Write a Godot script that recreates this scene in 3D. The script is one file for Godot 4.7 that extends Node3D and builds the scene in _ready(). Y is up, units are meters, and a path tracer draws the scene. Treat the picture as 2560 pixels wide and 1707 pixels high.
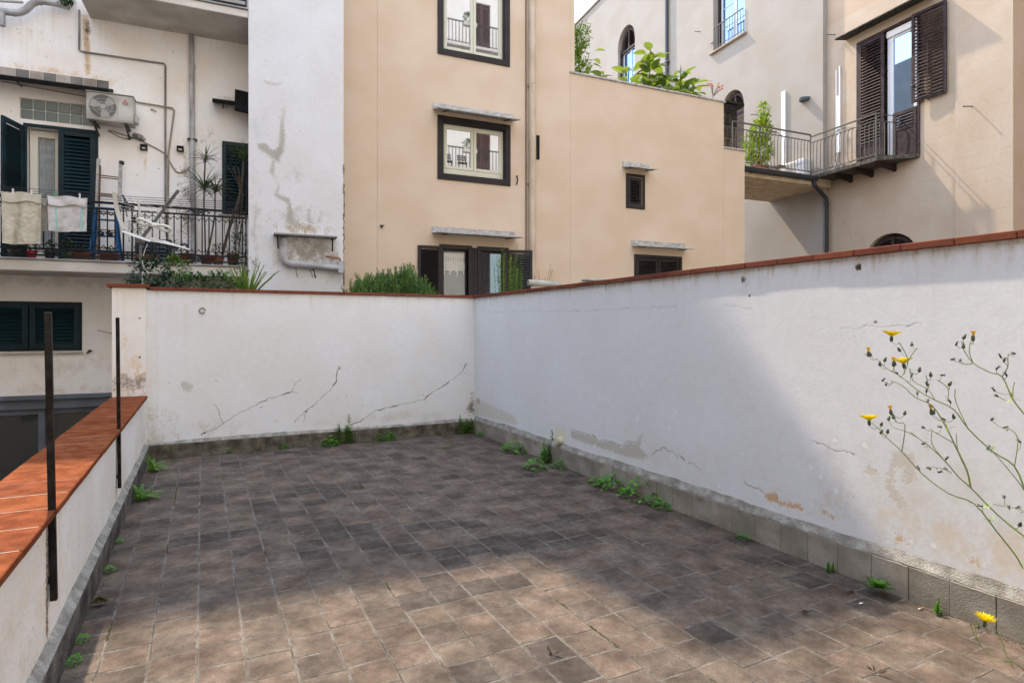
extends Node3D
# A small tiled roof terrace between old town houses, late morning, sun from behind the houses opposite.

var rng := RandomNumberGenerator.new()
var taken := {}
var mats := {}
var texes := {}
var FT: Transform3D    # terrace: x along the back wall, z along the side wall towards the viewer; the inner corner is the origin
var FS: Transform3D    # side wall of the terrace seen from the front: x towards the viewer, z out of the wall
var FF: Transform3D    # the facades opposite: x along them, z out of them
var FR: Transform3D    # the cream house: x along its wall towards the viewer, z out of the wall


# ------------------------------------------------------------------ geometry
class Geo:
	var v := PackedVector3Array()
	var n := PackedVector3Array()
	var t := PackedVector2Array()
	var c := PackedColorArray()
	var xf := Transform3D()
	var col := Color.WHITE

	func vert(p: Vector3, nn: Vector3, uv := Vector2.ZERO) -> void:
		v.append(xf * p)
		n.append((xf.basis * nn).normalized())
		t.append(uv)
		c.append(col)

	func tri(a: Vector3, b: Vector3, d: Vector3, ua := Vector2.ZERO, ub := Vector2.ZERO, ud := Vector2.ZERO) -> void:
		var nn := (b - a).cross(d - a).normalized()
		vert(a, nn, ua); vert(d, nn, ud); vert(b, nn, ub)

	func quad(a: Vector3, b: Vector3, d: Vector3, e: Vector3, uvs := [Vector2.ZERO, Vector2.ZERO, Vector2.ZERO, Vector2.ZERO]) -> void:
		var nn := (d - a).cross(e - b).normalized()
		vert(a, nn, uvs[0]); vert(d, nn, uvs[2]); vert(b, nn, uvs[1])
		vert(a, nn, uvs[0]); vert(e, nn, uvs[3]); vert(d, nn, uvs[2])

	func quad_s(p: Array, q: Array, uvs: Array) -> void:
		for i in [0, 2, 1, 0, 3, 2]:
			vert(p[i], q[i], uvs[i])

	func quad_out(a: Vector3, b: Vector3, d: Vector3, e: Vector3, centre: Vector3) -> void:
		if (d - a).cross(e - b).dot((a + d) * 0.5 - centre) < 0:
			quad(a, e, d, b)
		else:
			quad(a, b, d, e)

	func box(lo: Vector3, hi: Vector3) -> void:
		var m := (lo + hi) * 0.5
		var p := []
		for i in 8:
			p.append(Vector3(hi.x if i & 1 else lo.x, hi.y if i & 2 else lo.y, hi.z if i & 4 else lo.z))
		for f in [[0, 1, 3, 2], [4, 5, 7, 6], [0, 1, 5, 4], [2, 3, 7, 6], [0, 2, 6, 4], [1, 3, 7, 5]]:
			quad_out(p[f[0]], p[f[1]], p[f[2]], p[f[3]], m)

	func soft_box(lo: Vector3, hi: Vector3, r: float) -> void:   # a box with its edges cut off
		var m := (lo + hi) * 0.5
		var h := (hi - lo) * 0.5
		r = minf(r, minf(h.x, minf(h.y, h.z)) * 0.9)
		for a in 3:
			var b := (a + 1) % 3
			var d := (a + 2) % 3
			for s: float in [-1.0, 1.0]:
				var p := []
				for k in [[-1, -1], [1, -1], [1, 1], [-1, 1]]:
					var q := Vector3()
					q[a] = s * h[a]; q[b] = k[0] * (h[b] - r); q[d] = k[1] * (h[d] - r)
					p.append(m + q)
				quad_out(p[0], p[1], p[2], p[3], m)
				for s2: float in [-1.0, 1.0]:                     # the edge between face a and face b
					var e := []
					for k in [[0, -1], [0, 1], [1, 1], [1, -1]]:
						var q := Vector3()
						q[a] = s * (h[a] - (r if k[0] else 0.0)); q[b] = s2 * (h[b] - (0.0 if k[0] else r)); q[d] = k[1] * (h[d] - r)
						e.append(m + q)
					quad_out(e[0], e[1], e[2], e[3], m)
		for i in 8:
			var s := Vector3(1 if i & 1 else -1, 1 if i & 2 else -1, 1 if i & 4 else -1)
			var p := [m + s * Vector3(h.x, h.y - r, h.z - r), m + s * Vector3(h.x - r, h.y, h.z - r), m + s * Vector3(h.x - r, h.y - r, h.z)]
			if s.x * s.y * s.z > 0: tri(p[0], p[1], p[2])
			else: tri(p[0], p[2], p[1])

	func tube(pts: Array, rad, sides := 8, caps := true) -> void:
		var count := pts.size()
		var rings := []
		var side := Vector3.ZERO
		for i in count:
			var d: Vector3 = (pts[mini(i + 1, count - 1)] - pts[maxi(i - 1, 0)]).normalized()
			if i == 0:
				side = d.cross(Vector3.UP if absf(d.y) < 0.9 else Vector3.RIGHT).normalized()
			side = (side - d * side.dot(d)).normalized()
			var up := side.cross(d)
			var r: float = rad[i] if rad is Array else rad
			var ring := []
			for k in sides:
				var a := TAU * k / sides
				var nn := side * cos(a) + up * sin(a)
				ring.append([pts[i] + nn * r, nn])
			rings.append(ring)
		for i in count - 1:
			for k in sides:
				var j := (k + 1) % sides
				var a = rings[i][k]; var b = rings[i][j]; var d = rings[i + 1][j]; var e = rings[i + 1][k]
				quad_s([a[0], e[0], d[0], b[0]], [a[1], e[1], d[1], b[1]], [Vector2(float(k) / sides, i), Vector2(float(k) / sides, i + 1), Vector2(float(k + 1) / sides, i + 1), Vector2(float(k + 1) / sides, i)])
		if caps:
			for k in range(1, sides - 1):
				tri(rings[0][0][0], rings[0][k][0], rings[0][k + 1][0])
				tri(rings[-1][0][0], rings[-1][k + 1][0], rings[-1][k][0])

	func bar(a: Vector3, b: Vector3, w: float, d: float, up := Vector3.UP) -> void:   # a square bar from a to b
		var z := (b - a).normalized()
		var x := up.cross(z)
		if x.length() < 0.01: x = Vector3.RIGHT.cross(z)
		x = x.normalized()
		var y := z.cross(x)
		var was := xf
		xf = was * Transform3D(Basis(x, y, z), a)
		box(Vector3(-w / 2, -d / 2, 0), Vector3(w / 2, d / 2, a.distance_to(b)))
		xf = was

	func lathe(profile: Array, sides := 16) -> void:      # [radius, height] from below upwards, round the y axis
		for i in profile.size() - 1:
			var p0: Vector2 = profile[i]
			var p1: Vector2 = profile[i + 1]
			var sl := Vector2(p1.y - p0.y, p0.x - p1.x).normalized()
			for k in sides:
				var a := TAU * k / sides
				var b := TAU * (k + 1) / sides
				var q := []
				var nn := []
				for w in [[a, p0], [a, p1], [b, p1], [b, p0]]:
					q.append(Vector3(cos(w[0]) * w[1].x, w[1].y, sin(w[0]) * w[1].x))
					nn.append(Vector3(cos(w[0]) * sl.x, sl.y, sin(w[0]) * sl.x))
				quad_s(q, nn, [Vector2.ZERO, Vector2.ZERO, Vector2.ZERO, Vector2.ZERO])

	func prism(poly: PackedVector2Array, z0: float, z1: float) -> void:   # a polygon in x and y, made solid along z
		if Geometry2D.is_polygon_clockwise(poly): poly.reverse()
		var ix := Geometry2D.triangulate_polygon(poly)
		for i in range(0, ix.size(), 3):
			var a := poly[ix[i]]; var b := poly[ix[i + 1]]; var d := poly[ix[i + 2]]
			if (b - a).cross(d - a) < 0:
				var w := b; b = d; d = w
			tri(Vector3(a.x, a.y, z1), Vector3(b.x, b.y, z1), Vector3(d.x, d.y, z1))
			tri(Vector3(a.x, a.y, z0), Vector3(d.x, d.y, z0), Vector3(b.x, b.y, z0))
		for i in poly.size():
			var a := poly[i]; var b := poly[(i + 1) % poly.size()]
			quad(Vector3(a.x, a.y, z0), Vector3(b.x, b.y, z0), Vector3(b.x, b.y, z1), Vector3(a.x, a.y, z1))

	func panel(x0: float, x1: float, y0: float, y1: float, holes: Array, z: float, deep: float) -> void:   # a wall face at z with openings [x0, y0, x1, y1] and their reveals
		var xs := [x0, x1]
		var ys := [y0, y1]
		for h in holes:
			for k in [0, 2]: if h[k] > x0 and h[k] < x1 and not xs.has(h[k]): xs.append(h[k])
			for k in [1, 3]: if h[k] > y0 and h[k] < y1 and not ys.has(h[k]): ys.append(h[k])
		xs.sort(); ys.sort()
		for i in xs.size() - 1:
			for j in ys.size() - 1:
				var mx: float = (xs[i] + xs[i + 1]) / 2
				var my: float = (ys[j] + ys[j + 1]) / 2
				var open := false
				for h in holes: open = open or (mx > h[0] and mx < h[2] and my > h[1] and my < h[3])
				if open: continue
				var q := [Vector2(xs[i], ys[j]), Vector2(xs[i + 1], ys[j]), Vector2(xs[i + 1], ys[j + 1]), Vector2(xs[i], ys[j + 1])]
				var uv := []
				for p in q: uv.append(Vector2((p.x - x0) / (x1 - x0), (y1 - p.y) / (y1 - y0)))
				quad(Vector3(q[0].x, q[0].y, z), Vector3(q[1].x, q[1].y, z), Vector3(q[2].x, q[2].y, z), Vector3(q[3].x, q[3].y, z), uv)
		for h in holes:
			var a := Vector3(h[0], h[1], z); var b := Vector3(h[2], h[3], z)
			var d := Vector3(0, 0, -deep)
			var c1 := Vector3(b.x, a.y, z); var c2 := Vector3(a.x, b.y, z)
			var uv := Vector2((h[0] - x0) / (x1 - x0), (y1 - h[1]) / (y1 - y0))
			var us := [uv, uv, uv, uv]
			if h[1] > y0: quad(a, a + d, c1 + d, c1, us)
			quad(c2, b, b + d, c2 + d, us)
			quad(a, c2, c2 + d, a + d, us); quad(c1, c1 + d, b + d, b, us)

	func leaf(at: Vector3, along: Vector3, up: Vector3, length: float, width: float, droop := 0.15, fold := 0.2) -> void:
		var d := along.normalized()
		var s := d.cross(up)
		if s.length() < 0.01: s = d.cross(Vector3.RIGHT)
		s = s.normalized()
		var u := s.cross(d)
		var tip := at + d * length - u * length * droop
		var mid := at + d * length * 0.5
		var l := mid + s * width * 0.5 + u * width * fold
		var r := mid - s * width * 0.5 + u * width * fold
		tri(at, mid, l); tri(mid, tip, l); tri(at, r, mid); tri(mid, r, tip)

	func blade(at: Vector3, along: Vector3, length: float, width: float, droop: float, steps := 4) -> void:   # a long strap leaf that bends down
		var d := along.normalized()
		var s := d.cross(Vector3.UP)
		if s.length() < 0.01: s = Vector3.RIGHT
		s = s.normalized()
		var p := at
		var w0 := width * 0.6
		for i in steps:
			var f := float(i + 1) / steps
			var q := p + d * length / steps
			d = (d + Vector3.DOWN * droop / steps).normalized()
			var w1 := width * (1.0 - f * f) + 0.0008
			var k := s.cross(d).normalized() * width * 0.25
			quad(p - s * w0 / 2 + k, p, q, q - s * w1 / 2 + k)
			quad(p, p + s * w0 / 2 + k, q + s * w1 / 2 + k, q)
			p = q; w0 = w1

	func mesh() -> ArrayMesh:
		var a := []
		a.resize(Mesh.ARRAY_MAX)
		a[Mesh.ARRAY_VERTEX] = v; a[Mesh.ARRAY_NORMAL] = n; a[Mesh.ARRAY_TEX_UV] = t; a[Mesh.ARRAY_COLOR] = c
		var m := ArrayMesh.new()
		m.add_surface_from_arrays(Mesh.PRIMITIVE_TRIANGLES, a)
		return m


# ------------------------------------------------------------------ objects
func numbered(called: String) -> String:
	taken[called] = taken.get(called, -1) + 1
	return called if taken[called] == 0 else "%s_%03d" % [called, taken[called]]

func tag(o: Node, label: String, category: String, group := "", kind := "") -> Node:
	o.set_meta("label", label)
	o.set_meta("category", category)
	if group: o.set_meta("group", group)
	if kind: o.set_meta("kind", kind)
	return o

func thing(called: String, label: String, category: String, frame: Transform3D, base := Vector3.ZERO, group := "", turn := 0.0) -> Node3D:
	var o := Node3D.new()
	o.name = numbered(called)
	o.transform = frame * Transform3D(Basis(Vector3.UP, turn), base)
	tag(o, label, category, group)
	add_child(o, true)
	return o

func part(parent: Node, called: String, shape, m: Material, at := Vector3.ZERO, b := Basis()) -> MeshInstance3D:
	var o := MeshInstance3D.new()
	o.name = called
	o.mesh = shape.mesh() if shape is Geo else shape
	o.material_override = m
	o.transform = Transform3D(b, at)
	parent.add_child(o, true)
	return o

func copy_of(o: Node3D, frame: Transform3D, base: Vector3, label: String, turn := 0.0) -> Node3D:
	var c: Node3D = o.duplicate()
	c.name = numbered(String(o.name))
	add_child(c, true)
	c.transform = frame * Transform3D(Basis(Vector3.UP, turn), base)
	if label: c.set_meta("label", label)
	return c

func boxed(lo: Vector3, hi: Vector3, r := 0.0) -> Geo:
	var g := Geo.new()
	if r > 0: g.soft_box(lo, hi, r)
	else: g.box(lo, hi)
	return g

func tubed(pts: Array, r, sides := 8) -> Geo:
	var g := Geo.new()
	g.tube(pts, r, sides)
	return g

func rnd(a: float, b: float) -> float: return rng.randf_range(a, b)

func smooth_path(pts: Array, steps := 4) -> Array:
	var out := []
	for i in pts.size() - 1:
		var p0: Vector3 = pts[maxi(i - 1, 0)]; var p1: Vector3 = pts[i]; var p2: Vector3 = pts[i + 1]; var p3: Vector3 = pts[mini(i + 2, pts.size() - 1)]
		for k in steps:
			out.append(p1.cubic_interpolate(p2, p0, p3, float(k) / steps))
	out.append(pts[-1])
	return out


# ------------------------------------------------------------------ materials
func lin(r: float, g: float, b: float) -> Color: return Color(r, g, b).linear_to_srgb()

func noise_tex(key: String, freq: float, lo: Color, hi: Color, size := 512, kind := FastNoiseLite.TYPE_SIMPLEX_SMOOTH, octaves := 4, cut := Vector2(0, 1)) -> NoiseTexture2D:
	if texes.has(key): return texes[key]
	var f := FastNoiseLite.new()
	f.noise_type = kind; f.frequency = freq; f.fractal_octaves = octaves; f.seed = key.hash() % 9999
	var g := Gradient.new()
	g.offsets = PackedFloat32Array([cut.x, cut.y]); g.colors = PackedColorArray([lo, hi])
	var x := NoiseTexture2D.new()
	x.width = size; x.height = size; x.seamless = true; x.noise = f; x.color_ramp = g
	texes[key] = x
	return x

func plain(key: String, c: Color, rough := 0.8, metal := 0.0, spec := 0.5) -> StandardMaterial3D:
	if mats.has(key): return mats[key]
	var m := StandardMaterial3D.new()
	m.resource_name = key
	m.albedo_color = c; m.roughness = rough; m.metallic = metal; m.metallic_specular = spec
	mats[key] = m
	return m

# a base colour broken up by a fine and a coarse pattern laid through the world, with fine relief
func worn(key: String, c: Color, rough := 0.85, fine := 0.82, coarse := 0.88, per_m := 1.0, relief := 0.1, coarse_per_m := 0.23, grain := 0.06) -> StandardMaterial3D:
	if mats.has(key): return mats[key]
	var m := plain(key, c, rough, 0.0, 0.35)
	m.uv1_triplanar = true; m.uv1_world_triplanar = true; m.uv1_scale = Vector3.ONE * per_m
	m.albedo_texture = noise_tex("fine%.2f%.2f" % [fine, grain], grain, Color(fine, fine, fine), Color(1, 1, 1), 512)
	m.detail_enabled = true; m.detail_blend_mode = BaseMaterial3D.BLEND_MODE_MUL
	m.detail_uv_layer = BaseMaterial3D.DETAIL_UV_2
	m.uv2_triplanar = true; m.uv2_world_triplanar = true; m.uv2_scale = Vector3.ONE * coarse_per_m
	m.detail_albedo = noise_tex("coarse%.2f" % coarse, 0.012, Color(coarse, coarse * 0.985, coarse * 0.96), Color(1, 1, 1), 512, FastNoiseLite.TYPE_SIMPLEX_SMOOTH, 6, Vector2(0.25, 0.75))
	if relief > 0:
		m.heightmap_enabled = true; m.heightmap_scale = relief
		m.heightmap_texture = noise_tex("relief%.2f" % grain, grain, Color.BLACK, Color.WHITE, 512)
	return m

func leafy(key: String, through: Color, rough := 0.5) -> StandardMaterial3D:   # leaves take their colour from the vertices
	if mats.has(key): return mats[key]
	var m := plain(key, Color.WHITE, rough, 0.0, 0.4)
	m.vertex_color_use_as_albedo = true
	m.backlight_enabled = true; m.backlight = through
	m.cull_mode = BaseMaterial3D.CULL_DISABLED
	return m


# a plaster surface of its own: mottled paint, bare patches with ragged edges, cracks, runs of dirt
class Plaster:
	var w: int
	var h: int
	var x0: float
	var y1: float
	var sx: float
	var sy: float
	var rgb: PackedByteArray
	var hgt: PackedByteArray
	var f := FastNoiseLite.new()
	var rg := RandomNumberGenerator.new()

	func _init(wp: int, hp: int, left: float, right: float, low: float, high: float, base: Color, warm: Color, mottle: float, seed_: int) -> void:
		w = wp; h = hp; x0 = left; y1 = high; sx = wp / (right - left); sy = hp / (high - low)
		rg.seed = seed_; f.seed = seed_; f.noise_type = FastNoiseLite.TYPE_SIMPLEX_SMOOTH; f.fractal_octaves = 4; f.frequency = 0.05
		var big := FastNoiseLite.new()
		big.seed = seed_ + 1; big.frequency = 0.9 / sx; big.fractal_octaves = 5
		var mid := FastNoiseLite.new()
		mid.seed = seed_ + 2; mid.frequency = 9.0 / sx; mid.fractal_octaves = 4
		var small := FastNoiseLite.new()
		small.seed = seed_ + 3; small.frequency = 0.2; small.fractal_octaves = 3
		var a := big.get_image(w, h).get_data()
		var b := mid.get_image(w, h).get_data()
		var d := small.get_image(w, h).get_data()
		rgb.resize(w * h * 3); hgt.resize(w * h)
		for i in w * h:
			var k := (a[i] - 128) / 128.0
			var q := (b[i] - 128) / 128.0
			var g := (d[i] - 128) / 128.0
			var m := clampf(0.5 + k * 0.9 + q * 0.25, 0, 1) * mottle
			var s := 1.0 + q * 0.018 + g * 0.022
			rgb[i * 3] = clampi(int((base.r + (warm.r - base.r) * m) * s * 255), 0, 255)
			rgb[i * 3 + 1] = clampi(int((base.g + (warm.g - base.g) * m) * s * 255), 0, 255)
			rgb[i * 3 + 2] = clampi(int((base.b + (warm.b - base.b) * m) * s * 255), 0, 255)
			hgt[i] = clampi(int(150 + q * 26 + g * 22), 0, 255)

	func mix_px(x: int, y: int, c: Color, a: float, dz: int) -> void:
		if x < 0 or y < 0 or x >= w or y >= h or a <= 0: return
		var i := y * w + x
		rgb[i * 3] = int(lerpf(rgb[i * 3], c.r * 255, a))
		rgb[i * 3 + 1] = int(lerpf(rgb[i * 3 + 1], c.g * 255, a))
		rgb[i * 3 + 2] = int(lerpf(rgb[i * 3 + 2], c.b * 255, a))
		hgt[i] = clampi(hgt[i] + int(dz * a), 0, 255)

	# a patch where the paint has come away: the polygon in metres, edges torn by noise
	func bare(poly: Array, c: Color, a := 0.9, tear := 0.03, dz := -60) -> void:
		var lo := Vector2(1e9, 1e9); var hi := Vector2(-1e9, -1e9)
		var q := PackedVector2Array()
		for p in poly:
			q.append(p); lo = lo.min(p); hi = hi.max(p)
		for y in range(int((y1 - hi.y - 0.06) * sy), int((y1 - lo.y + 0.06) * sy)):
			for x in range(int((lo.x - 0.06 - x0) * sx), int((hi.x + 0.06 - x0) * sx)):
				var p := Vector2(x0 + x / sx, y1 - y / sy)
				var wob := Vector2(f.get_noise_2d(p.x * 900, p.y * 900), f.get_noise_2d(p.x * 900 + 500, p.y * 900)) * tear
				if Geometry2D.is_point_in_polygon(p + wob, q):
					var g := f.get_noise_2d(p.x * 2500, p.y * 2500)
					mix_px(x, y, Color(c.r * (1 + g * 0.14), c.g * (1 + g * 0.14), c.b * (1 + g * 0.14)), a, dz)

	func crack(line: Array, width: float, c: Color, a := 0.85) -> void:
		for i in line.size() - 1:
			var p: Vector2 = line[i]
			var q: Vector2 = line[i + 1]
			var steps := int(p.distance_to(q) * sx * 2) + 2
			for s in steps:
				var o := p.lerp(q, float(s) / steps)
				o += Vector2(f.get_noise_2d(o.x * 700, o.y * 700 + 90), f.get_noise_2d(o.x * 700 + 300, o.y * 700)) * 0.010
				o += Vector2(f.get_noise_2d(o.x * 150, o.y * 150 + 33), f.get_noise_2d(o.x * 150 + 60, o.y * 150)) * 0.022
				var r := width * sx * (0.30 + 2.2 * maxf(0.0, f.get_noise_2d(o.x * 70, 7 + o.y * 70)))
				var px := int((o.x - x0) * sx); var py := int((y1 - o.y) * sy)
				var k := int(ceil(r))
				for dy in range(-k, k + 1):
					for dx in range(-k, k + 1):
						var dist := sqrt(dx * dx + dy * dy)
						if dist <= r + 0.5: mix_px(px + dx, py + dy, c, a * clampf(r + 0.5 - dist, 0, 1), -120)

	# a straight line scratched into the wet render, nearly filled with paint
	func score(p: Vector2, q: Vector2, a := 0.35) -> void:
		var steps := int(p.distance_to(q) * sx * 1.5) + 2
		for s in steps:
			var o := p.lerp(q, float(s) / steps)
			var k := a * clampf(0.55 + f.get_noise_2d(o.x * 120, o.y * 120) * 1.4, 0, 1)
			mix_px(int((o.x - x0) * sx), int((y1 - o.y) * sy + f.get_noise_2d(o.x * 90, o.y * 90) * 1.6), Color(0.62, 0.52, 0.43), k, -150)

	# dirt washed down a wall: many narrow runs of uneven length that start along a line
	func runs(xa: float, xb: float, ytop: float, length: float, count: int, c: Color, a: float) -> void:
		for i in count:
			var x := rg.randf_range(xa, xb)
			var l := length * (0.25 + rg.randf() * rg.randf() * 1.4)
			var wd := rg.randf_range(0.004, 0.03) * sx
			var k := a * rg.randf_range(0.2, 1.0)
			for s in int(l * sy):
				var xx := (x - x0) * sx + f.get_noise_2d(x * 3000, s * 0.6) * 2.0
				for dx in range(int(-wd), int(wd) + 1):
					var g := 0.5 + f.get_noise_2d((xx + dx) * 8.0, s * 1.4)
					mix_px(int(xx) + dx, int((y1 - ytop) * sy) + s, c, k * clampf(g, 0, 1) * (1.0 - float(s) / (l * sy)) * (1.0 - absf(dx) / (wd + 1)), 0)

	# grainy stain: a blotch that only takes hold where the noise is high
	func stain(cx: float, cy: float, rx: float, ry: float, c: Color, a: float, cut := 0.05) -> void:
		for y in range(int((y1 - cy - ry) * sy), int((y1 - cy + ry) * sy)):
			for x in range(int((cx - rx - x0) * sx), int((cx + rx - x0) * sx)):
				var p := Vector2(x0 + x / sx, y1 - y / sy)
				var e := Vector2((p.x - cx) / rx, (p.y - cy) / ry).length()
				if e < 1:
					var g := 0.7 * f.get_noise_2d(p.x * 95, p.y * 70) + 0.45 * f.get_noise_2d(p.x * 460 + 40, p.y * 380) + 0.4 * f.get_noise_2d(p.x * 2100, p.y * 2100) + 0.55 * (1 - e * 1.3)
					mix_px(x, y, c, a * clampf((g - cut) * 1.35, 0, 1), -8)

	func specks(count: int, ya: float, yb: float, c: Color, a: float, size := 0.006) -> void:
		for i in count:
			var px := rg.randi_range(0, w - 1)
			var py := int((y1 - rg.randf_range(ya, yb)) * sy)
			var r := size * sx * rg.randf_range(0.3, 1.3)
			for dy in range(int(-r), int(r) + 1):
				for dx in range(int(-r), int(r) + 1):
					if dx * dx + dy * dy <= r * r + 0.3 and rg.randf() < 0.85: mix_px(px + dx, py + dy, c, a, -30)

	func material(relief: float, called: String) -> StandardMaterial3D:
		var m := StandardMaterial3D.new()
		m.resource_name = called
		m.roughness = 0.9; m.metallic_specular = 0.3
		m.albedo_texture = ImageTexture.create_from_image(Image.create_from_data(w, h, false, Image.FORMAT_RGB8, rgb))
		m.heightmap_enabled = true; m.heightmap_scale = relief
		m.heightmap_texture = ImageTexture.create_from_image(Image.create_from_data(w, h, false, Image.FORMAT_L8, hgt))
		return m


func _ready() -> void:
	rng.seed = 20
	# camera: eye height, level, the lens moved down a little
	var cam := Camera3D.new()
	cam.name = "camera"
	cam.position = Vector3(0, 1.6, 0)
	cam.near = 0.05; cam.far = 600.0
	cam.set_frustum(0.05 * 1707.0 / 1513.0, Vector2(0, -0.05 * 33.5 / 1513.0), 0.05, 600.0)
	add_child(cam)
	cam.current = true

	var sky_m := ProceduralSkyMaterial.new()
	sky_m.sky_top_color = Color(0.55, 0.63, 0.74)
	sky_m.sky_horizon_color = Color(0.92, 0.91, 0.90)
	sky_m.sky_curve = 0.20
	sky_m.ground_horizon_color = Color(0.62, 0.60, 0.57)
	sky_m.ground_bottom_color = Color(0.40, 0.38, 0.36)
	sky_m.sky_energy_multiplier = 1.15
	sky_m.sun_angle_max = 0.0
	var cn := FastNoiseLite.new()
	cn.seed = 5; cn.frequency = 0.006; cn.fractal_octaves = 6
	var cg := Gradient.new()
	cg.offsets = PackedFloat32Array([0.42, 0.62, 0.8]); cg.colors = PackedColorArray([Color(1, 1, 1, 0), Color(1, 1, 1, 0.45), Color(1, 1, 1, 0.9)])
	var ct := NoiseTexture2D.new()
	ct.width = 1024; ct.height = 512; ct.seamless = true; ct.noise = cn; ct.color_ramp = cg
	sky_m.sky_cover = ct
	sky_m.sky_cover_modulate = Color(0.85, 0.85, 0.87, 0.8)
	var sky := Sky.new()
	sky.sky_material = sky_m
	var env := Environment.new()
	env.background_mode = Environment.BG_SKY
	env.sky = sky
	env.tonemap_mode = Environment.TONE_MAPPER_LINEAR
	env.tonemap_exposure = 3.65
	env.sdfgi_enabled = true; env.ssao_enabled = true; env.ssil_enabled = true
	var we := WorldEnvironment.new()
	we.name = "environment"
	we.environment = env
	add_child(we)

	# the sun stands behind the houses opposite; its light runs towards the viewer, to the side and down
	var sun := DirectionalLight3D.new()
	sun.name = "sun"
	sun.look_at_from_position(Vector3.ZERO, Vector3(0.388, -0.764, 0.516))
	sun.light_color = Color(1.0, 0.93, 0.83)
	sun.light_energy = 0.72
	sun.light_angular_distance = 1.0
	sun.shadow_enabled = true
	add_child(sun)

	FT = Transform3D(Basis(Vector3.UP, deg_to_rad(27.12)), Vector3(-0.578, 0, -9.31))
	FS = Transform3D(Basis(Vector3.UP, deg_to_rad(27.12 - 90)), Vector3(-0.578, 0, -9.31))
	FF = Transform3D(Basis(Vector3.UP, deg_to_rad(23.6)), Vector3(-3.385, 0, -12.167))
	FR = Transform3D(Basis(Vector3.UP, deg_to_rad(21.0 - 90)), Vector3(9.759, 0, -18.252))

	build_ground()
	build_terrace_floor()
	build_back_wall()
	build_side_wall()
	build_parapet()
	build_apartment_house()
	build_tower()
	build_beige_house()
	build_cream_house()
	build_house_across()
	build_unseen_house_beside()
	build_balcony_things()
	build_roof_terrace_things()
	build_yard_things()
	build_cream_things()
	build_weeds()
	build_flowering_weed()
	for o in get_children():
		if o is GeometryInstance3D: o.cast_shadow = GeometryInstance3D.SHADOW_CASTING_SETTING_ON


# ------------------------------------------------------------------ the ground and the terrace
func build_ground() -> void:
	var g := Geo.new()
	g.quad(Vector3(-300, -3.4, 300), Vector3(300, -3.4, 300), Vector3(300, -3.4, -300), Vector3(-300, -3.4, -300))
	var o := MeshInstance3D.new()
	o.name = "ground"
	o.mesh = g.mesh(); o.material_override = worn("courtyard ground", lin(0.2, 0.18, 0.16), 0.9, 0.8, 0.7)
	add_child(o)
	tag(o, "grey paved ground of the courtyard below the terrace", "ground", "", "structure")
	var y := boxed(Vector3(-3.2, -3.39, 0.01), Vector3(10.4, 1.0, 3.2))
	var yard := MeshInstance3D.new()
	yard.name = "yard"
	yard.mesh = y.mesh(); yard.material_override = worn("yard paving", lin(0.28, 0.25, 0.21), 0.9, 0.8, 0.7)
	yard.transform = FF
	add_child(yard)
	tag(yard, "raised yard of the beige house behind the white wall", "yard", "", "structure")


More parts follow.
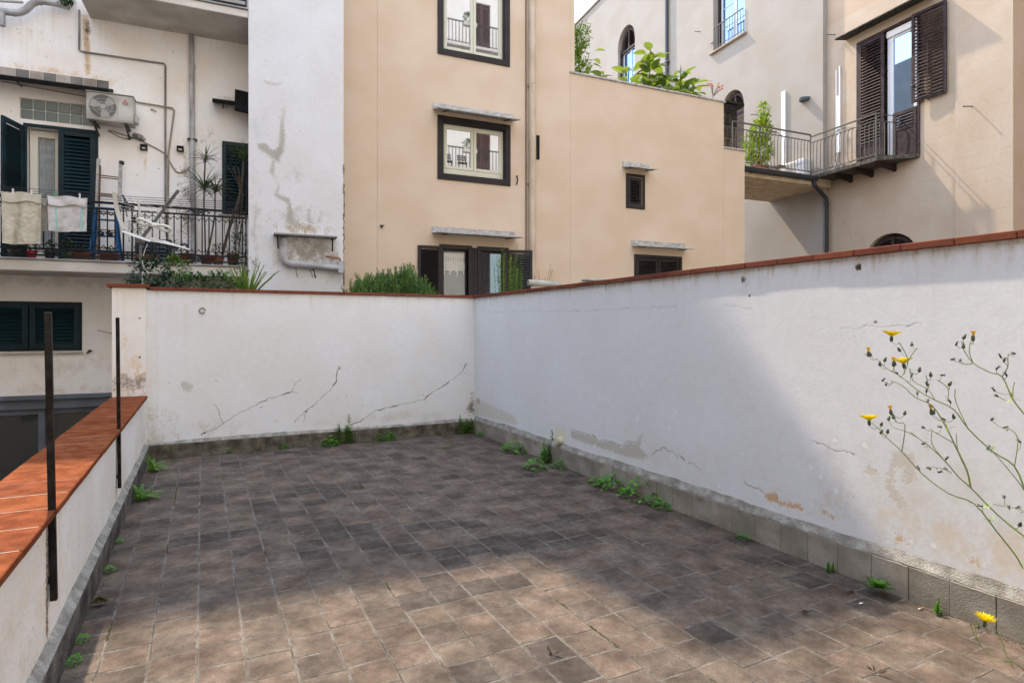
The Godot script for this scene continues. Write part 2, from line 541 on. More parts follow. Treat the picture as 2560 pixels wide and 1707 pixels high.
func build_terrace_floor() -> void:
	var o := Node3D.new()
	o.name = "terrace_floor"
	o.transform = FT
	add_child(o)
	tag(o, "weathered brown terrace floor of square concrete tiles with pale joints", "pavement", "", "structure")
	part(o, "slab", boxed(Vector3(-4.62, -3.39, -0.24), Vector3(0.24, -0.12, 11.6)), worn("slab plaster", lin(0.5, 0.47, 0.43)))
	part(o, "mortar_bed", boxed(Vector3(-4.345, -0.12, 0.0), Vector3(0.0, -0.0018, 11.6)), worn("mortar", lin(0.27, 0.25, 0.225), 0.95, 0.6, 0.6, 2.0, 0.2, 0.6))
	var pitch := 0.2083
	var shapes := []
	var half := pitch / 2 - 0.0026
	for k in 8:
		var g := Geo.new()
		var top := []
		var low := []
		for s in [[-1, -1], [1, -1], [1, 1], [-1, 1]]:
			var j := Vector3(rnd(-0.003, 0.0015) * s[0], 0, rnd(-0.003, 0.0015) * s[1])
			low.append(Vector3(s[0] * half, -0.03, s[1] * half) + j)
			top.append(Vector3(s[0] * (half - 0.0035), rnd(-0.0006, 0.0012), s[1] * (half - 0.0035)) + j)
		# each side: skirt up to the worn arris, then the arris with a few nicks
		for i in 4:
			var n := (i + 1) % 4
			var a: Vector3 = low[i] + Vector3(0, 0.0282, 0)
			var b: Vector3 = low[n] + Vector3(0, 0.0282, 0)
			g.quad_out(low[i], low[n], b, a, Vector3(0, -0.02, 0))
			var prev_l := a
			var prev_t: Vector3 = top[i]
			for q in range(1, 5):
				var fq := q / 4.0
				var l := a.lerp(b, fq)
				var tt: Vector3 = (top[i] as Vector3).lerp(top[n], fq)
				if q < 4: tt += (Vector3(0, tt.y, 0) - tt) * rnd(0.0, 0.035)
				g.quad_out(prev_l, l, tt, prev_t, Vector3(0, -0.05, 0))
				g.tri(Vector3(0, 0.0006, 0), tt, prev_t) if (tt - prev_t).cross(-prev_t).y < 0 else g.tri(Vector3(0, 0.0006, 0), prev_t, tt)
				prev_l = l; prev_t = tt
		for i in g.v.size(): g.t[i] = Vector2(clampf(g.v[i].x / half * 0.5 + 0.5, 0, 1), clampf(g.v[i].z / half * 0.5 + 0.5, 0, 1))
		shapes.append(g)
	var meshes := []
	for g in shapes: meshes.append(g.mesh())
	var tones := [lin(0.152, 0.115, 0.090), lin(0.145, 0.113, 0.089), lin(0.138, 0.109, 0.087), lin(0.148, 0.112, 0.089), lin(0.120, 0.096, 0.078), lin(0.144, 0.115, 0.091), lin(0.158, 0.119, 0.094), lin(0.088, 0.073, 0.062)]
	var surf := []
	for i in tones.size(): surf.append(tile_surface("floor tile %d" % i, tones[i], i))
	var spots := []
	var eye := FT.affine_inverse() * Vector3(0, 0, 0)
	var f := FastNoiseLite.new()
	f.seed = 3; f.frequency = 0.55; f.fractal_octaves = 3
	for i in 21:
		var x := -pitch * (i + 0.5) - 0.002
		var slip := rnd(-0.06, 0.06)
		for j in 55:
			var z := pitch * (j + 0.5) + slip
			if z > 11.5 or z < 0.02: continue
			var d := Vector2(x - eye.x, z - eye.z).length()
			var world := FT * Vector3(x, 0, z)
			var seen := world.z < -2.4 and absf(world.x / world.z) < 0.9
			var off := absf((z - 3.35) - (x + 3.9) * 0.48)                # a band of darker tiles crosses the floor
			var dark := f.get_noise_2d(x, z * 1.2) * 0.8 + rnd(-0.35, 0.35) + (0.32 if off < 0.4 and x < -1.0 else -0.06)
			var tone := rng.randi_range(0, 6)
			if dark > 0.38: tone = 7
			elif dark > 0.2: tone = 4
			spots.append({"x": x, "z": z, "d": d if seen else d + 100, "tone": tone, "shape": rng.randi_range(0, 7), "turn": rng.randi_range(0, 3), "tilt": Vector3(rnd(-0.004, 0.004), 0, rnd(-0.004, 0.004)), "y": rnd(-0.0008, 0.0014)})
	spots.sort_custom(func(a, b): return a.d < b.d)
	var rest := {}
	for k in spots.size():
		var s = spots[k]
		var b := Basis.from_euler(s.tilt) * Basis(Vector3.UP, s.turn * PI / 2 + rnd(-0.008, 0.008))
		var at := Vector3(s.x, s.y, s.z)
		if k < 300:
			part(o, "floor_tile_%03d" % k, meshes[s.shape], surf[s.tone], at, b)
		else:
			if not rest.has(s.tone): rest[s.tone] = Geo.new()
			var g: Geo = rest[s.tone]
			var from: Geo = shapes[s.shape]
			for i in from.v.size():
				g.v.append(b * from.v[i] + at); g.n.append(b * from.n[i])
			g.t.append_array(from.t); g.c.append_array(from.c)
	# moss in some joints, crumbs of soil along the skirtings
	var mo := Geo.new()
	for k in [[20, 1.7, 2.0], [19, 1.6, 2.3], [20, 4.6, 4.85], [18, 2.4, 2.5], [9, 5.5, 5.62], [9, 5.85, 6.1], [8, 6.5, 6.75], [6, 6.9, 7.1], [16, 3.9, 4.0], [13, 4.8, 4.95], [4, 5.7, 5.8], [19, 3.4, 3.6], [11, 2.2, 2.5], [17, 1.2, 1.5]]:
		for i in int((k[2] - k[1]) * 420):
			mo.col = Color(0.07, 0.06, 0.012).lerp(Color(0.10, 0.11, 0.02), rng.randf())
			mo.leaf(Vector3(-pitch * k[0] + rnd(-0.005, 0.005), -0.001, rnd(k[1], k[2])), Vector3(rnd(-1, 1), rnd(0.4, 1.4), rnd(-1, 1)), Vector3.UP, rnd(0.005, 0.011), 0.005)
	part(o, "joint_moss", mo, leafy("joint moss", Color(0.1, 0.1, 0.02), 0.8)).set_meta("kind", "stuff")
	var cr := Geo.new()
	for i in 900:
		var side := rng.randf()
		var at := Vector3(-0.03 - absf(rng.randfn(0, 0.045)), 0, rnd(0.3, 8.5)) if side < 0.6 else (Vector3(-4.29 + absf(rng.randfn(0, 0.035)), 0, rnd(0.2, 7.0)) if side < 0.85 else Vector3(rnd(-4.2, -0.1), 0, 0.04 + absf(rng.randfn(0, 0.04))))
		var s := rnd(0.002, 0.007)
		cr.col = Color(0.06, 0.048, 0.036) * rnd(0.6, 1.8)
		cr.tri(at + Vector3(-s, 0, s), at + Vector3(s, 0, s * 0.6), at + Vector3(0, s, 0)); cr.tri(at + Vector3(s, 0, s * 0.6), at + Vector3(0, 0, -s), at + Vector3(0, s, 0)); cr.tri(at + Vector3(0, 0, -s), at + Vector3(-s, 0, s), at + Vector3(0, s, 0))
	part(o, "soil_crumbs", cr, leafy("soil", Color(0.02, 0.02, 0.02), 0.95)).set_meta("kind", "stuff")
	var all := ArrayMesh.new()
	var mm := MeshInstance3D.new()
	mm.name = "far_floor_tiles"
	for tone in rest:
		var a: Array = rest[tone].mesh().surface_get_arrays(0)
		all.add_surface_from_arrays(Mesh.PRIMITIVE_TRIANGLES, a)
		all.surface_set_material(all.get_surface_count() - 1, surf[tone])
	mm.mesh = all
	mm.set_meta("kind", "stuff")
	o.add_child(mm, true)


# one concrete tile: exposed aggregate, a few blotches, and lime that has bloomed along the joints
func tile_surface(key: String, c: Color, i: int) -> StandardMaterial3D:
	var n := 192
	var rg := RandomNumberGenerator.new()
	rg.seed = 700 + i
	var f := FastNoiseLite.new()
	f.seed = 40 + i; f.frequency = 0.014; f.fractal_octaves = 5
	var data := PackedByteArray()
	data.resize(n * n * 3)
	for y in n:
		for x in n:
			var k := 1.0 + 0.16 * f.get_noise_2d(x, y) + rg.randf_range(-0.10, 0.10)
			var sp := rg.randf()
			if sp < 0.08: k *= 1.55
			elif sp > 0.88: k *= 0.62
			var edge := minf(minf(x, n - 1 - x), minf(y, n - 1 - y)) * 0.2083 / n
			var lime := clampf(1.0 - edge / 0.009 + 1.6 * f.get_noise_2d(x * 1.7 + 900, y * 1.7), 0, 1) * 0.42 if edge < 0.022 else 0.0
			lime *= rg.randf_range(0.5, 1.0)
			var q := (y * n + x) * 3
			data[q] = clampi(int(lerpf(c.r * k, 0.62, lime) * 255), 0, 255)
			data[q + 1] = clampi(int(lerpf(c.g * k, 0.595, lime) * 255), 0, 255)
			data[q + 2] = clampi(int(lerpf(c.b * k, 0.565, lime) * 255), 0, 255)
	var m := plain(key, Color.WHITE, 0.92, 0.0, 0.3)
	m.albedo_texture = ImageTexture.create_from_image(Image.create_from_data(n, n, false, Image.FORMAT_RGB8, data))
	m.detail_enabled = true; m.detail_blend_mode = BaseMaterial3D.BLEND_MODE_MUL
	m.detail_uv_layer = BaseMaterial3D.DETAIL_UV_2
	m.uv2_triplanar = true; m.uv2_world_triplanar = true; m.uv2_scale = Vector3.ONE * 0.17
	m.uv2_offset = Vector3(0.37, 0, 0.21)
	m.detail_albedo = noise_tex("floor dirt", 0.018, Color(0.66, 0.65, 0.645), Color(1, 1, 1), 1024, FastNoiseLite.TYPE_SIMPLEX_SMOOTH, 9, Vector2(0.05, 0.9))
	return m


func mortar_cap(parent: Node, x0: float, x1: float, low: float, high: float, out: float, m: Material) -> void:   # the rough sloping bead of old paint and mortar on top of a skirting
	var g := Geo.new()
	var steps := int((x1 - x0) / 0.03)
	var cap_noise := FastNoiseLite.new()
	cap_noise.frequency = 1.3; cap_noise.fractal_octaves = 4; cap_noise.seed = 8
	var prev := []
	for i in steps + 1:
		var x := lerpf(x0, x1, float(i) / steps)
		var k1 := cap_noise.get_noise_1d(x) * 0.022 + rnd(-0.002, 0.002)
		var p := [Vector3(x, high + k1, 0.001), Vector3(x, lerpf(low, high, 0.5) + k1 * 0.5 + rnd(-0.0015, 0.0015), out * 0.45), Vector3(x, low + 0.004 + rnd(-0.001, 0.0015), out - 0.002 - absf(cap_noise.get_noise_1d(x * 3.0)) * 0.006), Vector3(x, low - 0.004, out - 0.003)]
		if prev:
			for k in 3: g.quad(prev[k + 1], p[k + 1], p[k], prev[k])
		prev = p
	part(parent, "skirting_cap", g, m)


func coping(parent: Node, x0: float, x1: float, y: float, z0: float, z1: float, length: float, tones: Array, thick := 0.04, first := 0.0) -> void:
	var meshes := {}
	var x := x0
	var l := first if first > 0 else length
	while x < x1 - 0.02:
		var e := minf(x + l, x1)
		var key := "%.3f" % (e - x)
		if not meshes.has(key): meshes[key] = boxed(Vector3(0.0025, -thick, z0), Vector3(e - x - 0.0025, 0, z1), 0.004).mesh()
		part(parent, "coping_tile", meshes[key], tones[rng.randi_range(0, tones.size() - 1)], Vector3(x, y + rnd(-0.001, 0.001), rnd(-0.003, 0.003)), Basis(Vector3.UP, rnd(-0.003, 0.003)))
		x = e
		l = length


func cotto() -> Array:
	var a := []
	for i in 4:
		var c: Color = [lin(0.25, 0.075, 0.042), lin(0.225, 0.068, 0.04), lin(0.265, 0.085, 0.046), lin(0.215, 0.062, 0.038)][i]
		a.append(worn("terracotta %d" % i, c, 0.9, 0.82, 0.85, 1.3 + i * 0.2, 0.08, 0.9))
	return a

func build_back_wall() -> void:
	var o := thing("terrace_wall", "white plastered terrace wall with three long cracks and terracotta coping", "wall", FT)
	var p := Plaster.new(1280, 600, -4.40, 0.0, 0.0, 2.06, Color(0.868, 0.872, 0.878), Color(0.848, 0.845, 0.838), 0.8, 11)
	var grey := Color(0.414, 0.404, 0.394)
	p.bare([Vector2(-3.97, 0.93), Vector2(-3.93, 0.95), Vector2(-3.83, 0.88), Vector2(-3.88, 0.79), Vector2(-3.96, 0.85)], Color(0.729, 0.725, 0.700), 0.8, 0.04)
	for l in [[[-3.74, .24], [-3.68, .30], [-3.50, .37], [-3.34, .49], [-3.07, .62], [-2.95, .67], [-2.79, .71], [-2.66, .76]], [[-2.55, .92], [-2.62, .83], [-2.66, .76], [-2.60, .73]], [[-3.59, .64], [-3.53, .50], [-3.50, .37]],
			[[-2.03, 1.05], [-2.07, 1.0], [-2.08, .87], [-2.17, .74], [-2.36, .58], [-2.47, .48], [-2.59, .39], [-2.63, .35]], [[-2.47, .48], [-2.52, .34]],
			[[-.13, 1.06], [-.23, .90], [-.51, .74], [-.72, .63], [-.81, .54], [-1.06, .51], [-1.32, .46], [-1.55, .42], [-1.75, .29], [-1.89, .25]]]:
		var q := []
		for k in l: q.append(Vector2(k[0], k[1]))
		p.crack(q, 0.0042 if q.size() > 3 else 0.003, Color(0.296, 0.281, 0.267), 0.9)
	p.stain(-2.04, 1.04, 0.05, 0.06, grey, 0.8)
	p.stain(-0.05, 0.42, 0.10, 0.22, Color(0.355, 0.325, 0.276), 0.8)
	p.stain(-4.25, 0.35, 0.30, 0.30, Color(0.690, 0.651, 0.571), 0.6)
	p.stain(-3.6, 0.32, 0.5, 0.14, Color(0.710, 0.680, 0.612), 0.5)
	p.stain(-1.2, 0.3, 1.2, 0.12, Color(0.729, 0.710, 0.651), 0.45)
	p.stain(-4.30, 1.0, 0.10, 1.0, Color(0.848, 0.768, 0.670), 0.45)
	p.runs(-4.38, 0.0, 2.05, 0.25, 120, Color(0.729, 0.670, 0.571), 0.35)
	p.runs(-4.38, -3.9, 1.9, 1.2, 26, Color(0.828, 0.759, 0.661), 0.35)
	p.specks(70, 0.15, 2.0, Color(0.493, 0.483, 0.464), 0.55, 0.004)
	p.specks(24, 0.2, 1.0, Color(0.651, 0.620, 0.571), 0.6, 0.012)
	var g := Geo.new()
	g.panel(-4.40, 0.0, 0.0, 2.06, [], 0.0, 0.0)
	g.box(Vector3(-4.40, -3.3, -0.22), Vector3(0.0, 2.059, -0.003))
	part(o, "plaster_wall", g, p.material(0.3, "cracked white plaster"))
	coping(o, -4.30, 0.03, 2.10, -0.25, 0.028, 0.29, cotto())
	# the pillar at the end, a little proud of the wall
	var pil := Plaster.new(160, 640, -4.68, -4.335, -0.1, 2.08, Color(0.90, 0.885, 0.865), Color(0.86, 0.83, 0.79), 0.9, 12)
	pil.stain(-4.46, 0.93, 0.24, 0.16, Color(0.52, 0.47, 0.42), 0.85, -0.1)
	pil.stain(-4.42, 1.12, 0.20, 0.18, Color(0.84, 0.66, 0.50), 0.6, 0.1)
	pil.stain(-4.55, 1.4, 0.06, 0.16, Color(0.84, 0.70, 0.56), 0.6, 0.1)
	pil.runs(-4.66, -4.34, 2.05, 0.5, 20, Color(0.78, 0.70, 0.60), 0.35)
	for y in [1.72, 1.25]: pil.stain(-4.40, y, 0.012, 0.012, Color(0.25, 0.23, 0.2), 1.0, -0.6)
	var gp := Geo.new()
	gp.panel(-4.68, -4.335, -0.1, 2.08, [], 0.05, 0.0)
	gp.box(Vector3(-4.68, -3.3, -0.3), Vector3(-4.335, 2.079, 0.047))
	part(o, "pillar", gp, pil.material(0.5, "stained pillar plaster"))
	part(o, "coping_tile", boxed(Vector3(-4.73, 2.082, -0.33), Vector3(-4.305, 2.126, 0.085), 0.005), cotto()[0])
	# skirting of old cement with moss
	var sk := worn("mossy cement", lin(0.25, 0.225, 0.175), 0.95, 0.65, 0.6, 1.4, 0.35, 0.9)
	var x := -4.30
	for w in [1.31, 1.16, 0.98, 0.85]:
		part(o, "skirting", boxed(Vector3(x + 0.002, -0.02, 0.0), Vector3(x + w - 0.002, 0.178, 0.034), 0.006), sk)
		x += w
	var cap := worn("flaking cap", lin(0.68, 0.66, 0.61), 0.95, 0.6, 0.7, 1.6, 0.4, 1.4, 0.1)
	mortar_cap(o, -4.30, -0.03, 0.178, 0.212, 0.034, cap)
	# old ring fixed to the wall
	var ring := Geo.new()
	var pts := []
	for k in 19: pts.append(Vector3(-3.73 + 0.032 * cos(TAU * k / 20), 1.82 + 0.034 * sin(TAU * k / 20), 0.012 + 0.006 * sin(k * 2.2)))
	ring.tube(pts, 0.006, 6)
	part(o, "iron_ring", ring, worn("rusty ring", lin(0.30, 0.26, 0.20), 0.8))


func build_side_wall() -> void:
	var o := thing("terrace_side_wall", "long white wall with peeling paint low down and square skirting tiles", "wall", FS)
	var p := Plaster.new(2048, 384, 0.0, 11.6, 0.0, 2.06, Color(0.87, 0.882, 0.90), Color(0.85, 0.856, 0.866), 0.7, 21)
	var under := Color(0.744, 0.729, 0.695)
	var ochre := Color(0.805, 0.665, 0.534)
	var v := func(a: Array) -> Array:
		var r := []
		for k in a: r.append(Vector2(k[0], k[1]))
		return r
	p.stain(6.6, 0.55, 1.6, 0.5, Color(0.805, 0.790, 0.765), 0.55, 0.05)
	p.stain(4.2, 0.42, 1.3, 0.22, Color(0.835, 0.820, 0.795), 0.6, 0.0)
	p.stain(7.0, 0.42, 1.2, 0.2, Color(0.856, 0.775, 0.684), 0.5, 0.05)
	p.bare(v.call([[2.73, .44], [2.93, .445], [3.20, .44], [3.25, .40], [3.45, .44], [3.68, .41], [3.77, .48], [3.90, .49], [3.99, .58], [3.94, .46], [4.07, .40], [4.01, .36], [3.77, .33], [3.52, .34], [3.20, .34], [2.73, .36]]), under, 0.9, 0.035)
	p.crack(v.call([[2.72, .45], [2.93, .452], [3.20, .445], [3.26, .41], [3.45, .445], [3.68, .415], [3.77, .485], [3.90, .495], [4.0, .59]]), 0.004, Color(0.623, 0.614, 0.604), 0.8)
	p.bare(v.call([[5.39, .37], [5.50, .40], [5.53, .34], [5.69, .37], [5.73, .33], [5.58, .325], [5.41, .33]]), ochre, 0.95, 0.03)
	p.crack(v.call([[5.21, .43], [5.24, .39], [5.34, .40], [5.39, .37]]), 0.004, Color(0.553, 0.553, 0.553), 0.8)
	p.bare(v.call([[6.34, .85], [6.46, .86], [6.47, .70], [6.40, .67], [6.405, .77], [6.35, .76], [6.34, .65], [6.43, .53], [6.37, .53], [6.29, .62]]), Color(0.795, 0.769, 0.735), 0.85, 0.03)
	p.bare(v.call([[6.16, .69], [6.18, .75], [6.26, .70], [6.2, .68]]), Color(0.805, 0.775, 0.735), 0.8, 0.02)
	p.bare(v.call([[5.85, .36], [5.89, .38], [5.91, .36], [5.90, .35]]), ochre, 0.9, 0.02)
	p.bare(v.call([[5.91, .36], [5.96, .36], [5.95, .32]]), ochre, 0.9, 0.02)
	p.bare(v.call([[6.36, .37], [6.41, .33], [6.35, .31]]), ochre, 0.8, 0.03)
	p.bare(v.call([[6.75, .33], [6.78, .35], [6.79, .32]]), ochre, 0.8, 0.03)
	for c in [[[4.13, .43], [4.22, .48], [4.30, .52], [4.37, .50], [4.48, .46]], [[4.60, .45], [4.67, .44], [4.73, .40]], [[5.8, .83], [5.9, .8], [6.1, .78]], [[4.5, .5], [4.52, .47], [4.56, .46]]]:
		p.crack(v.call(c), 0.0045, Color(0.553, 0.553, 0.564), 0.75)
	for c in [[[.29, 1.84], [1.3, 1.82], [2.32, 1.80], [3.2, 1.79], [4.48, 1.79]], [[5.0, 1.78], [5.3, 1.74]], [[6.0, 1.6], [6.5, 1.62]]]:
		p.crack(v.call(c), 0.003, Color(0.704, 0.714, 0.735), 0.45)
	p.bare(v.call([[.02, .53], [.29, .51], [.73, .47], [1.0, .45], [1.3, .43], [1.46, .32], [1.2, .3], [.5, .29], [.02, .27]]), Color(0.805, 0.790, 0.754), 0.75, 0.06, -30)
	p.stain(0.12, 0.50, 0.2, 0.08, Color(0.504, 0.463, 0.402), 0.7, 0.25)
	p.stain(2.5, 0.36, 0.2, 0.14, Color(0.856, 0.805, 0.623), 0.6, 0.0)
	p.runs(0.0, 11.5, 2.055, 0.16, 520, Color(0.604, 0.493, 0.362), 0.42)
	p.runs(0.0, 11.5, 2.055, 0.4, 50, Color(0.724, 0.684, 0.623), 0.25)
	p.specks(60, 0.3, 2.0, Color(0.604, 0.604, 0.604), 0.5, 0.006)
	p.specks(70, 0.24, 0.9, Color(0.950, 0.950, 0.950), 0.7, 0.014)
	for h in [[5.20, 1.98, 0.03], [6.12, 1.99, 0.022], [5.26, 1.85, 0.012], [6.23, 1.64, 0.014]]:
		p.stain(h[0], h[1], h[2], h[2], Color(0.271, 0.222, 0.182), 0.95, -0.3)
	for i in 90:                                                       # blisters in the paint
		var bx := rnd(5.9, 9.0); var by := rnd(0.3, 1.35)
		p.stain(bx, by, rnd(0.01, 0.05), rnd(0.01, 0.03), Color(0.936, 0.936, 0.936), 0.3, 0.0)
	var g := Geo.new()
	g.panel(0.0, 11.6, 0.0, 2.06, [], 0.0, 0.0)
	g.box(Vector3(-0.24, -3.3, -0.24), Vector3(11.6, 2.059, -0.003))
	part(o, "plaster_wall", g, p.material(0.2, "peeling white plaster"))
	coping(o, -0.27, 11.6, 2.10, -0.27, 0.03, 0.29, cotto(), 0.042)
	var tones := []
	for i in 3: tones.append(worn("skirting tile %d" % i, [lin(0.40, 0.37, 0.32), lin(0.43, 0.395, 0.345), lin(0.37, 0.345, 0.30)][i], 0.85, 0.88, 0.82, 1.5 + i * 0.3, 0.15, 0.8))
	var tile := boxed(Vector3(0.0014, 0.0, 0.0), Vector3(0.2206, 0.2, 0.028), 0.003).mesh()
	var long_tile := boxed(Vector3(0.001, 0.0, 0.0), Vector3(1.098, 0.2, 0.028), 0.003).mesh()
	var x := 0.036
	for i in 3:
		part(o, "skirting_tile", long_tile, tones[i], Vector3(x, rnd(-0.004, 0.0), 0.001))
		x += 1.1
	while x < 11.4:
		part(o, "skirting_tile", tile, tones[rng.randi_range(0, 2)], Vector3(x, rnd(-0.006, 0.0), rnd(0.0, 0.003)), Basis(Vector3.UP, rnd(-0.006, 0.006)))
		x += 0.222
	var cap := worn("flaking cap", lin(0.60, 0.575, 0.53))
	mortar_cap(o, 0.04, 11.4, 0.2, 0.262, 0.029, cap)
	# plastic pipe end that sticks out above the skirting
	var g2 := Geo.new()
	g2.tube([Vector3(2.52, 0.285, -0.02), Vector3(2.52, 0.285, 0.05)], 0.045, 20, false)
	g2.tube([Vector3(2.52, 0.285, 0.05), Vector3(2.52, 0.285, 0.056)], 0.05, 20)
	g2.tube([Vector3(2.52, 0.285, 0.056), Vector3(2.52, 0.285, 0.066)], [0.04, 0.036], 16)
	part(o, "pipe_plug", g2, plain("yellowed plastic", lin(0.55, 0.50, 0.38), 0.5))


func build_parapet() -> void:
	var o := thing("low_parapet", "low white parapet topped with broad terracotta coping tiles", "wall", FT)
	# inner face: seen from the terrace; local x of the face runs away from the viewer
	var p := Plaster.new(1536, 160, -11.6, 0.0, 0.0, 0.75, Color(0.90, 0.885, 0.865), Color(0.86, 0.83, 0.78), 0.9, 31)
	p.runs(-11.6, 0.0, 0.74, 0.4, 160, Color(0.76, 0.70, 0.61), 0.35)
	p.stain(-5.1, 0.4, 0.9, 0.35, Color(0.84, 0.76, 0.66), 0.6, 0.05)
	p.stain(-6.2, 0.3, 0.8, 0.3, Color(0.80, 0.77, 0.72), 0.6, 0.05)
	p.stain(-3.0, 0.3, 1.0, 0.2, Color(0.82, 0.79, 0.73), 0.5, 0.05)
	p.specks(200, 0.15, 0.7, Color(0.6, 0.58, 0.55), 0.5, 0.006)
	for z in [5.205, 2.78]:                                            # broken plaster along the posts
		p.bare([Vector2(-z - 0.03, 0.72), Vector2(-z + 0.005, 0.72), Vector2(-z + 0.005, 0.22), Vector2(-z - 0.03, 0.24)], Color(0.45, 0.40, 0.33), 0.9, 0.02)
	var g := Geo.new()
	g.xf = Transform3D(Basis(Vector3.UP, PI / 2), Vector3(-4.345, 0, 0))    # local x runs away from the viewer, z into the terrace
	g.panel(-11.6, 0.0, 0.0, 0.75, [], 0.0, 0.0)
	g.xf = Transform3D()
	g.box(Vector3(-4.665, -3.3, 0.052), Vector3(-4.348, 0.749, 11.6))
	part(o, "plaster_wall", g, p.material(0.5, "parapet plaster"))
	# coping: broad tiles laid across, a little uneven
	var tones := []
	for i in 4:
		tones.append(worn("broad terracotta %d" % i, [lin(0.285, 0.088, 0.038), lin(0.265, 0.08, 0.037), lin(0.305, 0.098, 0.043), lin(0.25, 0.076, 0.036)][i], 0.95, 0.82, 0.82, 1.6 + 0.2 * i, 0.1, 1.1))
		tones[i].metallic_specular = 0.12
	var bed := worn("coping mortar", lin(0.42, 0.36, 0.31), 0.95)
	part(o, "mortar_bed", boxed(Vector3(-4.683, 0.748, 0.055), Vector3(-4.328, 0.7848, 11.6)), bed)
	var z := 0.052
	var i := 0
	while z < 11.5:
		var l := 0.30
		part(o, "coping_tile", boxed(Vector3(-4.692, 0.7505, z + 0.0018), Vector3(-4.318, 0.786, z + l - 0.0018), 0.004), tones[rng.randi_range(0, 3)], Vector3(rnd(-0.002, 0.002), rnd(-0.001, 0.0015), 0))
		z += l; i += 1
	var sk := worn("grey cement", lin(0.27, 0.25, 0.215), 0.95, 0.6, 0.5, 1.2, 0.4, 0.7)
	var zz := 0.04
	for w in [2.3, 1.9, 2.2, 2.6, 2.5]:
		part(o, "skirting", boxed(Vector3(-4.345, -0.02, zz + 0.002), Vector3(-4.304, 0.17, zz + w - 0.002), 0.008), sk)
		zz += w
	var cap := worn("flaking cap", lin(0.60, 0.575, 0.53))
	var capg := Geo.new()
	var prev := []
	for k in 300:
		var zk := 0.05 + k * 0.038
		var q := [Vector3(-4.3445, 0.215 + rnd(-0.003, 0.003) + 0.01 * sin(zk * 2.3) * sin(zk * 5.1), zk), Vector3(-4.328, 0.193 + rnd(-0.002, 0.002), zk), Vector3(-4.3065 - rnd(0, 0.0015), 0.172 + rnd(-0.001, 0.001), zk), Vector3(-4.308, 0.165, zk)]
		if prev:
			for w in 3: capg.quad(prev[w], q[w], q[w + 1], prev[w + 1])
		prev = q
	part(o, "skirting_cap", capg, cap)
	# square steel posts bolted to the inner face; they pass in front of the coping
	var steel := worn("weathered steel", lin(0.055, 0.048, 0.045), 0.55, 0.55, 0.5, 2.5, 0.03, 1.5)
	steel.metallic = 0.5
	for s in [[5.185, 1.67, 0.375, 0.017, "thick square steel post with worn top standing at the parapet", 0.027], [2.76, 1.684, 0.31, 0.010, "slim dark steel post on the parapet beside the stained pillar", 0.026]]:
		var t := thing("steel_post", s[4], "post", FT, Vector3(-4.325, s[2], s[0]), "steel posts along the parapet")
		var h: float = s[1] - s[2]
		var w: float = s[5] / 2
		var lean := Basis(Vector3(0, 0, 1), s[3])
		part(t, "tube", boxed(Vector3(-w, 0, -w), Vector3(w, h, w), 0.003), steel, Vector3.ZERO, lean)
		part(t, "end_cap", boxed(Vector3(-w * 0.8, h, -w * 0.8), Vector3(w * 0.8, h + 0.002, w * 0.8)), worn("worn steel", lin(0.2, 0.17, 0.13), 0.6), Vector3.ZERO, lean)
		part(t, "bracket", boxed(Vector3(-0.024, 0.08, -0.012), Vector3(-w * 0.9, 0.11, 0.012), 0.002), steel)


# ------------------------------------------------------------------ pieces of houses
# a louvred leaf: frame, rails and slats; x runs from the hinge side, y up, z out
func shutter(parent: Node, called: String, w: float, h: float, m: Material, at: Vector3, b := Basis(), pitch := 0.055, solid := 0.0, rails: Array = [], stile := 0.06, tilt := 0.98) -> MeshInstance3D:
	var g := Geo.new()
	var t := 0.018
	g.soft_box(Vector3(0, 0, -t), Vector3(stile, h, t), 0.004)
	g.soft_box(Vector3(w - stile, 0, -t), Vector3(w, h, t), 0.004)
	var bands := [[0.0, maxf(stile, 0.07)], [h - stile, h]]
	for r in rails: bands.append([r - stile * 0.5, r + stile * 0.5])
	if solid > 0: bands.append([solid - stile * 0.5, solid + stile * 0.5])
	for k in bands: g.soft_box(Vector3(stile, k[0], -t + 0.001), Vector3(w - stile, k[1], t - 0.001), 0.004)
	if solid > 0:
		g.soft_box(Vector3(stile, bands[0][1], -0.008), Vector3(w - stile, solid - stile * 0.5, 0.006), 0.002)
	var o := part(parent, called, g, m, at, b)
	var slat := boxed(Vector3(0, -0.004, -pitch * 0.56), Vector3(w - 2 * stile, 0.004, pitch * 0.56), 0.002).mesh()
	var low: float = solid + stile * 0.5 if solid > 0 else bands[0][1]
	var y := low + pitch * 0.5
	while y < h - stile - 0.01:
		var clear := true
		for r in rails: clear = clear and absf(y - r) > stile * 0.5 + 0.012
		if clear: part(o, "slat", slat, m, Vector3(stile, y, 0), Basis(Vector3.RIGHT, tilt))
		y += pitch
	return o

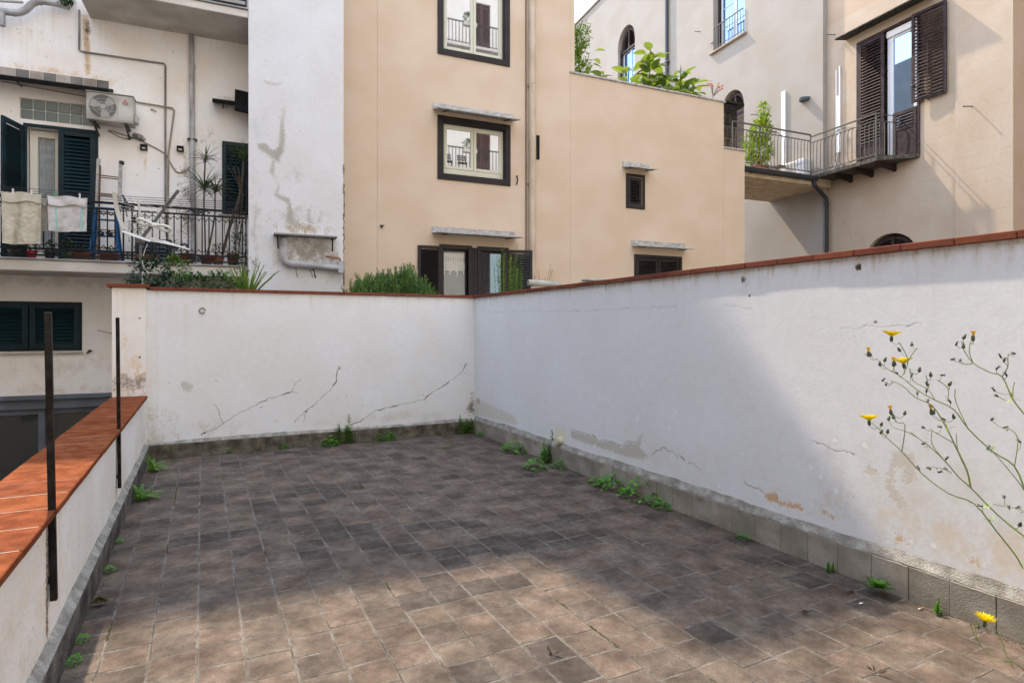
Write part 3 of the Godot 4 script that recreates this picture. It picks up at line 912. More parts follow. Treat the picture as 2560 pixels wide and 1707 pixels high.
# a window or door sash: a frame round panes; z is its middle
func sash(parent: Node, called: String, x0: float, x1: float, y0: float, y1: float, z: float, m: Material, glass: Material, bar := 0.05, deep := 0.05, splits := 1, low := 0.0, pane_name := "pane") -> MeshInstance3D:
	var g := Geo.new()
	var d := deep / 2
	var foot := maxf(bar, low)
	g.soft_box(Vector3(x0, y0, z - d), Vector3(x0 + bar, y1, z + d), 0.004)
	g.soft_box(Vector3(x1 - bar, y0, z - d), Vector3(x1, y1, z + d), 0.004)
	g.soft_box(Vector3(x0 + bar, y0, z - d + 0.001), Vector3(x1 - bar, y0 + foot, z + d - 0.001), 0.004)
	g.soft_box(Vector3(x0 + bar, y1 - bar, z - d + 0.001), Vector3(x1 - bar, y1, z + d - 0.001), 0.004)
	for k in range(1, splits):
		var yy := lerpf(y0 + foot, y1 - bar, float(k) / splits)
		g.soft_box(Vector3(x0 + bar, yy - 0.014, z - d * 0.7), Vector3(x1 - bar, yy + 0.014, z + d * 0.7), 0.003)
	var o := part(parent, called, g, m)
	part(o, pane_name, boxed(Vector3(x0 + bar * 0.8, y0 + foot * 0.9, z - 0.004), Vector3(x1 - bar * 0.8, y1 - bar * 0.8, z + 0.004)), glass)
	return o

func frame_of(x0: float, x1: float, y0: float, y1: float, w: float, z0: float, z1: float) -> Geo:   # a flat casing round an opening, outer measures
	var g := Geo.new()
	g.soft_box(Vector3(x0, y0, z0), Vector3(x0 + w, y1, z1), 0.004)
	g.soft_box(Vector3(x1 - w, y0, z0), Vector3(x1, y1, z1), 0.004)
	g.soft_box(Vector3(x0 + w, y1 - w, z0), Vector3(x1 - w, y1, z1 - 0.002), 0.004)
	g.soft_box(Vector3(x0 + w, y0, z0), Vector3(x1 - w, y0 + w, z1 - 0.002), 0.004)
	return g

func shell(g: Geo, x0: float, x1: float, y0: float, y1: float, z: float, deep: float) -> void:   # the other five sides of a house behind its front
	g.box(Vector3(x0, y0, z - deep - 0.3), Vector3(x1, y1, z - deep))
	g.box(Vector3(x0, y0, z - deep), Vector3(x0 + 0.25, y1, z - 0.36))
	g.box(Vector3(x1 - 0.25, y0, z - deep), Vector3(x1, y1, z - 0.36))
	g.box(Vector3(x0 + 0.25, y1 - 0.3, z - deep), Vector3(x1 - 0.25, y1, z - 0.36))

func front_slab(g: Geo, x0: float, x1: float, y0: float, y1: float, holes: Array, z: float, deep := 0.36) -> void:   # a front wall with thickness
	g.panel(x0, x1, y0, y1, holes, z, deep)
	var was := g.xf
	g.xf = was * Transform3D(Basis(Vector3.UP, PI), Vector3(x0 + x1, 0, 0))
	var back := []
	for h in holes: back.append([x0 + x1 - h[2], h[1], x0 + x1 - h[0], h[3]])
	g.panel(x0, x1, y0, y1, back, -(z - deep), 0.0)
	g.xf = was
	g.quad(Vector3(x0, y1, z), Vector3(x1, y1, z), Vector3(x1, y1, z - deep), Vector3(x0, y1, z - deep))
	g.quad(Vector3(x0, y0, z - deep), Vector3(x0, y0, z), Vector3(x0, y1, z), Vector3(x0, y1, z - deep))
	g.quad(Vector3(x1, y0, z), Vector3(x1, y0, z - deep), Vector3(x1, y1, z - deep), Vector3(x1, y1, z))

func canopy(parent: Node, x0: float, x1: float, y: float, out: float, drop: float, m: Material, iron: Material, up := 0.14, thick := 0.028) -> void:   # a thin stone slab over a window on two iron straps, with an upstand on the wall
	var g := Geo.new()
	g.soft_box(Vector3(x0, y, 0.001), Vector3(x1, y + up, 0.022), 0.003)
	var o := part(parent, "window_canopy", g, m)
	var s := Geo.new()
	s.soft_box(Vector3(x0, -thick, 0), Vector3(x1, 0, out), 0.004)
	part(o, "slab", s, m, Vector3(0, y + 0.01, 0.023), Basis(Vector3.RIGHT, atan2(drop, out)))
	for x: float in [x0 + (x1 - x0) * 0.12, x1 - (x1 - x0) * 0.12]:
		var k := Geo.new()
		k.bar(Vector3(x, y - thick - 0.002, 0.02), Vector3(x, y - thick - 0.004 - drop * 0.8, out * 0.86), 0.035, 0.012)
		part(o, "strap", k, iron)

func glass_mirror() -> StandardMaterial3D: return plain("reflecting glass", lin(0.40, 0.42, 0.45), 0.02, 0.92, 0.9)
func glass_dark() -> StandardMaterial3D: return plain("dark window glass", lin(0.03, 0.034, 0.036), 0.03, 0.0, 0.9)
func glass_pane() -> StandardMaterial3D:
	if mats.has("clear pane"): return mats["clear pane"]
	var m := plain("clear pane", Color(0.85, 0.9, 0.9, 0.12), 0.02, 0.0, 0.6)
	m.transparency = BaseMaterial3D.TRANSPARENCY_ALPHA
	return m


# ------------------------------------------------------------------ white apartment house with the balcony
func build_apartment_house() -> void:
	var o := thing("apartment_house", "white plastered apartment house with green shutters and a long plant balcony", "house", FF)
	var p := Plaster.new(760, 1120, -7.0, -1.70, -0.4, 7.4, Color(0.935, 0.93, 0.925), Color(0.915, 0.89, 0.862), 1.0, 41)
	var rust := Color(0.78, 0.60, 0.44)
	p.runs(-5.6, -4.3, 7.3, 1.5, 50, Color(0.80, 0.72, 0.63), 0.4)
	p.runs(-5.6, -4.4, 6.6, 0.7, 30, rust, 0.3)
	p.bare([Vector2(-4.40, 7.0), Vector2(-4.30, 7.0), Vector2(-4.27, 6.0), Vector2(-4.33, 5.94), Vector2(-4.36, 6.4)], Color(0.80, 0.68, 0.55), 0.75, 0.05, -10)
	p.stain(-4.32, 6.75, 0.08, 0.2, Color(0.32, 0.27, 0.23), 0.9, 0.0)
	p.stain(-4.33, 6.2, 0.07, 0.5, Color(0.6, 0.45, 0.34), 0.7, 0.15)
	p.stain(-4.0, 5.93, 0.3, 0.12, Color(0.82, 0.70, 0.58), 0.6, 0.0)
	p.stain(-4.8, 5.95, 0.9, 0.07, Color(0.82, 0.68, 0.54), 0.7, -0.05)
	p.stain(-2.83, 3.75, 0.14, 0.9, Color(0.42, 0.38, 0.34), 0.85, 0.05)
	p.stain(-2.82, 4.6, 0.07, 0.5, Color(0.55, 0.47, 0.42), 0.5, 0.15)
	p.stain(-2.45, 5.15, 0.18, 0.3, Color(0.40, 0.35, 0.29), 0.85, 0.32)
	p.stain(-2.1, 5.8, 0.3, 0.14, Color(0.68, 0.66, 0.64), 0.7, 0.0)
	p.stain(-3.45, 4.5, 0.03, 0.2, rust, 0.6, 0.1)
	p.stain(-4.9, 2.40, 2.2, 0.12, Color(0.80, 0.78, 0.75), 0.7, 0.0)
	p.stain(-4.9, 0.55, 1.2, 0.12, Color(0.80, 0.74, 0.66), 0.7, 0.1)
	p.stain(-4.7, 0.95, 1.2, 0.25, Color(0.79, 0.76, 0.72), 0.5, 0.1)
	p.runs(-7.0, -1.8, 2.5, 0.5, 70, Color(0.74, 0.70, 0.65), 0.35)
	p.runs(-4.4, -1.8, 6.95, 0.7, 60, Color(0.80, 0.74, 0.67), 0.3)
	p.specks(200, 0.4, 7.0, Color(0.55, 0.5, 0.45), 0.6, 0.008)
	var holes := [[-5.17, 2.67, -4.20, 4.97], [-5.25, 5.09, -4.22, 5.44], [-7.0, -0.4, -3.62, 0.40], [-5.86, 1.26, -4.43, 1.99], [-2.15, 3.80, -1.80, 5.02]]
	var g := Geo.new()
	front_slab(g, -7.0, -1.70, -0.4, 7.4, holes, 0.0, 0.30)
	part(o, "front_wall", g, p.material(0.5, "stained house plaster"))
	var w := worn("house plaster", lin(0.70, 0.66, 0.61))
	var r := Geo.new()
	front_slab(r, -7.0, -1.70, 7.4, 10.6, [], 0.0, 0.30)
	front_slab(r, -13.0, -7.0, -3.4, 10.6, [], 0.0, 0.30)
	front_slab(r, -3.62, -1.70, -3.4, -0.4, [], 0.0, 0.30)
	r.box(Vector3(-7.0, -3.38, -3.1), Vector3(-3.62, -3.3, 0.0))
	shell(r, -13.0, -1.70, -3.4, 10.6, 0.0, 8.0)
	part(o, "outer_walls", r, w)
	var dark := plain("room dimness", lin(0.10, 0.095, 0.09), 0.9)  # dark colour stands in for the dimness of the rooms
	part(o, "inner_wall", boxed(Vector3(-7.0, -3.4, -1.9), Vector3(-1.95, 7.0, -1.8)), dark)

	# balconies
	var slabm := worn("balcony plaster", lin(0.69, 0.66, 0.62), 0.9, 0.9, 0.9)
	var marble := worn("grey marble", lin(0.50, 0.50, 0.50), 0.5, 0.8, 0.75)
	part(o, "balcony_slab", boxed(Vector3(-8.0, 2.475, 0.001), Vector3(-1.86, 2.645, 1.1), 0.012), slabm)
	part(o, "balcony_edging", boxed(Vector3(-8.0, 2.646, 0.002), Vector3(-1.85, 2.672, 1.13), 0.005), marble)
	part(o, "upper_balcony_slab", boxed(Vector3(-4.27, 6.955, 0.001), Vector3(-1.765, 7.09, 1.1), 0.012), slabm)
	part(o, "upper_balcony_edging", boxed(Vector3(-4.27, 7.091, 0.002), Vector3(-1.765, 7.118, 1.13), 0.005), marble)
	ornate_rail(o, "upper_railing", -4.2, -1.8, 7.12, 1.05, [])
	ornate_rail(o, "balcony_railing", -7.0, -1.80, 2.67, 1.05, [-3.55, -2.53, -4.55])

	var green := worn("dark green paint", lin(0.006, 0.033, 0.046), 0.45, 0.8, 0.7, 1.0, 0.02)
	var cream := plain("cream frame", lin(0.62, 0.58, 0.49), 0.5)
	# door: outer frame, sash with curtain, one leaf shut, one folded out
	part(o, "door_frame", frame_of(-5.20, -4.15, 2.66, 5.02, 0.05, -0.02, 0.025), green)
	sash(o, "balcony_door", -5.15, -4.69, 2.69, 4.95, -0.16, cream, glass_pane(), 0.11, 0.06, 1, 0.2)
	var cur := Geo.new()
	var px := Vector3()
	for k in 25:
		var xk := -5.05 + k * 0.018
		var q := Vector3(xk, 0, -0.24 + 0.022 * sin(k * 1.3) + rnd(-0.004, 0.004))
		if k > 0: cur.quad(px + Vector3(0, 2.8, 0), q + Vector3(0, 2.8, 0), q + Vector3(0, 4.86, 0), px + Vector3(0, 4.86, 0))
		px = q
	var lace := worn("lace curtain", lin(0.50, 0.56, 0.60), 0.9, 0.6, 0.8, 3.0, 0.0, 0.9, 0.12)
	part(o, "curtain", cur, lace)
	shutter(o, "door_shutter", 0.535, 2.24, green, Vector3(-4.715, 2.72, 0.03), Basis(), 0.062, 0.0, [1.1], 0.085)
	shutter(o, "door_shutter", 0.535, 2.24, green, Vector3(-5.19, 2.72, 0.03), Basis(Vector3.UP, -deg_to_rad(105)), 0.062, 0.0, [1.1], 0.085)
	# glass blocks above the door, each one separate
	var gb := plain("glass block", lin(0.17, 0.21, 0.21), 0.12, 0.0, 0.7)
	var fill := plain("block joint", lin(0.55, 0.58, 0.55), 0.8)
	var block := boxed(Vector3(0.006, 0.006, 0), Vector3(0.164, 0.168, 0.06), 0.012).mesh()
	part(o, "block_joints", boxed(Vector3(-5.25, 5.09, -0.1), Vector3(-4.22, 5.44, -0.045)), fill)
	for i in 6:
		for j in 2: part(o, "glass_block", block, gb, Vector3(-5.25 + i * 0.1717, 5.09 + j * 0.1745, -0.09), Basis(Vector3.UP, rnd(-0.02, 0.02)))
	# window beside the tower, shutters shut
	shutter(o, "window_shutter", 0.46, 1.35, green, Vector3(-2.21, 3.73, 0.03), Basis(), 0.062, 0.0, [], 0.075)
	part(o, "window_sill", boxed(Vector3(-2.27, 3.685, 0.0), Vector3(-1.72, 3.715, 0.06), 0.004), marble)
	# window below the balcony
	part(o, "window_frame", frame_of(-5.98, -4.385, 1.215, 2.045, 0.045, 0.0, 0.02), green)
	for k in 2: shutter(o, "window_shutter", 0.70, 0.76, green, Vector3(-5.825 + k * 0.715, 1.25, 0.03), Basis(), 0.06, 0.0, [], 0.085)
	part(o, "window_sill", boxed(Vector3(-6.05, 1.172, 0.0), Vector3(-4.37, 1.20, 0.07), 0.004), slabm)
	# slate blue glazed front on the ground floor
	var slate := worn("slate blue metal", lin(0.16, 0.185, 0.225), 0.45, 0.9, 0.85, 1.0, 0.0)
	part(o, "shop_lintel", boxed(Vector3(-7.0, 0.40, 0.0), Vector3(-3.62, 0.475, 0.05), 0.006), slate)
	part(o, "shutter_box", boxed(Vector3(-6.99, 0.235, -0.16), Vector3(-3.63, 0.399, -0.02), 0.006), slate)
	for k in 3:
		var sx: float = -6.40 + k * 1.47
		sash(o, "glass_door", sx, sx + 1.47, -3.3, 0.233, -0.10 - 0.03 * (k % 2), slate, glass_dark(), 0.09, 0.05, 1, 0.2)

	# awnings of old bitumen boards on the wall
	var tar := worn("tarred board", lin(0.018, 0.018, 0.020), 0.75, 0.5, 0.5, 3.0, 0.6, 1.2)
	var iron := plain("black iron", lin(0.02, 0.02, 0.022), 0.6, 0.3)
	for a in [[-5.9, -3.93, 5.78, 0.46, 0.16], [-2.36, -1.78, 5.86, 0.36, 0.12]]:
		var t := Geo.new()
		t.soft_box(Vector3(a[0], -0.075, 0.0), Vector3(a[1], 0.0, a[3]), 0.01)
		var aw := part(o, "awning", t, tar, Vector3(0, a[2], 0.002), Basis(Vector3.RIGHT, atan2(a[4], a[3])))
		for x: float in [a[0] + 0.68 if a[1] < -3 else a[0] + 0.17, a[1] - 0.06]:
			var k := Geo.new()
			k.bar(Vector3(x, -0.04, a[3] * 0.85), Vector3(x, -0.16, 0.03), 0.02, 0.012)
			part(aw, "bracket", k, iron)
	# the second awning tilted down in front of the tower
	var tb := Geo.new()
	tb.soft_box(Vector3(0, -0.015, 0), Vector3(0.6, 0.015, 0.62), 0.006)
	part(o, "tilted_board", tb, tar, Vector3(-1.99, 6.04, 0.12), Basis.from_euler(Vector3(0.95, 0.0, -0.12)))
	var tones := [lin(0.26, 0.25, 0.235), lin(0.52, 0.47, 0.41), lin(0.32, 0.315, 0.30), lin(0.60, 0.53, 0.46)]
	for i in 9:
		var k := [1, 3, 0, 3, 2, 3, 2, 1, 0][i] as int
		part(o, "wall_tile", boxed(Vector3(0, 0, 0), Vector3(0.178, 0.17, 0.012), 0.003), worn("bathroom tile %d" % k, tones[k], 0.7, 0.8, 0.7), Vector3(-5.68 + i * 0.188, 5.735, 0.001))

	# pipes on the wall
	var galv := worn("galvanised pipe", lin(0.42, 0.40, 0.38), 0.5, 0.7, 0.7, 2.0, 0.0)
	var pvc := worn("white drainpipe", lin(0.60, 0.60, 0.62), 0.5, 0.85, 0.7, 1.0, 0.0)
	var d := Geo.new()
	d.tube([Vector3(-2.71, 6.95, 0.06), Vector3(-2.70, 5.0, 0.06), Vector3(-2.67, 2.68, 0.06)], 0.046, 14)
	for y in [6.35, 5.0, 4.45]: d.tube([Vector3(-2.70, y, 0.06), Vector3(-2.70, y + 0.06, 0.06)], 0.052, 14)
	var dp := part(o, "downpipe", d, pvc)
	part(dp, "clip", boxed(Vector3(-2.78, 5.02, 0.0), Vector3(-2.62, 5.045, 0.11), 0.004), iron)
	part(o, "water_pipe", tubed([Vector3(-4.42, 7.05, 0.03), Vector3(-4.42, 6.36, 0.03), Vector3(-4.36, 6.345, 0.03), Vector3(-3.15, 6.355, 0.03), Vector3(-3.13, 6.32, 0.03), Vector3(-3.13, 2.7, 0.03)], 0.016, 8), galv)
	part(o, "water_pipe", tubed([Vector3(-3.58, 5.60, 0.03), Vector3(-3.02, 5.575, 0.03), Vector3(-2.99, 5.54, 0.03), Vector3(-3.08, 4.75, 0.03), Vector3(-3.10, 2.7, 0.03)], 0.014, 8), worn("beige pipe", lin(0.42, 0.36, 0.29), 0.6))
	part(o, "cable", tubed(smooth_path([Vector3(-5.5, 5.66, 0.012), Vector3(-4.9, 5.62, 0.012), Vector3(-4.22, 5.58, 0.012)]), 0.009, 6), plain("grey cable", lin(0.3, 0.27, 0.23), 0.7))
	part(o, "cable", tubed(smooth_path([Vector3(-3.98, 5.04, 0.05), Vector3(-3.7, 4.98, 0.02), Vector3(-3.45, 4.9, 0.015), Vector3(-3.15, 4.75, 0.012), Vector3(-3.06, 4.6, 0.012), Vector3(-2.95, 4.43, 0.02), Vector3(-2.82, 4.46, 0.02), Vector3(-2.74, 4.55, 0.02)]), 0.012, 6), plain("grey cable", lin(0.3, 0.27, 0.23), 0.7))
	part(o, "cable", tubed(smooth_path([Vector3(-4.0, 5.02, 0.1), Vector3(-3.85, 4.95, 0.06), Vector3(-3.72, 4.93, 0.03), Vector3(-3.6, 4.97, 0.03)]), 0.007, 6), plain("black cable", lin(0.03, 0.03, 0.03), 0.6))
	# flue with an elbow
	var fl := Geo.new()
	fl.tube(smooth_path([Vector3(-5.43, 6.50, 0.2), Vector3(-5.43, 6.72, 0.2)]), 0.05, 14)
	fl.tube(smooth_path([Vector3(-5.46, 6.75, 0.17), Vector3(-5.25, 6.76, 0.17), Vector3(-5.13, 6.83, 0.17), Vector3(-5.04, 6.95, 0.17), Vector3(-4.92, 7.02, 0.17), Vector3(-4.72, 7.04, 0.15), Vector3(-4.55, 7.04, 0.10)]), 0.055, 14)
	for x in [-5.28, -4.95]: fl.tube([Vector3(x, 6.755 if x < -5 else 7.0, 0.17), Vector3(x + 0.02, 6.757 if x < -5 else 7.01, 0.17)], 0.061, 14)
	part(o, "flue_pipe", fl, worn("flue enamel", lin(0.60, 0.61, 0.63), 0.4, 0.8, 0.7, 1.0, 0.0))
	part(o, "vent_pipe", tubed([Vector3(-5.9, 6.88, 0.12), Vector3(-5.17, 6.975, 0.12)], 0.022, 10), pvc)
	var band := Geo.new()                                            # hook left in the wall
	band.tube(smooth_path([Vector3(-3.36, 5.50, 0.0), Vector3(-3.34, 5.505, 0.03), Vector3(-3.27, 5.47, 0.03)]), 0.008, 6)
	part(o, "hook", band, iron)
	var cl := Geo.new()                                              # cleat beside the lower window
	cl.bar(Vector3(-4.31, 1.165, 0.04), Vector3(-4.25, 1.225, 0.05), 0.02, 0.02); cl.bar(Vector3(-4.30, 1.22, 0.04), Vector3(-4.23, 1.20, 0.05), 0.014, 0.014); cl.bar(Vector3(-4.28, 1.19, 0.0), Vector3(-4.28, 1.19, 0.05), 0.02, 0.02)
	part(o, "shutter_catch", cl, iron)
	var arm := Geo.new()
	arm.bar(Vector3(-4.12, 1.56, 0.20), Vector3(-3.80, 1.47, 0.02), 0.035, 0.008)
	part(o, "iron_arm", arm, worn("rusty iron", lin(0.06, 0.05, 0.045), 0.8))


func ornate_rail(parent: Node, called: String, x0: float, x1: float, y: float, z: float, medallions: Array) -> void:
	var iron := worn("wrought iron", lin(0.012, 0.012, 0.015), 0.55, 0.7, 0.7, 2.0, 0.0)
	var g := Geo.new()
	for h in [[0.93, 0.019], [0.83, 0.013], [0.155, 0.013], [0.055, 0.013]]:
		g.box(Vector3(x0, y + h[0] - h[1], z - 0.015), Vector3(x1, y + h[0] + h[1], z + 0.015))
	for x: float in [x0, x1, -3.61, -3.49]:
		if x >= x0 and x <= x1: g.box(Vector3(x - 0.011, y, z - 0.011), Vector3(x + 0.011, y + 0.93, z + 0.011))
	var o := part(parent, called, g, iron)
	var b := Geo.new()
	var pts := []
	var rr := []
	for i in 34:
		pts.append(Vector3(0, 0.165 + i * 0.02, 0))
		rr.append(0.0125 if i % 2 else 0.008)
	b.tube(pts, rr, 5)
	for s: float in [-1.0, 1.0]:                                         # two little horns above and below
		for yy: float in [0.165, 0.82]:
			var k := 1.0 if yy < 0.5 else -1.0
			var q := []
			for i in 6:
				var a := PI * 0.5 * i / 5.0
				q.append(Vector3(s * 0.047 * sin(a), yy + k * (0.10 - 0.055 * cos(a) - 0.045 * (1 - cos(a)) * 0.2), 0))
			b.tube(q, 0.0062, 4)
	var bm := b.mesh()
	var x := x0 + 0.05
	while x < x1 - 0.02:
		if absf(x + 3.55) > 0.1 or called != "balcony_railing": part(o, "baluster", bm, iron, Vector3(x, y, z))
		x += 0.104
	for mx in medallions:
		for yy: float in [0.88, 0.105]:
			var r := Geo.new()
			for s: float in [-1.0, 0.0, 1.0]:
				var q := []
				for i in 13: q.append(Vector3(mx + s * 0.062 + 0.026 * cos(TAU * i / 12), y + yy + 0.03 * sin(TAU * i / 12), z + 0.016))
				r.tube(q, 0.008, 5)
				for i in 4:
					var a := TAU * i / 8
					r.bar(Vector3(mx + s * 0.062 - 0.026 * cos(a), y + yy - 0.03 * sin(a), z + 0.016), Vector3(mx + s * 0.062 + 0.026 * cos(a), y + yy + 0.03 * sin(a), z + 0.016), 0.008, 0.008)
			if mx == -2.53:
				for s: float in [-1.0, 1.0]: r.tube(smooth_path([Vector3(mx + s * 0.09, y + yy + 0.02, z + 0.016), Vector3(mx + s * 0.14, y + yy + 0.015, z + 0.016), Vector3(mx + s * 0.17, y + yy, z + 0.016), Vector3(mx + s * 0.13, y + yy - 0.02, z + 0.016)]), 0.009, 5)
			part(o, "medallion", r, iron)


# ------------------------------------------------------------------ the white tower between the houses
func build_tower() -> void:
	var o := thing("stair_tower", "narrow white stair tower with peeling plaster and a boarded niche", "house", FF)
	var p := Plaster.new(300, 1180, -1.76, -0.16, 1.6, 8.2, Color(0.82, 0.82, 0.825), Color(0.795, 0.79, 0.785), 0.8, 51)
	var bare := Color(0.634, 0.616, 0.581)
	var v := func(a: Array) -> Array:
		var r := []
		for k in a: r.append(Vector2(k[0], k[1]))
		return r
	p.bare(v.call([[-1.17, 5.55], [-1.20, 5.2], [-1.17, 4.95], [-1.2, 4.7], [-1.25, 4.62], [-1.27, 4.5], [-1.38, 4.60], [-1.62, 4.78], [-1.6, 4.72], [-1.46, 4.64], [-1.34, 4.55], [-1.36, 4.3], [-1.26, 4.1], [-1.3, 3.95], [-1.1, 3.9], [-1.05, 3.7], [-1.0, 3.45], [-1.16, 3.45], [-1.12, 3.8], [-1.34, 3.92], [-1.28, 4.15], [-1.42, 4.35], [-1.35, 4.66], [-1.27, 4.85], [-1.25, 5.2]]), bare, 0.85, 0.07)
	p.bare(v.call([[-1.64, 4.80], [-1.5, 4.83], [-1.38, 4.72], [-1.24, 4.78], [-1.22, 4.66], [-1.3, 4.56], [-1.5, 4.66]]), bare, 0.85, 0.06)
	p.bare(v.call([[-1.54, 5.93], [-1.35, 5.9], [-1.2, 5.93], [-1.3, 5.86], [-1.48, 5.86]]), Color(0.722, 0.713, 0.695), 0.8, 0.04)
	p.stain(-1.0, 4.35, 0.18, 0.22, Color(0.704, 0.695, 0.669), 0.8, 0.15)
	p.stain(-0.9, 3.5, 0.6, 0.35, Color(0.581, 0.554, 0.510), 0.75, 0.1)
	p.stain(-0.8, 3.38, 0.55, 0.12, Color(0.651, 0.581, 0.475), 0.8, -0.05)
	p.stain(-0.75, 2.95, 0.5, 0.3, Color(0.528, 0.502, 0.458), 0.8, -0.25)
	p.stain(-1.28, 2.85, 0.10, 0.25, Color(0.581, 0.493, 0.387), 0.7, 0.0)
	p.stain(-1.6, 5.1, 0.2, 0.5, Color(0.704, 0.722, 0.757), 0.6, 0.1)
	p.stain(-1.66, 3.4, 0.12, 1.2, Color(0.616, 0.598, 0.572), 0.6, 0.15)
	p.stain(-1.65, 2.75, 0.15, 0.2, Color(0.334, 0.317, 0.299), 0.8, 0.25)
	p.stain(-0.35, 2.7, 0.18, 0.4, Color(0.651, 0.634, 0.598), 0.6, 0.1)
	for x in [-1.0, -0.75, -0.7]: p.crack([Vector2(x, 2.72), Vector2(x + 0.04, 2.5)], 0.012, Color(0.317, 0.264, 0.229), 0.9)
	p.crack(v.call([[-1.72, 2.8], [-1.6, 2.62], [-1.58, 2.5]]), 0.008, Color(0.352, 0.334, 0.317), 0.7)
	p.specks(120, 2.0, 6.5, Color(0.581, 0.572, 0.554), 0.6, 0.008)
	var g := Geo.new()
	g.panel(-1.76, -0.16, 1.6, 8.2, [], 1.1, 0.0)
	part(o, "front_wall", g, p.material(0.6, "peeling tower plaster"))
	var b := Geo.new()
	b.box(Vector3(-1.76, -3.4, -6.0), Vector3(-0.16, 10.95, 1.096))
	b.box(Vector3(-1.76, -3.4, 1.0), Vector3(-0.16, 1.6, 1.1))
	b.box(Vector3(-1.76, 8.2, 1.0), Vector3(-0.16, 10.95, 1.1))
	b.box(Vector3(-1.80, 10.95, -6.0), Vector3(-0.12, 11.05, 1.14))
	part(o, "body", b, worn("tower plaster", lin(0.62, 0.62, 0.62)))
	var edge := Geo.new()                                              # the ragged strip of old render where the beige house begins
	for k in 40: edge.soft_box(Vector3(-0.165 + rnd(-0.012, 0.01), 2.2 + k * 0.06, 1.02), Vector3(-0.145 + rnd(-0.012, 0.012), 2.2 + k * 0.06 + 0.06, 1.104), 0.005)
	part(o, "render_edge", edge, worn("old render", lin(0.36, 0.32, 0.27), 0.95, 0.6))
	var board := worn("grey stone board", lin(0.40, 0.39, 0.37), 0.8, 0.7)
	var iron := plain("black iron", lin(0.02, 0.02, 0.022), 0.6, 0.3)
	var c := part(o, "niche_canopy", boxed(Vector3(-1.36, 3.215, 1.101), Vector3(-0.30, 3.245, 1.33), 0.004), board)
	for x in [-1.30, -0.38]:
		var s := Geo.new()
		s.bar(Vector3(x, 3.20, 1.30), Vector3(x + 0.02, 3.0, 1.11), 0.022, 0.014); s.bar(Vector3(x, 3.205, 1.10), Vector3(x, 3.205, 1.31), 0.022, 0.014)
		part(c, "bracket", s, iron)
	var pvc := worn("white drainpipe", lin(0.60, 0.60, 0.62))
	var pp := Geo.new()
	pp.tube(smooth_path([Vector3(-1.19, 3.17, 1.10), Vector3(-1.19, 3.15, 1.17), Vector3(-1.19, 3.05, 1.19), Vector3(-1.19, 2.85, 1.19), Vector3(-1.17, 2.77, 1.19), Vector3(-1.08, 2.73, 1.19), Vector3(-0.9, 2.725, 1.19), Vector3(-0.25, 2.69, 1.19)]), 0.06, 14)
	pp.tube([Vector3(-0.22, 2.60, 1.19), Vector3(-0.22, 2.80, 1.19)], 0.068, 14)
	for y in [3.06, 2.88]: pp.tube([Vector3(-1.19, y, 1.19), Vector3(-1.19, y + 0.02, 1.19)], 0.065, 14)
	part(o, "drain_pipe", pp, pvc)
	part(o, "small_pipe", tubed(smooth_path([Vector3(-0.46, 2.90, 1.11), Vector3(-0.42, 2.895, 1.15), Vector3(-0.30, 2.88, 1.16), Vector3(-0.24, 2.86, 1.17), Vector3(-0.22, 2.78, 1.19)]), 0.02, 8), worn("orange pipe", lin(0.45, 0.24, 0.16), 0.6))


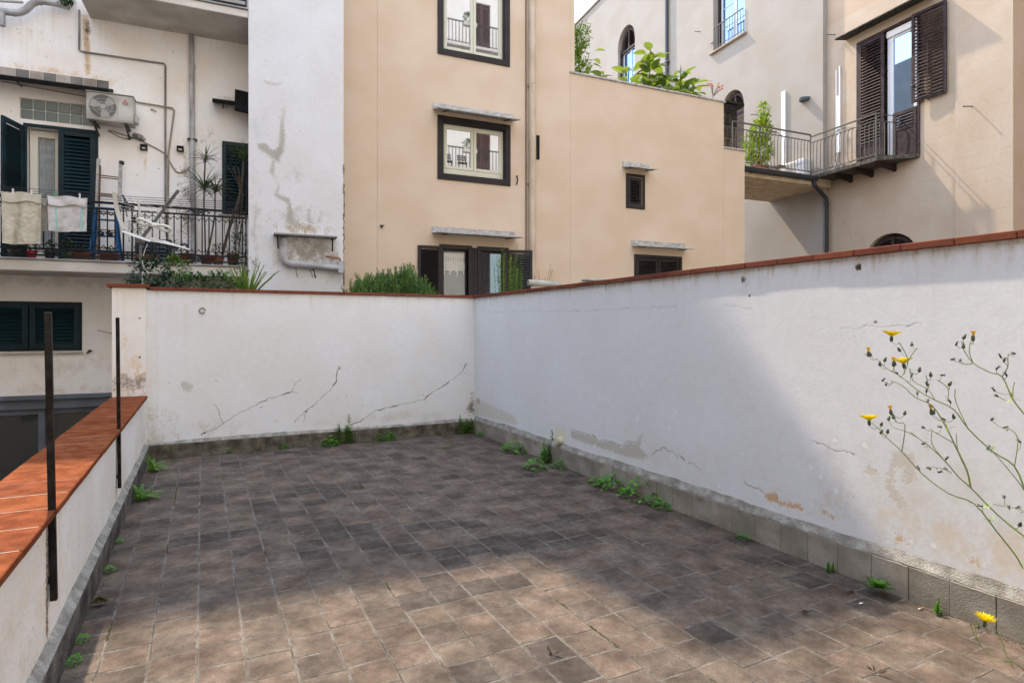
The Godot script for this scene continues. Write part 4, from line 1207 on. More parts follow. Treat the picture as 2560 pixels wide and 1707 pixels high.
# ------------------------------------------------------------------ the beige house
func build_beige_house() -> void:
	var o := thing("beige_house", "smooth beige rendered house with dark window frames and marble canopies", "house", FF)
	var render := worn("beige render", lin(0.67, 0.54, 0.415), 0.92, 0.94, 0.965, 1.2, 0.06, 0.15)
	var low := 1.0
	var holes := [[2.06, 7.58, 3.52, 9.4], [2.06, 4.90, 3.54, 6.05], [2.06, 1.02, 3.52, 3.32], [6.83, 4.63, 7.23, 5.33], [7.05, 1.9, 8.40, 3.37]]
	for s in [[-0.30, 0.668, 13.2, []], [0.672, 5.188, 13.2, holes.slice(0, 3)]]:
		var g := Geo.new()
		front_slab(g, s[0], s[1], -3.4, s[2], s[3], 0.0, 0.32)
		part(o, "render_panel", g, render)
	for s in [[5.192, 9.848, 7.60, holes.slice(3)], [9.852, 10.58, 6.39, []]]:
		var g := Geo.new()
		front_slab(g, s[0], s[1], -3.4, s[2], s[3], 0.0, 0.32)
		part(o, "render_panel", g, render)
	var side := Geo.new()
	front_slab(side, 5.192, 5.31, 7.60, 13.2, [], -0.002, 0.32)
	part(o, "render_panel", side, render)
	var body := Geo.new()
	shell(body, -0.30, 5.31, -3.4, 13.2, 0.0, 8.0)
	body.box(Vector3(5.31, 6.25, -8.0), Vector3(10.4, 6.35, -0.33))        # roof terrace floor
	body.box(Vector3(10.15, -3.4, -5.0), Vector3(10.4, 6.25, -0.33))
	body.box(Vector3(5.31, -3.4, -8.0), Vector3(10.15, 6.25, -7.8))
	part(o, "body", body, render)
	var dim := plain("room dimness", lin(0.10, 0.095, 0.09), 0.9)  # the gloom behind the windows is put into this colour
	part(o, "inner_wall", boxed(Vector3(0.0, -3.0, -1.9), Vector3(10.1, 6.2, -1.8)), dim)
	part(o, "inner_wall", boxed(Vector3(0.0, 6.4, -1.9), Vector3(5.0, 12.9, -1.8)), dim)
	var marble := worn("white marble", lin(0.62, 0.61, 0.59), 0.6, 0.8, 0.8, 0.9, 0.0, 1.1, 0.02)
	part(o, "parapet_cap", boxed(Vector3(5.17, 7.602, -0.34), Vector3(9.90, 7.645, 0.035), 0.005), marble)
	part(o, "parapet_cap", boxed(Vector3(9.85, 6.392, -0.34), Vector3(10.64, 6.43, 0.035), 0.005), marble)

	var dark := worn("dark brown frame", lin(0.030, 0.024, 0.027), 0.4, 0.85, 0.8, 1.0, 0.0)
	var cream := plain("pale window frame", lin(0.58, 0.57, 0.45), 0.4)
	var iron := plain("black iron", lin(0.02, 0.02, 0.022), 0.6, 0.3)
	# two tall windows, one above the other
	for w in [[1.95, 3.635, 7.47, 9.55, 2], [1.95, 3.65, 4.79, 6.16, 1]]:
		var f := part(o, "window_casing", frame_of(w[0], w[1], w[2], w[3], 0.13, 0.0, 0.03), dark)
		part(f, "reveal_lining", frame_of(w[0] + 0.112, w[1] - 0.112, w[2] + 0.112, w[3] - 0.112, 0.03, -0.11, -0.001), dark)
		var a: float = w[0] + 0.142
		var b: float = w[1] - 0.142
		var m := (a + b) / 2
		var y0: float = w[2] + 0.142
		var y1: float = w[3] - 0.142
		part(o, "window_frame", frame_of(a, b, y0, y1, 0.035, -0.16, -0.08), cream)
		for k in 2:
			var x := a + 0.036 if k == 0 else m + 0.004
			var e := m - 0.004 if k == 0 else b - 0.036
			sash(o, "sash", x, e, y0 + 0.036 if w[4] == 2 else y0 + 0.13, y1 - 0.036, -0.10, cream, glass_mirror(), 0.062, 0.05)
		if w[4] == 1:
			var s := part(o, "bottom_rail", boxed(Vector3(a + 0.036, y0 + 0.036, -0.12), Vector3(b - 0.036, y0 + 0.128, -0.085), 0.004), cream)
			for x: float in [a + 0.11, m, b - 0.11]: part(s, "drain_cover", boxed(Vector3(x - 0.022, y0 + 0.075, -0.086), Vector3(x + 0.022, y0 + 0.088, -0.078), 0.003), cream)
	canopy(o, 1.85, 3.72, 6.27, 0.42, 0.10, marble, iron)
	canopy(o, 1.83, 3.77, 3.63, 0.42, 0.035, marble, iron)
	canopy(o, 6.65, 7.43, 5.55, 0.36, 0.07, marble, iron)
	canopy(o, 6.92, 8.55, 3.63, 0.36, 0.035, marble, iron)
	# french window with shutters folded back on the wall
	part(o, "window_casing", frame_of(1.99, 2.735, 1.0, 3.40, 0.09, -0.02, 0.03), dark)
	part(o, "window_casing", frame_of(2.86, 3.60, 1.0, 3.40, 0.09, -0.02, 0.03), dark)
	var mid := part(o, "middle_post", boxed(Vector3(2.737, 1.0, -0.3), Vector3(2.858, 3.36, 0.02), 0.004), dark)
	part(mid, "groove_strip", boxed(Vector3(2.78, 1.0, 0.021), Vector3(2.815, 3.36, 0.028), 0.003), dark)
	sash(o, "french_window", 2.082, 2.642, 1.05, 3.30, -0.10, dark, glass_pane(), 0.035, 0.05, 1, 0.1)
	sash(o, "french_window", 2.952, 3.508, 1.05, 3.30, -0.10, dark, plain("painted blue reflection", lin(0.16, 0.24, 0.30), 0.02, 0.92, 0.9), 0.035, 0.05, 1, 0.1)  # second pane: bluish reflection is painted into its colour
	# knotted lace in the first pane: cords that make points
	var lace := Geo.new()
	for k in 26:
		var x := 2.13 + k * 0.0185
		var fall := 0.50 - 0.20 * absf(sin(k * PI / 8.67)) + rnd(-0.02, 0.02)
		lace.tube([Vector3(x, 3.22, -0.17), Vector3(x + 0.008 * sin(k * 2.0), 3.05, -0.17), Vector3(x + rnd(-0.01, 0.01), 3.22 - fall, -0.17)], 0.0085, 4)
		lace.tube([Vector3(x, 3.06, -0.168), Vector3(x + 0.037, 2.96 + 0.04 * sin(k * 1.7), -0.168), Vector3(x + 0.01, 2.86, -0.168)], 0.0085, 4)
	lace.box(Vector3(2.12, 3.16, -0.174), Vector3(2.61, 3.235, -0.166))
	part(o, "lace_curtain", lace, plain("lace", lin(0.74, 0.70, 0.62), 0.9))
	part(o, "white_blind", boxed(Vector3(2.10, 1.1, -0.24), Vector3(2.63, 2.86, -0.23)), worn("blind cloth", lin(0.16, 0.15, 0.14), 0.9))
	shutter(o, "window_shutter", 0.50, 2.30, dark, Vector3(2.015, 1.05, 0.055), Basis(Vector3.UP, PI - 0.06), 0.058, 0.0, [0.9], 0.065)
	shutter(o, "window_shutter", 0.53, 2.30, dark, Vector3(3.60, 1.05, 0.06), Basis(Vector3.UP, -0.22), 0.058, 0.0, [0.9], 0.065)
	# small louvred windows
	part(o, "window_casing", frame_of(6.75, 7.31, 4.55, 5.41, 0.075, -0.02, 0.02), dark)
	shutter(o, "louvre", 0.405, 0.70, dark, Vector3(6.827, 4.627, -0.03), Basis(), 0.07, 0.0, [], 0.075, 0.9)
	part(o, "window_casing", frame_of(6.99, 8.46, 1.85, 3.43, 0.075, -0.02, 0.02), dark)
	for k in 2: shutter(o, "louvre", 0.65, 1.42, dark, Vector3(7.067 + k * 0.665, 1.93, -0.02), Basis(), 0.066, 0.0, [], 0.075, 0.9)
	part(o, "louvre_back", boxed(Vector3(6.84, 4.64, -0.25), Vector3(7.22, 5.32, -0.24)), dark)
	part(o, "louvre_back", boxed(Vector3(7.07, 1.92, -0.25), Vector3(8.38, 3.35, -0.24)), worn("tan blind", lin(0.32, 0.25, 0.18), 0.9))
	# downpipe, vent slot and the odd bits of iron in the wall
	var pipe := Geo.new()
	pipe.tube([Vector3(4.155, 2.4, 0.10), Vector3(4.155, 13.0, 0.10)], 0.075, 16)
	for y in [2.75, 4.92, 7.14, 9.3]: pipe.tube([Vector3(4.155, y, 0.10), Vector3(4.155, y + 0.03, 0.10)], 0.082, 16)
	for y in [4.88, 7.11]: pipe.box(Vector3(4.06, y, 0.0), Vector3(4.25, y + 0.012, 0.1))
	part(o, "downpipe", pipe, worn("beige pipe paint", lin(0.63, 0.505, 0.39), 0.5, 0.92, 0.9, 1.0, 0.0))
	part(o, "thin_pipe", tubed([Vector3(4.035, 2.98, 0.02), Vector3(4.03, 13.0, 0.02)], 0.012, 6), worn("brown pipe", lin(0.22, 0.14, 0.11), 0.6))
	var slot := Geo.new()
	slot.soft_box(Vector3(4.30, 5.47, 0.0), Vector3(4.385, 6.03, 0.012), 0.004)
	part(o, "vent_slot", slot, worn("slot black", lin(0.014, 0.015, 0.014), 0.8, 0.5))  # near black box drawn for the slot
	part(o, "iron_hook", tubed(smooth_path([Vector3(3.80, 5.03, 0.0), Vector3(3.80, 5.02, 0.05), Vector3(3.81, 4.92, 0.05), Vector3(3.79, 4.84, 0.03)]), 0.016, 6), worn("rusty hook", lin(0.10, 0.05, 0.04), 0.8))
	var peg := Geo.new()
	peg.box(Vector3(0.72, 3.705, 0.0), Vector3(0.80, 3.715, 0.08)); peg.bar(Vector3(0.76, 3.70, 0.03), Vector3(0.76, 3.66, 0.0), 0.03, 0.02)
	part(o, "wall_peg", peg, plain("grey iron", lin(0.10, 0.09, 0.08), 0.7))


# ------------------------------------------------------------------ the cream house across the corner
func arch_hole(g: Geo, x0: float, x1: float, spring: float, z: float, deep: float, rise: float) -> void:   # fills the corners of a square opening above the springing line to make it round
	var n := 16
	var cx := (x0 + x1) / 2
	var r := (x1 - x0) / 2
	var top := spring + rise
	for k in n:
		var a := PI * k / n
		var b := PI * (k + 1) / n
		var p := Vector2(cx - r * cos(a), spring + rise * sin(a))
		var q := Vector2(cx - r * cos(b), spring + rise * sin(b))
		g.quad(Vector3(p.x, p.y, z), Vector3(q.x, q.y, z), Vector3(q.x, top, z), Vector3(p.x, top, z))
		g.quad(Vector3(p.x, p.y, z), Vector3(p.x, p.y, z - deep), Vector3(q.x, q.y, z - deep), Vector3(q.x, q.y, z))

func arch_leaf(x0: float, x1: float, spring: float, rise: float, z0: float, z1: float, w: float) -> Geo:   # round head of a shutter: rim, post and slats
	var g := Geo.new()
	var cx := (x0 + x1) / 2
	var r := (x1 - x0) / 2
	var pts := []
	for k in 17:
		var a := PI * k / 16
		pts.append(Vector3(cx - (r - w / 2) * cos(a), spring + (rise - w / 2) * sin(a), (z0 + z1) / 2))
	for k in 16: g.bar(pts[k], pts[k + 1], z1 - z0, w, Vector3(0, 0, 1).cross(pts[k + 1] - pts[k]).normalized())
	g.box(Vector3(x0, spring - w / 2, z0), Vector3(x1, spring + w / 2, z1))
	g.box(Vector3(cx - w / 2, spring, z0), Vector3(cx + w / 2, spring + rise - w, z1))
	var y := spring + w
	while y < spring + rise - w:
		var half := r * sqrt(maxf(0, 1 - pow((y - spring) / rise, 2))) - w * 0.6
		if half > 0.05:
			g.bar(Vector3(cx - half, y, (z0 + z1) / 2), Vector3(cx - w / 2, y, (z0 + z1) / 2), 0.05, 0.008, Vector3(0, 0.8, 0.6))
			g.bar(Vector3(cx + w / 2, y, (z0 + z1) / 2), Vector3(cx + half, y, (z0 + z1) / 2), 0.05, 0.008, Vector3(0, 0.8, 0.6))
		y += 0.075
	return g

func build_cream_house() -> void:
	var o := thing("cream_house", "tall cream palazzo wall with arched windows and purple brown shutters", "house", FR)
	var wall := worn("cream render", lin(0.48, 0.378, 0.29), 0.93, 0.95, 0.97, 0.8, 0.35, 0.12)
	var pale := worn("pale render", lin(0.345, 0.322, 0.298), 0.93, 0.95, 0.97, 0.8, 0.35, 0.12)
	# far part, a hand's breadth proud of the rest
	var g := Geo.new()
	front_slab(g, -22.0, -0.283, -3.4, 18.55, [[-12.28, 13.2, -10.76, 16.05], [-5.29, 12.12, -3.62, 15.3], [-4.86, 7.4, -3.65, 10.30]], 0.175, 0.35)
	arch_hole(g, -12.28, -10.76, 15.20, 0.175, 0.35, 0.85)
	arch_hole(g, -4.86, -3.65, 9.60, 0.175, 0.35, 0.70)
	part(o, "far_wall", g, pale)
	# part behind the balcony, render scored to look like blocks
	var p := Plaster.new(640, 1200, -0.283, 3.49, 2.2, 10.8, Color(0.710, 0.652, 0.586), Color(0.688, 0.621, 0.546), 1.0, 61)
	var q := Plaster.new(260, 1200, 3.49, 4.76, 2.2, 10.8, Color(0.710, 0.652, 0.591), Color(0.688, 0.621, 0.550), 1.0, 62)
	for k in 25:
		var y := 2.3 + k * 0.345
		p.score(Vector2(-0.28, y), Vector2(3.49, y))
		q.score(Vector2(3.49, y), Vector2(4.76, y), 0.5)
		for i in 6:
			var x := -0.2 + i * 0.72 + (0.36 if k % 2 else 0.0)
			if x < 3.49: p.score(Vector2(x, y), Vector2(x, y + 0.345), 0.3)
		for i in 3:
			var x := 3.6 + i * 0.62 + (0.31 if k % 2 else 0.0)
			if x < 4.75: q.score(Vector2(x, y), Vector2(x, y + 0.345), 0.45)
	p.runs(-0.28, 3.49, 10.0, 1.5, 60, Color(0.657, 0.586, 0.506), 0.25)
	p.crack([Vector2(-0.2, 5.4), Vector2(0.4, 4.6), Vector2(0.7, 3.8)], 0.004, Color(0.533, 0.444, 0.355), 0.3)
	p.stain(2.9, 4.9, 0.5, 0.3, Color(0.737, 0.683, 0.621), 0.6, 0.1)
	q.crack([Vector2(4.05, 7.1), Vector2(4.2, 6.98), Vector2(4.3, 6.9)], 0.006, Color(0.604, 0.515, 0.427), 0.7)
	var g2 := Geo.new()
	g2.panel(-0.283, 3.49, 2.2, 10.8, [[0.78, 6.16, 2.55, 9.80], [1.02, 2.2, 2.50, 4.2]], 0.0, 0.35)
	arch_hole(g2, 1.02, 2.50, 3.58, 0.0, 0.35, 0.62)
	part(o, "middle_wall", g2, p.material(0.6, "scored cream render"))
	var g3 := Geo.new()
	g3.panel(3.49, 4.76, 2.2, 10.8, [], 0.03, 0.0)
	part(o, "pilaster", g3, q.material(0.6, "scored pilaster render"))
	var g4 := Geo.new()
	g4.panel(-0.283, 3.49, 10.8, 18.55, [], 0.0, 0.0); g4.panel(-0.283, 3.49, -3.4, 2.2, [[1.02, 0.0, 2.50, 2.2]], 0.0, 0.35)
	g4.panel(3.49, 4.76, 10.8, 18.55, [], 0.03, 0.0); g4.panel(3.49, 4.76, -3.4, 2.2, [], 0.03, 0.0)
	g4.quad(Vector3(3.49, -3.4, 0.0), Vector3(3.49, -3.4, 0.03), Vector3(3.49, 18.55, 0.03), Vector3(3.49, 18.55, 0.0))
	g4.box(Vector3(4.74, -3.4, -0.6), Vector3(4.76, 18.55, 0.029))
	g4.panel(4.76, 11.0, -3.4, 18.55, [], -0.55, 0.0)
	part(o, "near_wall", g4, wall)
	var b := Geo.new()
	shell(b, -22.0, 11.0, -3.4, 18.55, -0.2, 9.0)
	b.box(Vector3(-22.0, -3.4, -1.3), Vector3(11.0, 18.2, -1.2))
	part(o, "body", b, wall)
	part(o, "roof_cornice", boxed(Vector3(-22.0, 18.552, -0.5), Vector3(11.0, 18.66, 0.26), 0.02), worn("roof stone", lin(0.42, 0.36, 0.30)))

	var brown := worn("purple brown paint", lin(0.085, 0.048, 0.050), 0.6, 0.6, 0.55, 2.0, 0.08, 0.9)
	var jamb := worn("beige jamb", lin(0.52, 0.37, 0.24), 0.9)
	var bluish := plain("blue grey frame", lin(0.42, 0.46, 0.50), 0.45)
	var iron := worn("grey iron", lin(0.020, 0.021, 0.025), 0.5, 0.7, 0.7, 2.0, 0.0)
	# arched window far along
	part(o, "arched_shutter", arch_leaf(-12.2, -10.84, 15.0, 0.95, -0.02, 0.03, 0.10), brown)
	for k in 2: sash(o, "window_sash", -12.16 + k * 0.68, -11.48 + k * 0.68, 13.1, 15.0, -0.10, bluish, plain("painted sky glass", lin(0.22, 0.36, 0.58), 0.02, 0.92, 0.9), 0.08, 0.05, 2)  # blue of the mirrored sky is put into the glass colour
	part(o, "window_jamb", boxed(Vector3(-12.277, 13.1, -0.02), Vector3(-12.2, 15.2, 0.04)), brown)
	# tall window with its own little rail
	for k in 2: sash(o, "window_sash", -5.15 + k * 0.75, -4.40 + k * 0.75, 12.14, 15.25, -0.12, bluish, plain("painted sky glass", lin(0.22, 0.36, 0.58), 0.02, 0.92, 0.9), 0.09, 0.06, 4)  # sky reflection painted as a blue glass colour
	part(o, "window_jamb", boxed(Vector3(-5.28, 12.14, -0.14), Vector3(-5.18, 15.28, -0.05)), brown)
	part(o, "window_sill", boxed(Vector3(-5.42, 12.05, 0.0), Vector3(-3.50, 12.115, 0.30), 0.01), worn("stone sill", lin(0.45, 0.38, 0.31), 0.8))
	var r := Geo.new()
	r.box(Vector3(-5.2, 13.0, 0.20), Vector3(-3.64, 13.03, 0.235)); r.box(Vector3(-5.2, 12.22, 0.205), Vector3(-3.64, 12.24, 0.23))
	var rail := part(o, "window_rail", r, iron)
	var rod := boxed(Vector3(-0.009, 12.12, 0.208), Vector3(0.009, 13.0, 0.226)).mesh()
	for k in 12: part(rail, "rail_bar", rod, iron, Vector3(-5.17 + k * 0.138, 0, 0))
	for y in [12.5, 14.6]: part(o, "shutter_hinge", tubed([Vector3(-5.36, y, 0.18), Vector3(-5.34, y, 0.24), Vector3(-5.26, y, 0.2)], 0.018, 6), iron)
	# arched door on the roof terrace
	part(o, "arched_shutter", arch_leaf(-4.80, -3.71, 9.50, 0.70, -0.02, 0.03, 0.09), brown)
	for k in 2: shutter(o, "door_shutter", 0.54, 2.4, brown, Vector3(-4.80 + k * 0.55, 7.05, 0.0), Basis(), 0.075, 0.0, [], 0.075)
	# arched door below, only its head shows
	part(o, "arched_shutter", arch_leaf(1.05, 2.47, 3.50, 0.64, -0.16, -0.10, 0.10), brown)
	for k in 2: shutter(o, "door_shutter", 0.71, 3.4, brown, Vector3(1.05 + k * 0.715, 0.05, -0.13), Basis(), 0.09, 0.0, [], 0.08)
	# balcony door: one leaf shut, the glass door behind, a half leaf, the upper leaf folded back
	part(o, "door_frame", frame_of(0.74, 2.60, 6.15, 9.86, 0.07, -0.10, 0.03), brown)
	shutter(o, "door_shutter", 0.80, 3.58, brown, Vector3(0.80, 6.20, 0.02), Basis(), 0.088, 0.62, [], 0.10, 0.85)
	var white := plain("white frame", lin(0.68, 0.68, 0.70), 0.4)
	sash(o, "balcony_door", 1.62, 2.53, 6.2, 9.72, -0.12, white, plain("painted sky glass", lin(0.22, 0.36, 0.58), 0.02, 0.92, 0.9), 0.17, 0.07, 1, 0.3)  # the pane colour itself carries the reflected blue sky
	part(o, "roller_box", boxed(Vector3(1.62, 9.60, -0.10), Vector3(2.53, 9.78, -0.03), 0.01), white)
	shutter(o, "half_door", 0.66, 1.26, brown, Vector3(1.86, 6.18, 0.02), Basis(), 0.08, 0.80, [], 0.10, 0.85)
	var up := shutter(o, "folded_shutter", 0.86, 2.33, brown, Vector3(2.46, 7.50, 0.13), Basis(Vector3.UP, 0.06), 0.088, 0.0, [], 0.075, 0.85)
	part(up, "louvre_rod", boxed(Vector3(0.42, 0.08, 0.03), Vector3(0.437, 1.55, 0.045)), brown)
	for y in [7.95, 9.4]: part(o, "shutter_hinge", boxed(Vector3(2.42, y, 0.02), Vector3(2.50, y + 0.05, 0.16), 0.006), iron)
	part(o, "door_canopy", boxed(Vector3(0, -0.045, 0), Vector3(2.75, 0, 0.46), 0.008), worn("lichened slate", lin(0.20, 0.175, 0.145), 0.9, 0.4, 0.5, 2.0, 0.8, 1.5), Vector3(0.36, 10.16, 0.0), Basis(Vector3.RIGHT, 0.17))
	# balcony slab on its brackets
	var sl := Geo.new()
	var poly := PackedVector2Array([Vector2(-0.35, 0.0), Vector2(2.60, 0.0), Vector2(2.05, -0.72), Vector2(1.93, -0.76), Vector2(-0.35, -0.76)])
	sl.xf = Transform3D(Basis(Vector3.RIGHT, -PI / 2), Vector3(0, 6.07, 0)) * Transform3D(Basis.from_scale(Vector3(1, 1, 1)), Vector3.ZERO)
	sl.prism(poly, 0.0, 0.10)
	var slate := worn("weathered slate", lin(0.24, 0.21, 0.18), 0.85, 0.55, 0.6, 2.0, 0.6, 1.0)
	part(o, "balcony_slab", sl, slate)
	for x in [0.55, 1.22, 1.90]:
		var k := Geo.new()
		var prof := PackedVector2Array([Vector2(0, 6.065), Vector2(0.70, 6.065), Vector2(0.70, 6.0), Vector2(0.60, 5.96), Vector2(0.3, 5.93), Vector2(0.08, 5.90), Vector2(0.0, 5.86)])
		k.xf = Transform3D(Basis(Vector3(0, 0, 1), Vector3.UP, Vector3(-1, 0, 0)), Vector3(x + 0.05, 0, 0))
		k.prism(prof, 0.0, 0.10)
		part(o, "balcony_bracket", k, worn("old timber", lin(0.055, 0.035, 0.03), 0.85, 0.5))
	scroll_rail(o, -0.25, 1.90, 6.17, 0.72)
	# the end return of the rail
	var ret := Geo.new()
	ret.box(Vector3(1.885, 6.17, 0.705), Vector3(1.915, 7.38, 0.735))
	for y in [7.34, 7.16, 6.26]: ret.bar(Vector3(1.90, y, 0.72), Vector3(1.98, y, 0.04), 0.024, 0.016)
	for k in 4: ret.bar(Vector3(1.915 + 0.018 * k, 6.26, 0.60 - 0.16 * k), Vector3(1.915 + 0.018 * k, 7.16, 0.60 - 0.16 * k), 0.018, 0.018)
	part(o, "rail_return", ret, iron)
	# white cable ducts
	part(o, "cable_duct", boxed(Vector3(-1.88, 6.4, 0.175), Vector3(-1.72, 9.36, 0.235), 0.004), plain("white duct", lin(0.75, 0.75, 0.76), 0.45))
	var d := Geo.new()
	d.soft_box(Vector3(0.055, 6.85, 0.0), Vector3(0.205, 8.55, 0.055), 0.004)
	d.soft_box(Vector3(0.055, 8.55, 0.0), Vector3(0.085, 9.36, 0.055), 0.004); d.soft_box(Vector3(0.17, 8.55, 0.0), Vector3(0.205, 9.42, 0.055), 0.004)
	d.tube([Vector3(0.12, 6.85, 0.03), Vector3(0.05, 6.5, 0.06), Vector3(-0.1, 6.3, 0.1)], 0.018, 6)
	part(o, "cable_duct", d, plain("white duct", lin(0.75, 0.75, 0.76), 0.45))
	part(o, "rain_pipe", tubed([Vector3(-8.15, 7.0, 0.26), Vector3(-8.15, 18.5, 0.26)], 0.075, 12), plain("dark pipe", lin(0.035, 0.04, 0.05), 0.4, 0.2))
	part(o, "pipe_clip", boxed(Vector3(-8.26, 12.9, 0.17), Vector3(-8.04, 12.95, 0.34), 0.005), iron)
	for h in [[-6.04, 13.27, 0.18], [0.0, 10.45, 0.005], [-3.0, 9.0, 0.18], [3.9, 6.95, 0.035]]:
		part(o, "iron_hook", tubed([Vector3(h[0], h[1], h[2]), Vector3(h[0] - 0.04, h[1] - 0.01, h[2] + 0.16), Vector3(h[0] - 0.1, h[1] + 0.01, h[2] + 0.2)], 0.014, 6), iron)

	# roof terrace slab between the two houses, in the frame of the beige house: edge with gutter and rail
	var inv := FR.affine_inverse() * FF
	var ts := Geo.new()
	ts.xf = inv
	var pl := PackedVector2Array([Vector2(10.45, 0.42), Vector2(13.72, 0.42), Vector2(14.42, 0.40), Vector2(14.60, 2.75), Vector2(10.45, 2.75)])
	ts.xf = inv * Transform3D(Basis(Vector3.RIGHT, -PI / 2), Vector3(0, 5.86, 0))
	ts.prism(pl, 0.0, 0.30)
	part(o, "terrace_slab", ts, worn("concrete soffit", lin(0.58, 0.47, 0.33), 0.9, 0.9, 0.88, 1.0, 0.2, 0.5))
	var gu := Geo.new()
	gu.xf = inv
	gu.soft_box(Vector3(10.45, 5.97, -0.42), Vector3(13.76, 6.11, -0.29), 0.02)
	for x in [11.2, 13.0]: gu.box(Vector3(x, 5.96, -0.43), Vector3(x + 0.02, 6.12, -0.285))
	part(o, "gutter", gu, worn("gutter metal", lin(0.04, 0.043, 0.048), 0.45, 0.8))
	var dn := Geo.new()
	dn.xf = inv
	dn.tube(smooth_path([Vector3(13.66, 6.0, -0.36), Vector3(13.66, 5.86, -0.36), Vector3(13.72, 5.80, -0.36), Vector3(14.10, 5.60, -0.42), Vector3(14.22, 5.50, -0.42), Vector3(14.24, 5.35, -0.42)]), 0.06, 12)
	dn.tube([Vector3(14.24, 5.36, -0.42), Vector3(14.24, -3.3, -0.42)], 0.06, 12)
	dn.tube([Vector3(14.24, 5.30, -0.42), Vector3(14.24, 5.38, -0.42)], 0.07, 12)
	part(o, "gutter_downpipe", dn, worn("gutter metal", lin(0.04, 0.043, 0.048)))
	var holder := Node3D.new()
	holder.name = "terrace_railing"
	o.add_child(holder, true)
	holder.transform = inv * Transform3D(Basis(), Vector3(0, 0, -0.36))
	scroll_bars(holder, 10.5, 13.5, 6.13, 0.0)


func scroll_rail(parent: Node, x0: float, x1: float, y: float, z: float) -> void:
	var h := Node3D.new()
	h.name = "balcony_railing"
	parent.add_child(h, true)
	h.position = Vector3(0, 0, z)
	scroll_bars(h, x0, x1, y, 0.0)

func scroll_bars(h: Node3D, x0: float, x1: float, y: float, z: float) -> void:
	var iron := worn("grey iron", lin(0.020, 0.021, 0.025))
	var g := Geo.new()
	for k in [[1.18, 0.016, 0.024], [1.0, 0.010, 0.014], [0.09, 0.010, 0.014]]:
		g.box(Vector3(x0, y + k[0] - k[1], z - k[2]), Vector3(x1, y + k[0] + k[1], z + k[2]))
	for x: float in [x0, x1]: g.box(Vector3(x - 0.013, y, z - 0.013), Vector3(x + 0.013, y + 1.18, z + 0.013))
	for side: float in [-1.0, 1.0]:                                     # scrolls at the middle, above and below the bars
		for s: float in [-1.0, 1.0]:
			var cx := (x0 + x1) / 2
			var base := 1.07 if side > 0 else 0.02
			var pts := []
			for i in 16:
				var a := i * 0.62
				var rr := 0.055 * (1 - i / 22.0)
				pts.append(Vector3(cx + s * (0.09 + rr * cos(a)), y + base + rr * sin(a) * 0.9, z))
			g.tube(pts, 0.009, 5)
			g.tube(smooth_path([Vector3(cx + s * 0.14, y + base, z), Vector3(cx + s * 0.24, y + base - 0.02 * side, z), Vector3(cx + s * 0.33, y + base - 0.05 * side, z), Vector3(cx + s * 0.36, y + base - 0.02 * side, z)]), 0.009, 5)
	part(h, "rail_frame", g, iron)
	var b := Geo.new()
	b.tube(smooth_path([Vector3(0.055, 0.10, 0), Vector3(0.02, 0.12, 0), Vector3(0, 0.20, 0), Vector3(0, 0.5, 0), Vector3(0, 0.86, 0), Vector3(0.02, 0.96, 0), Vector3(0.055, 0.99, 0)], 3), 0.010, 6)
	for yy in [0.35, 0.72]: b.tube([Vector3(0, yy - 0.016, 0), Vector3(0, yy, 0), Vector3(0, yy + 0.016, 0)], [0.010, 0.018, 0.010], 6)
	var bm := b.mesh()
	var x := x0 + 0.10
	while x < x1 - 0.06:
		part(h, "baluster", bm, iron, Vector3(x, y, z))
		x += 0.132


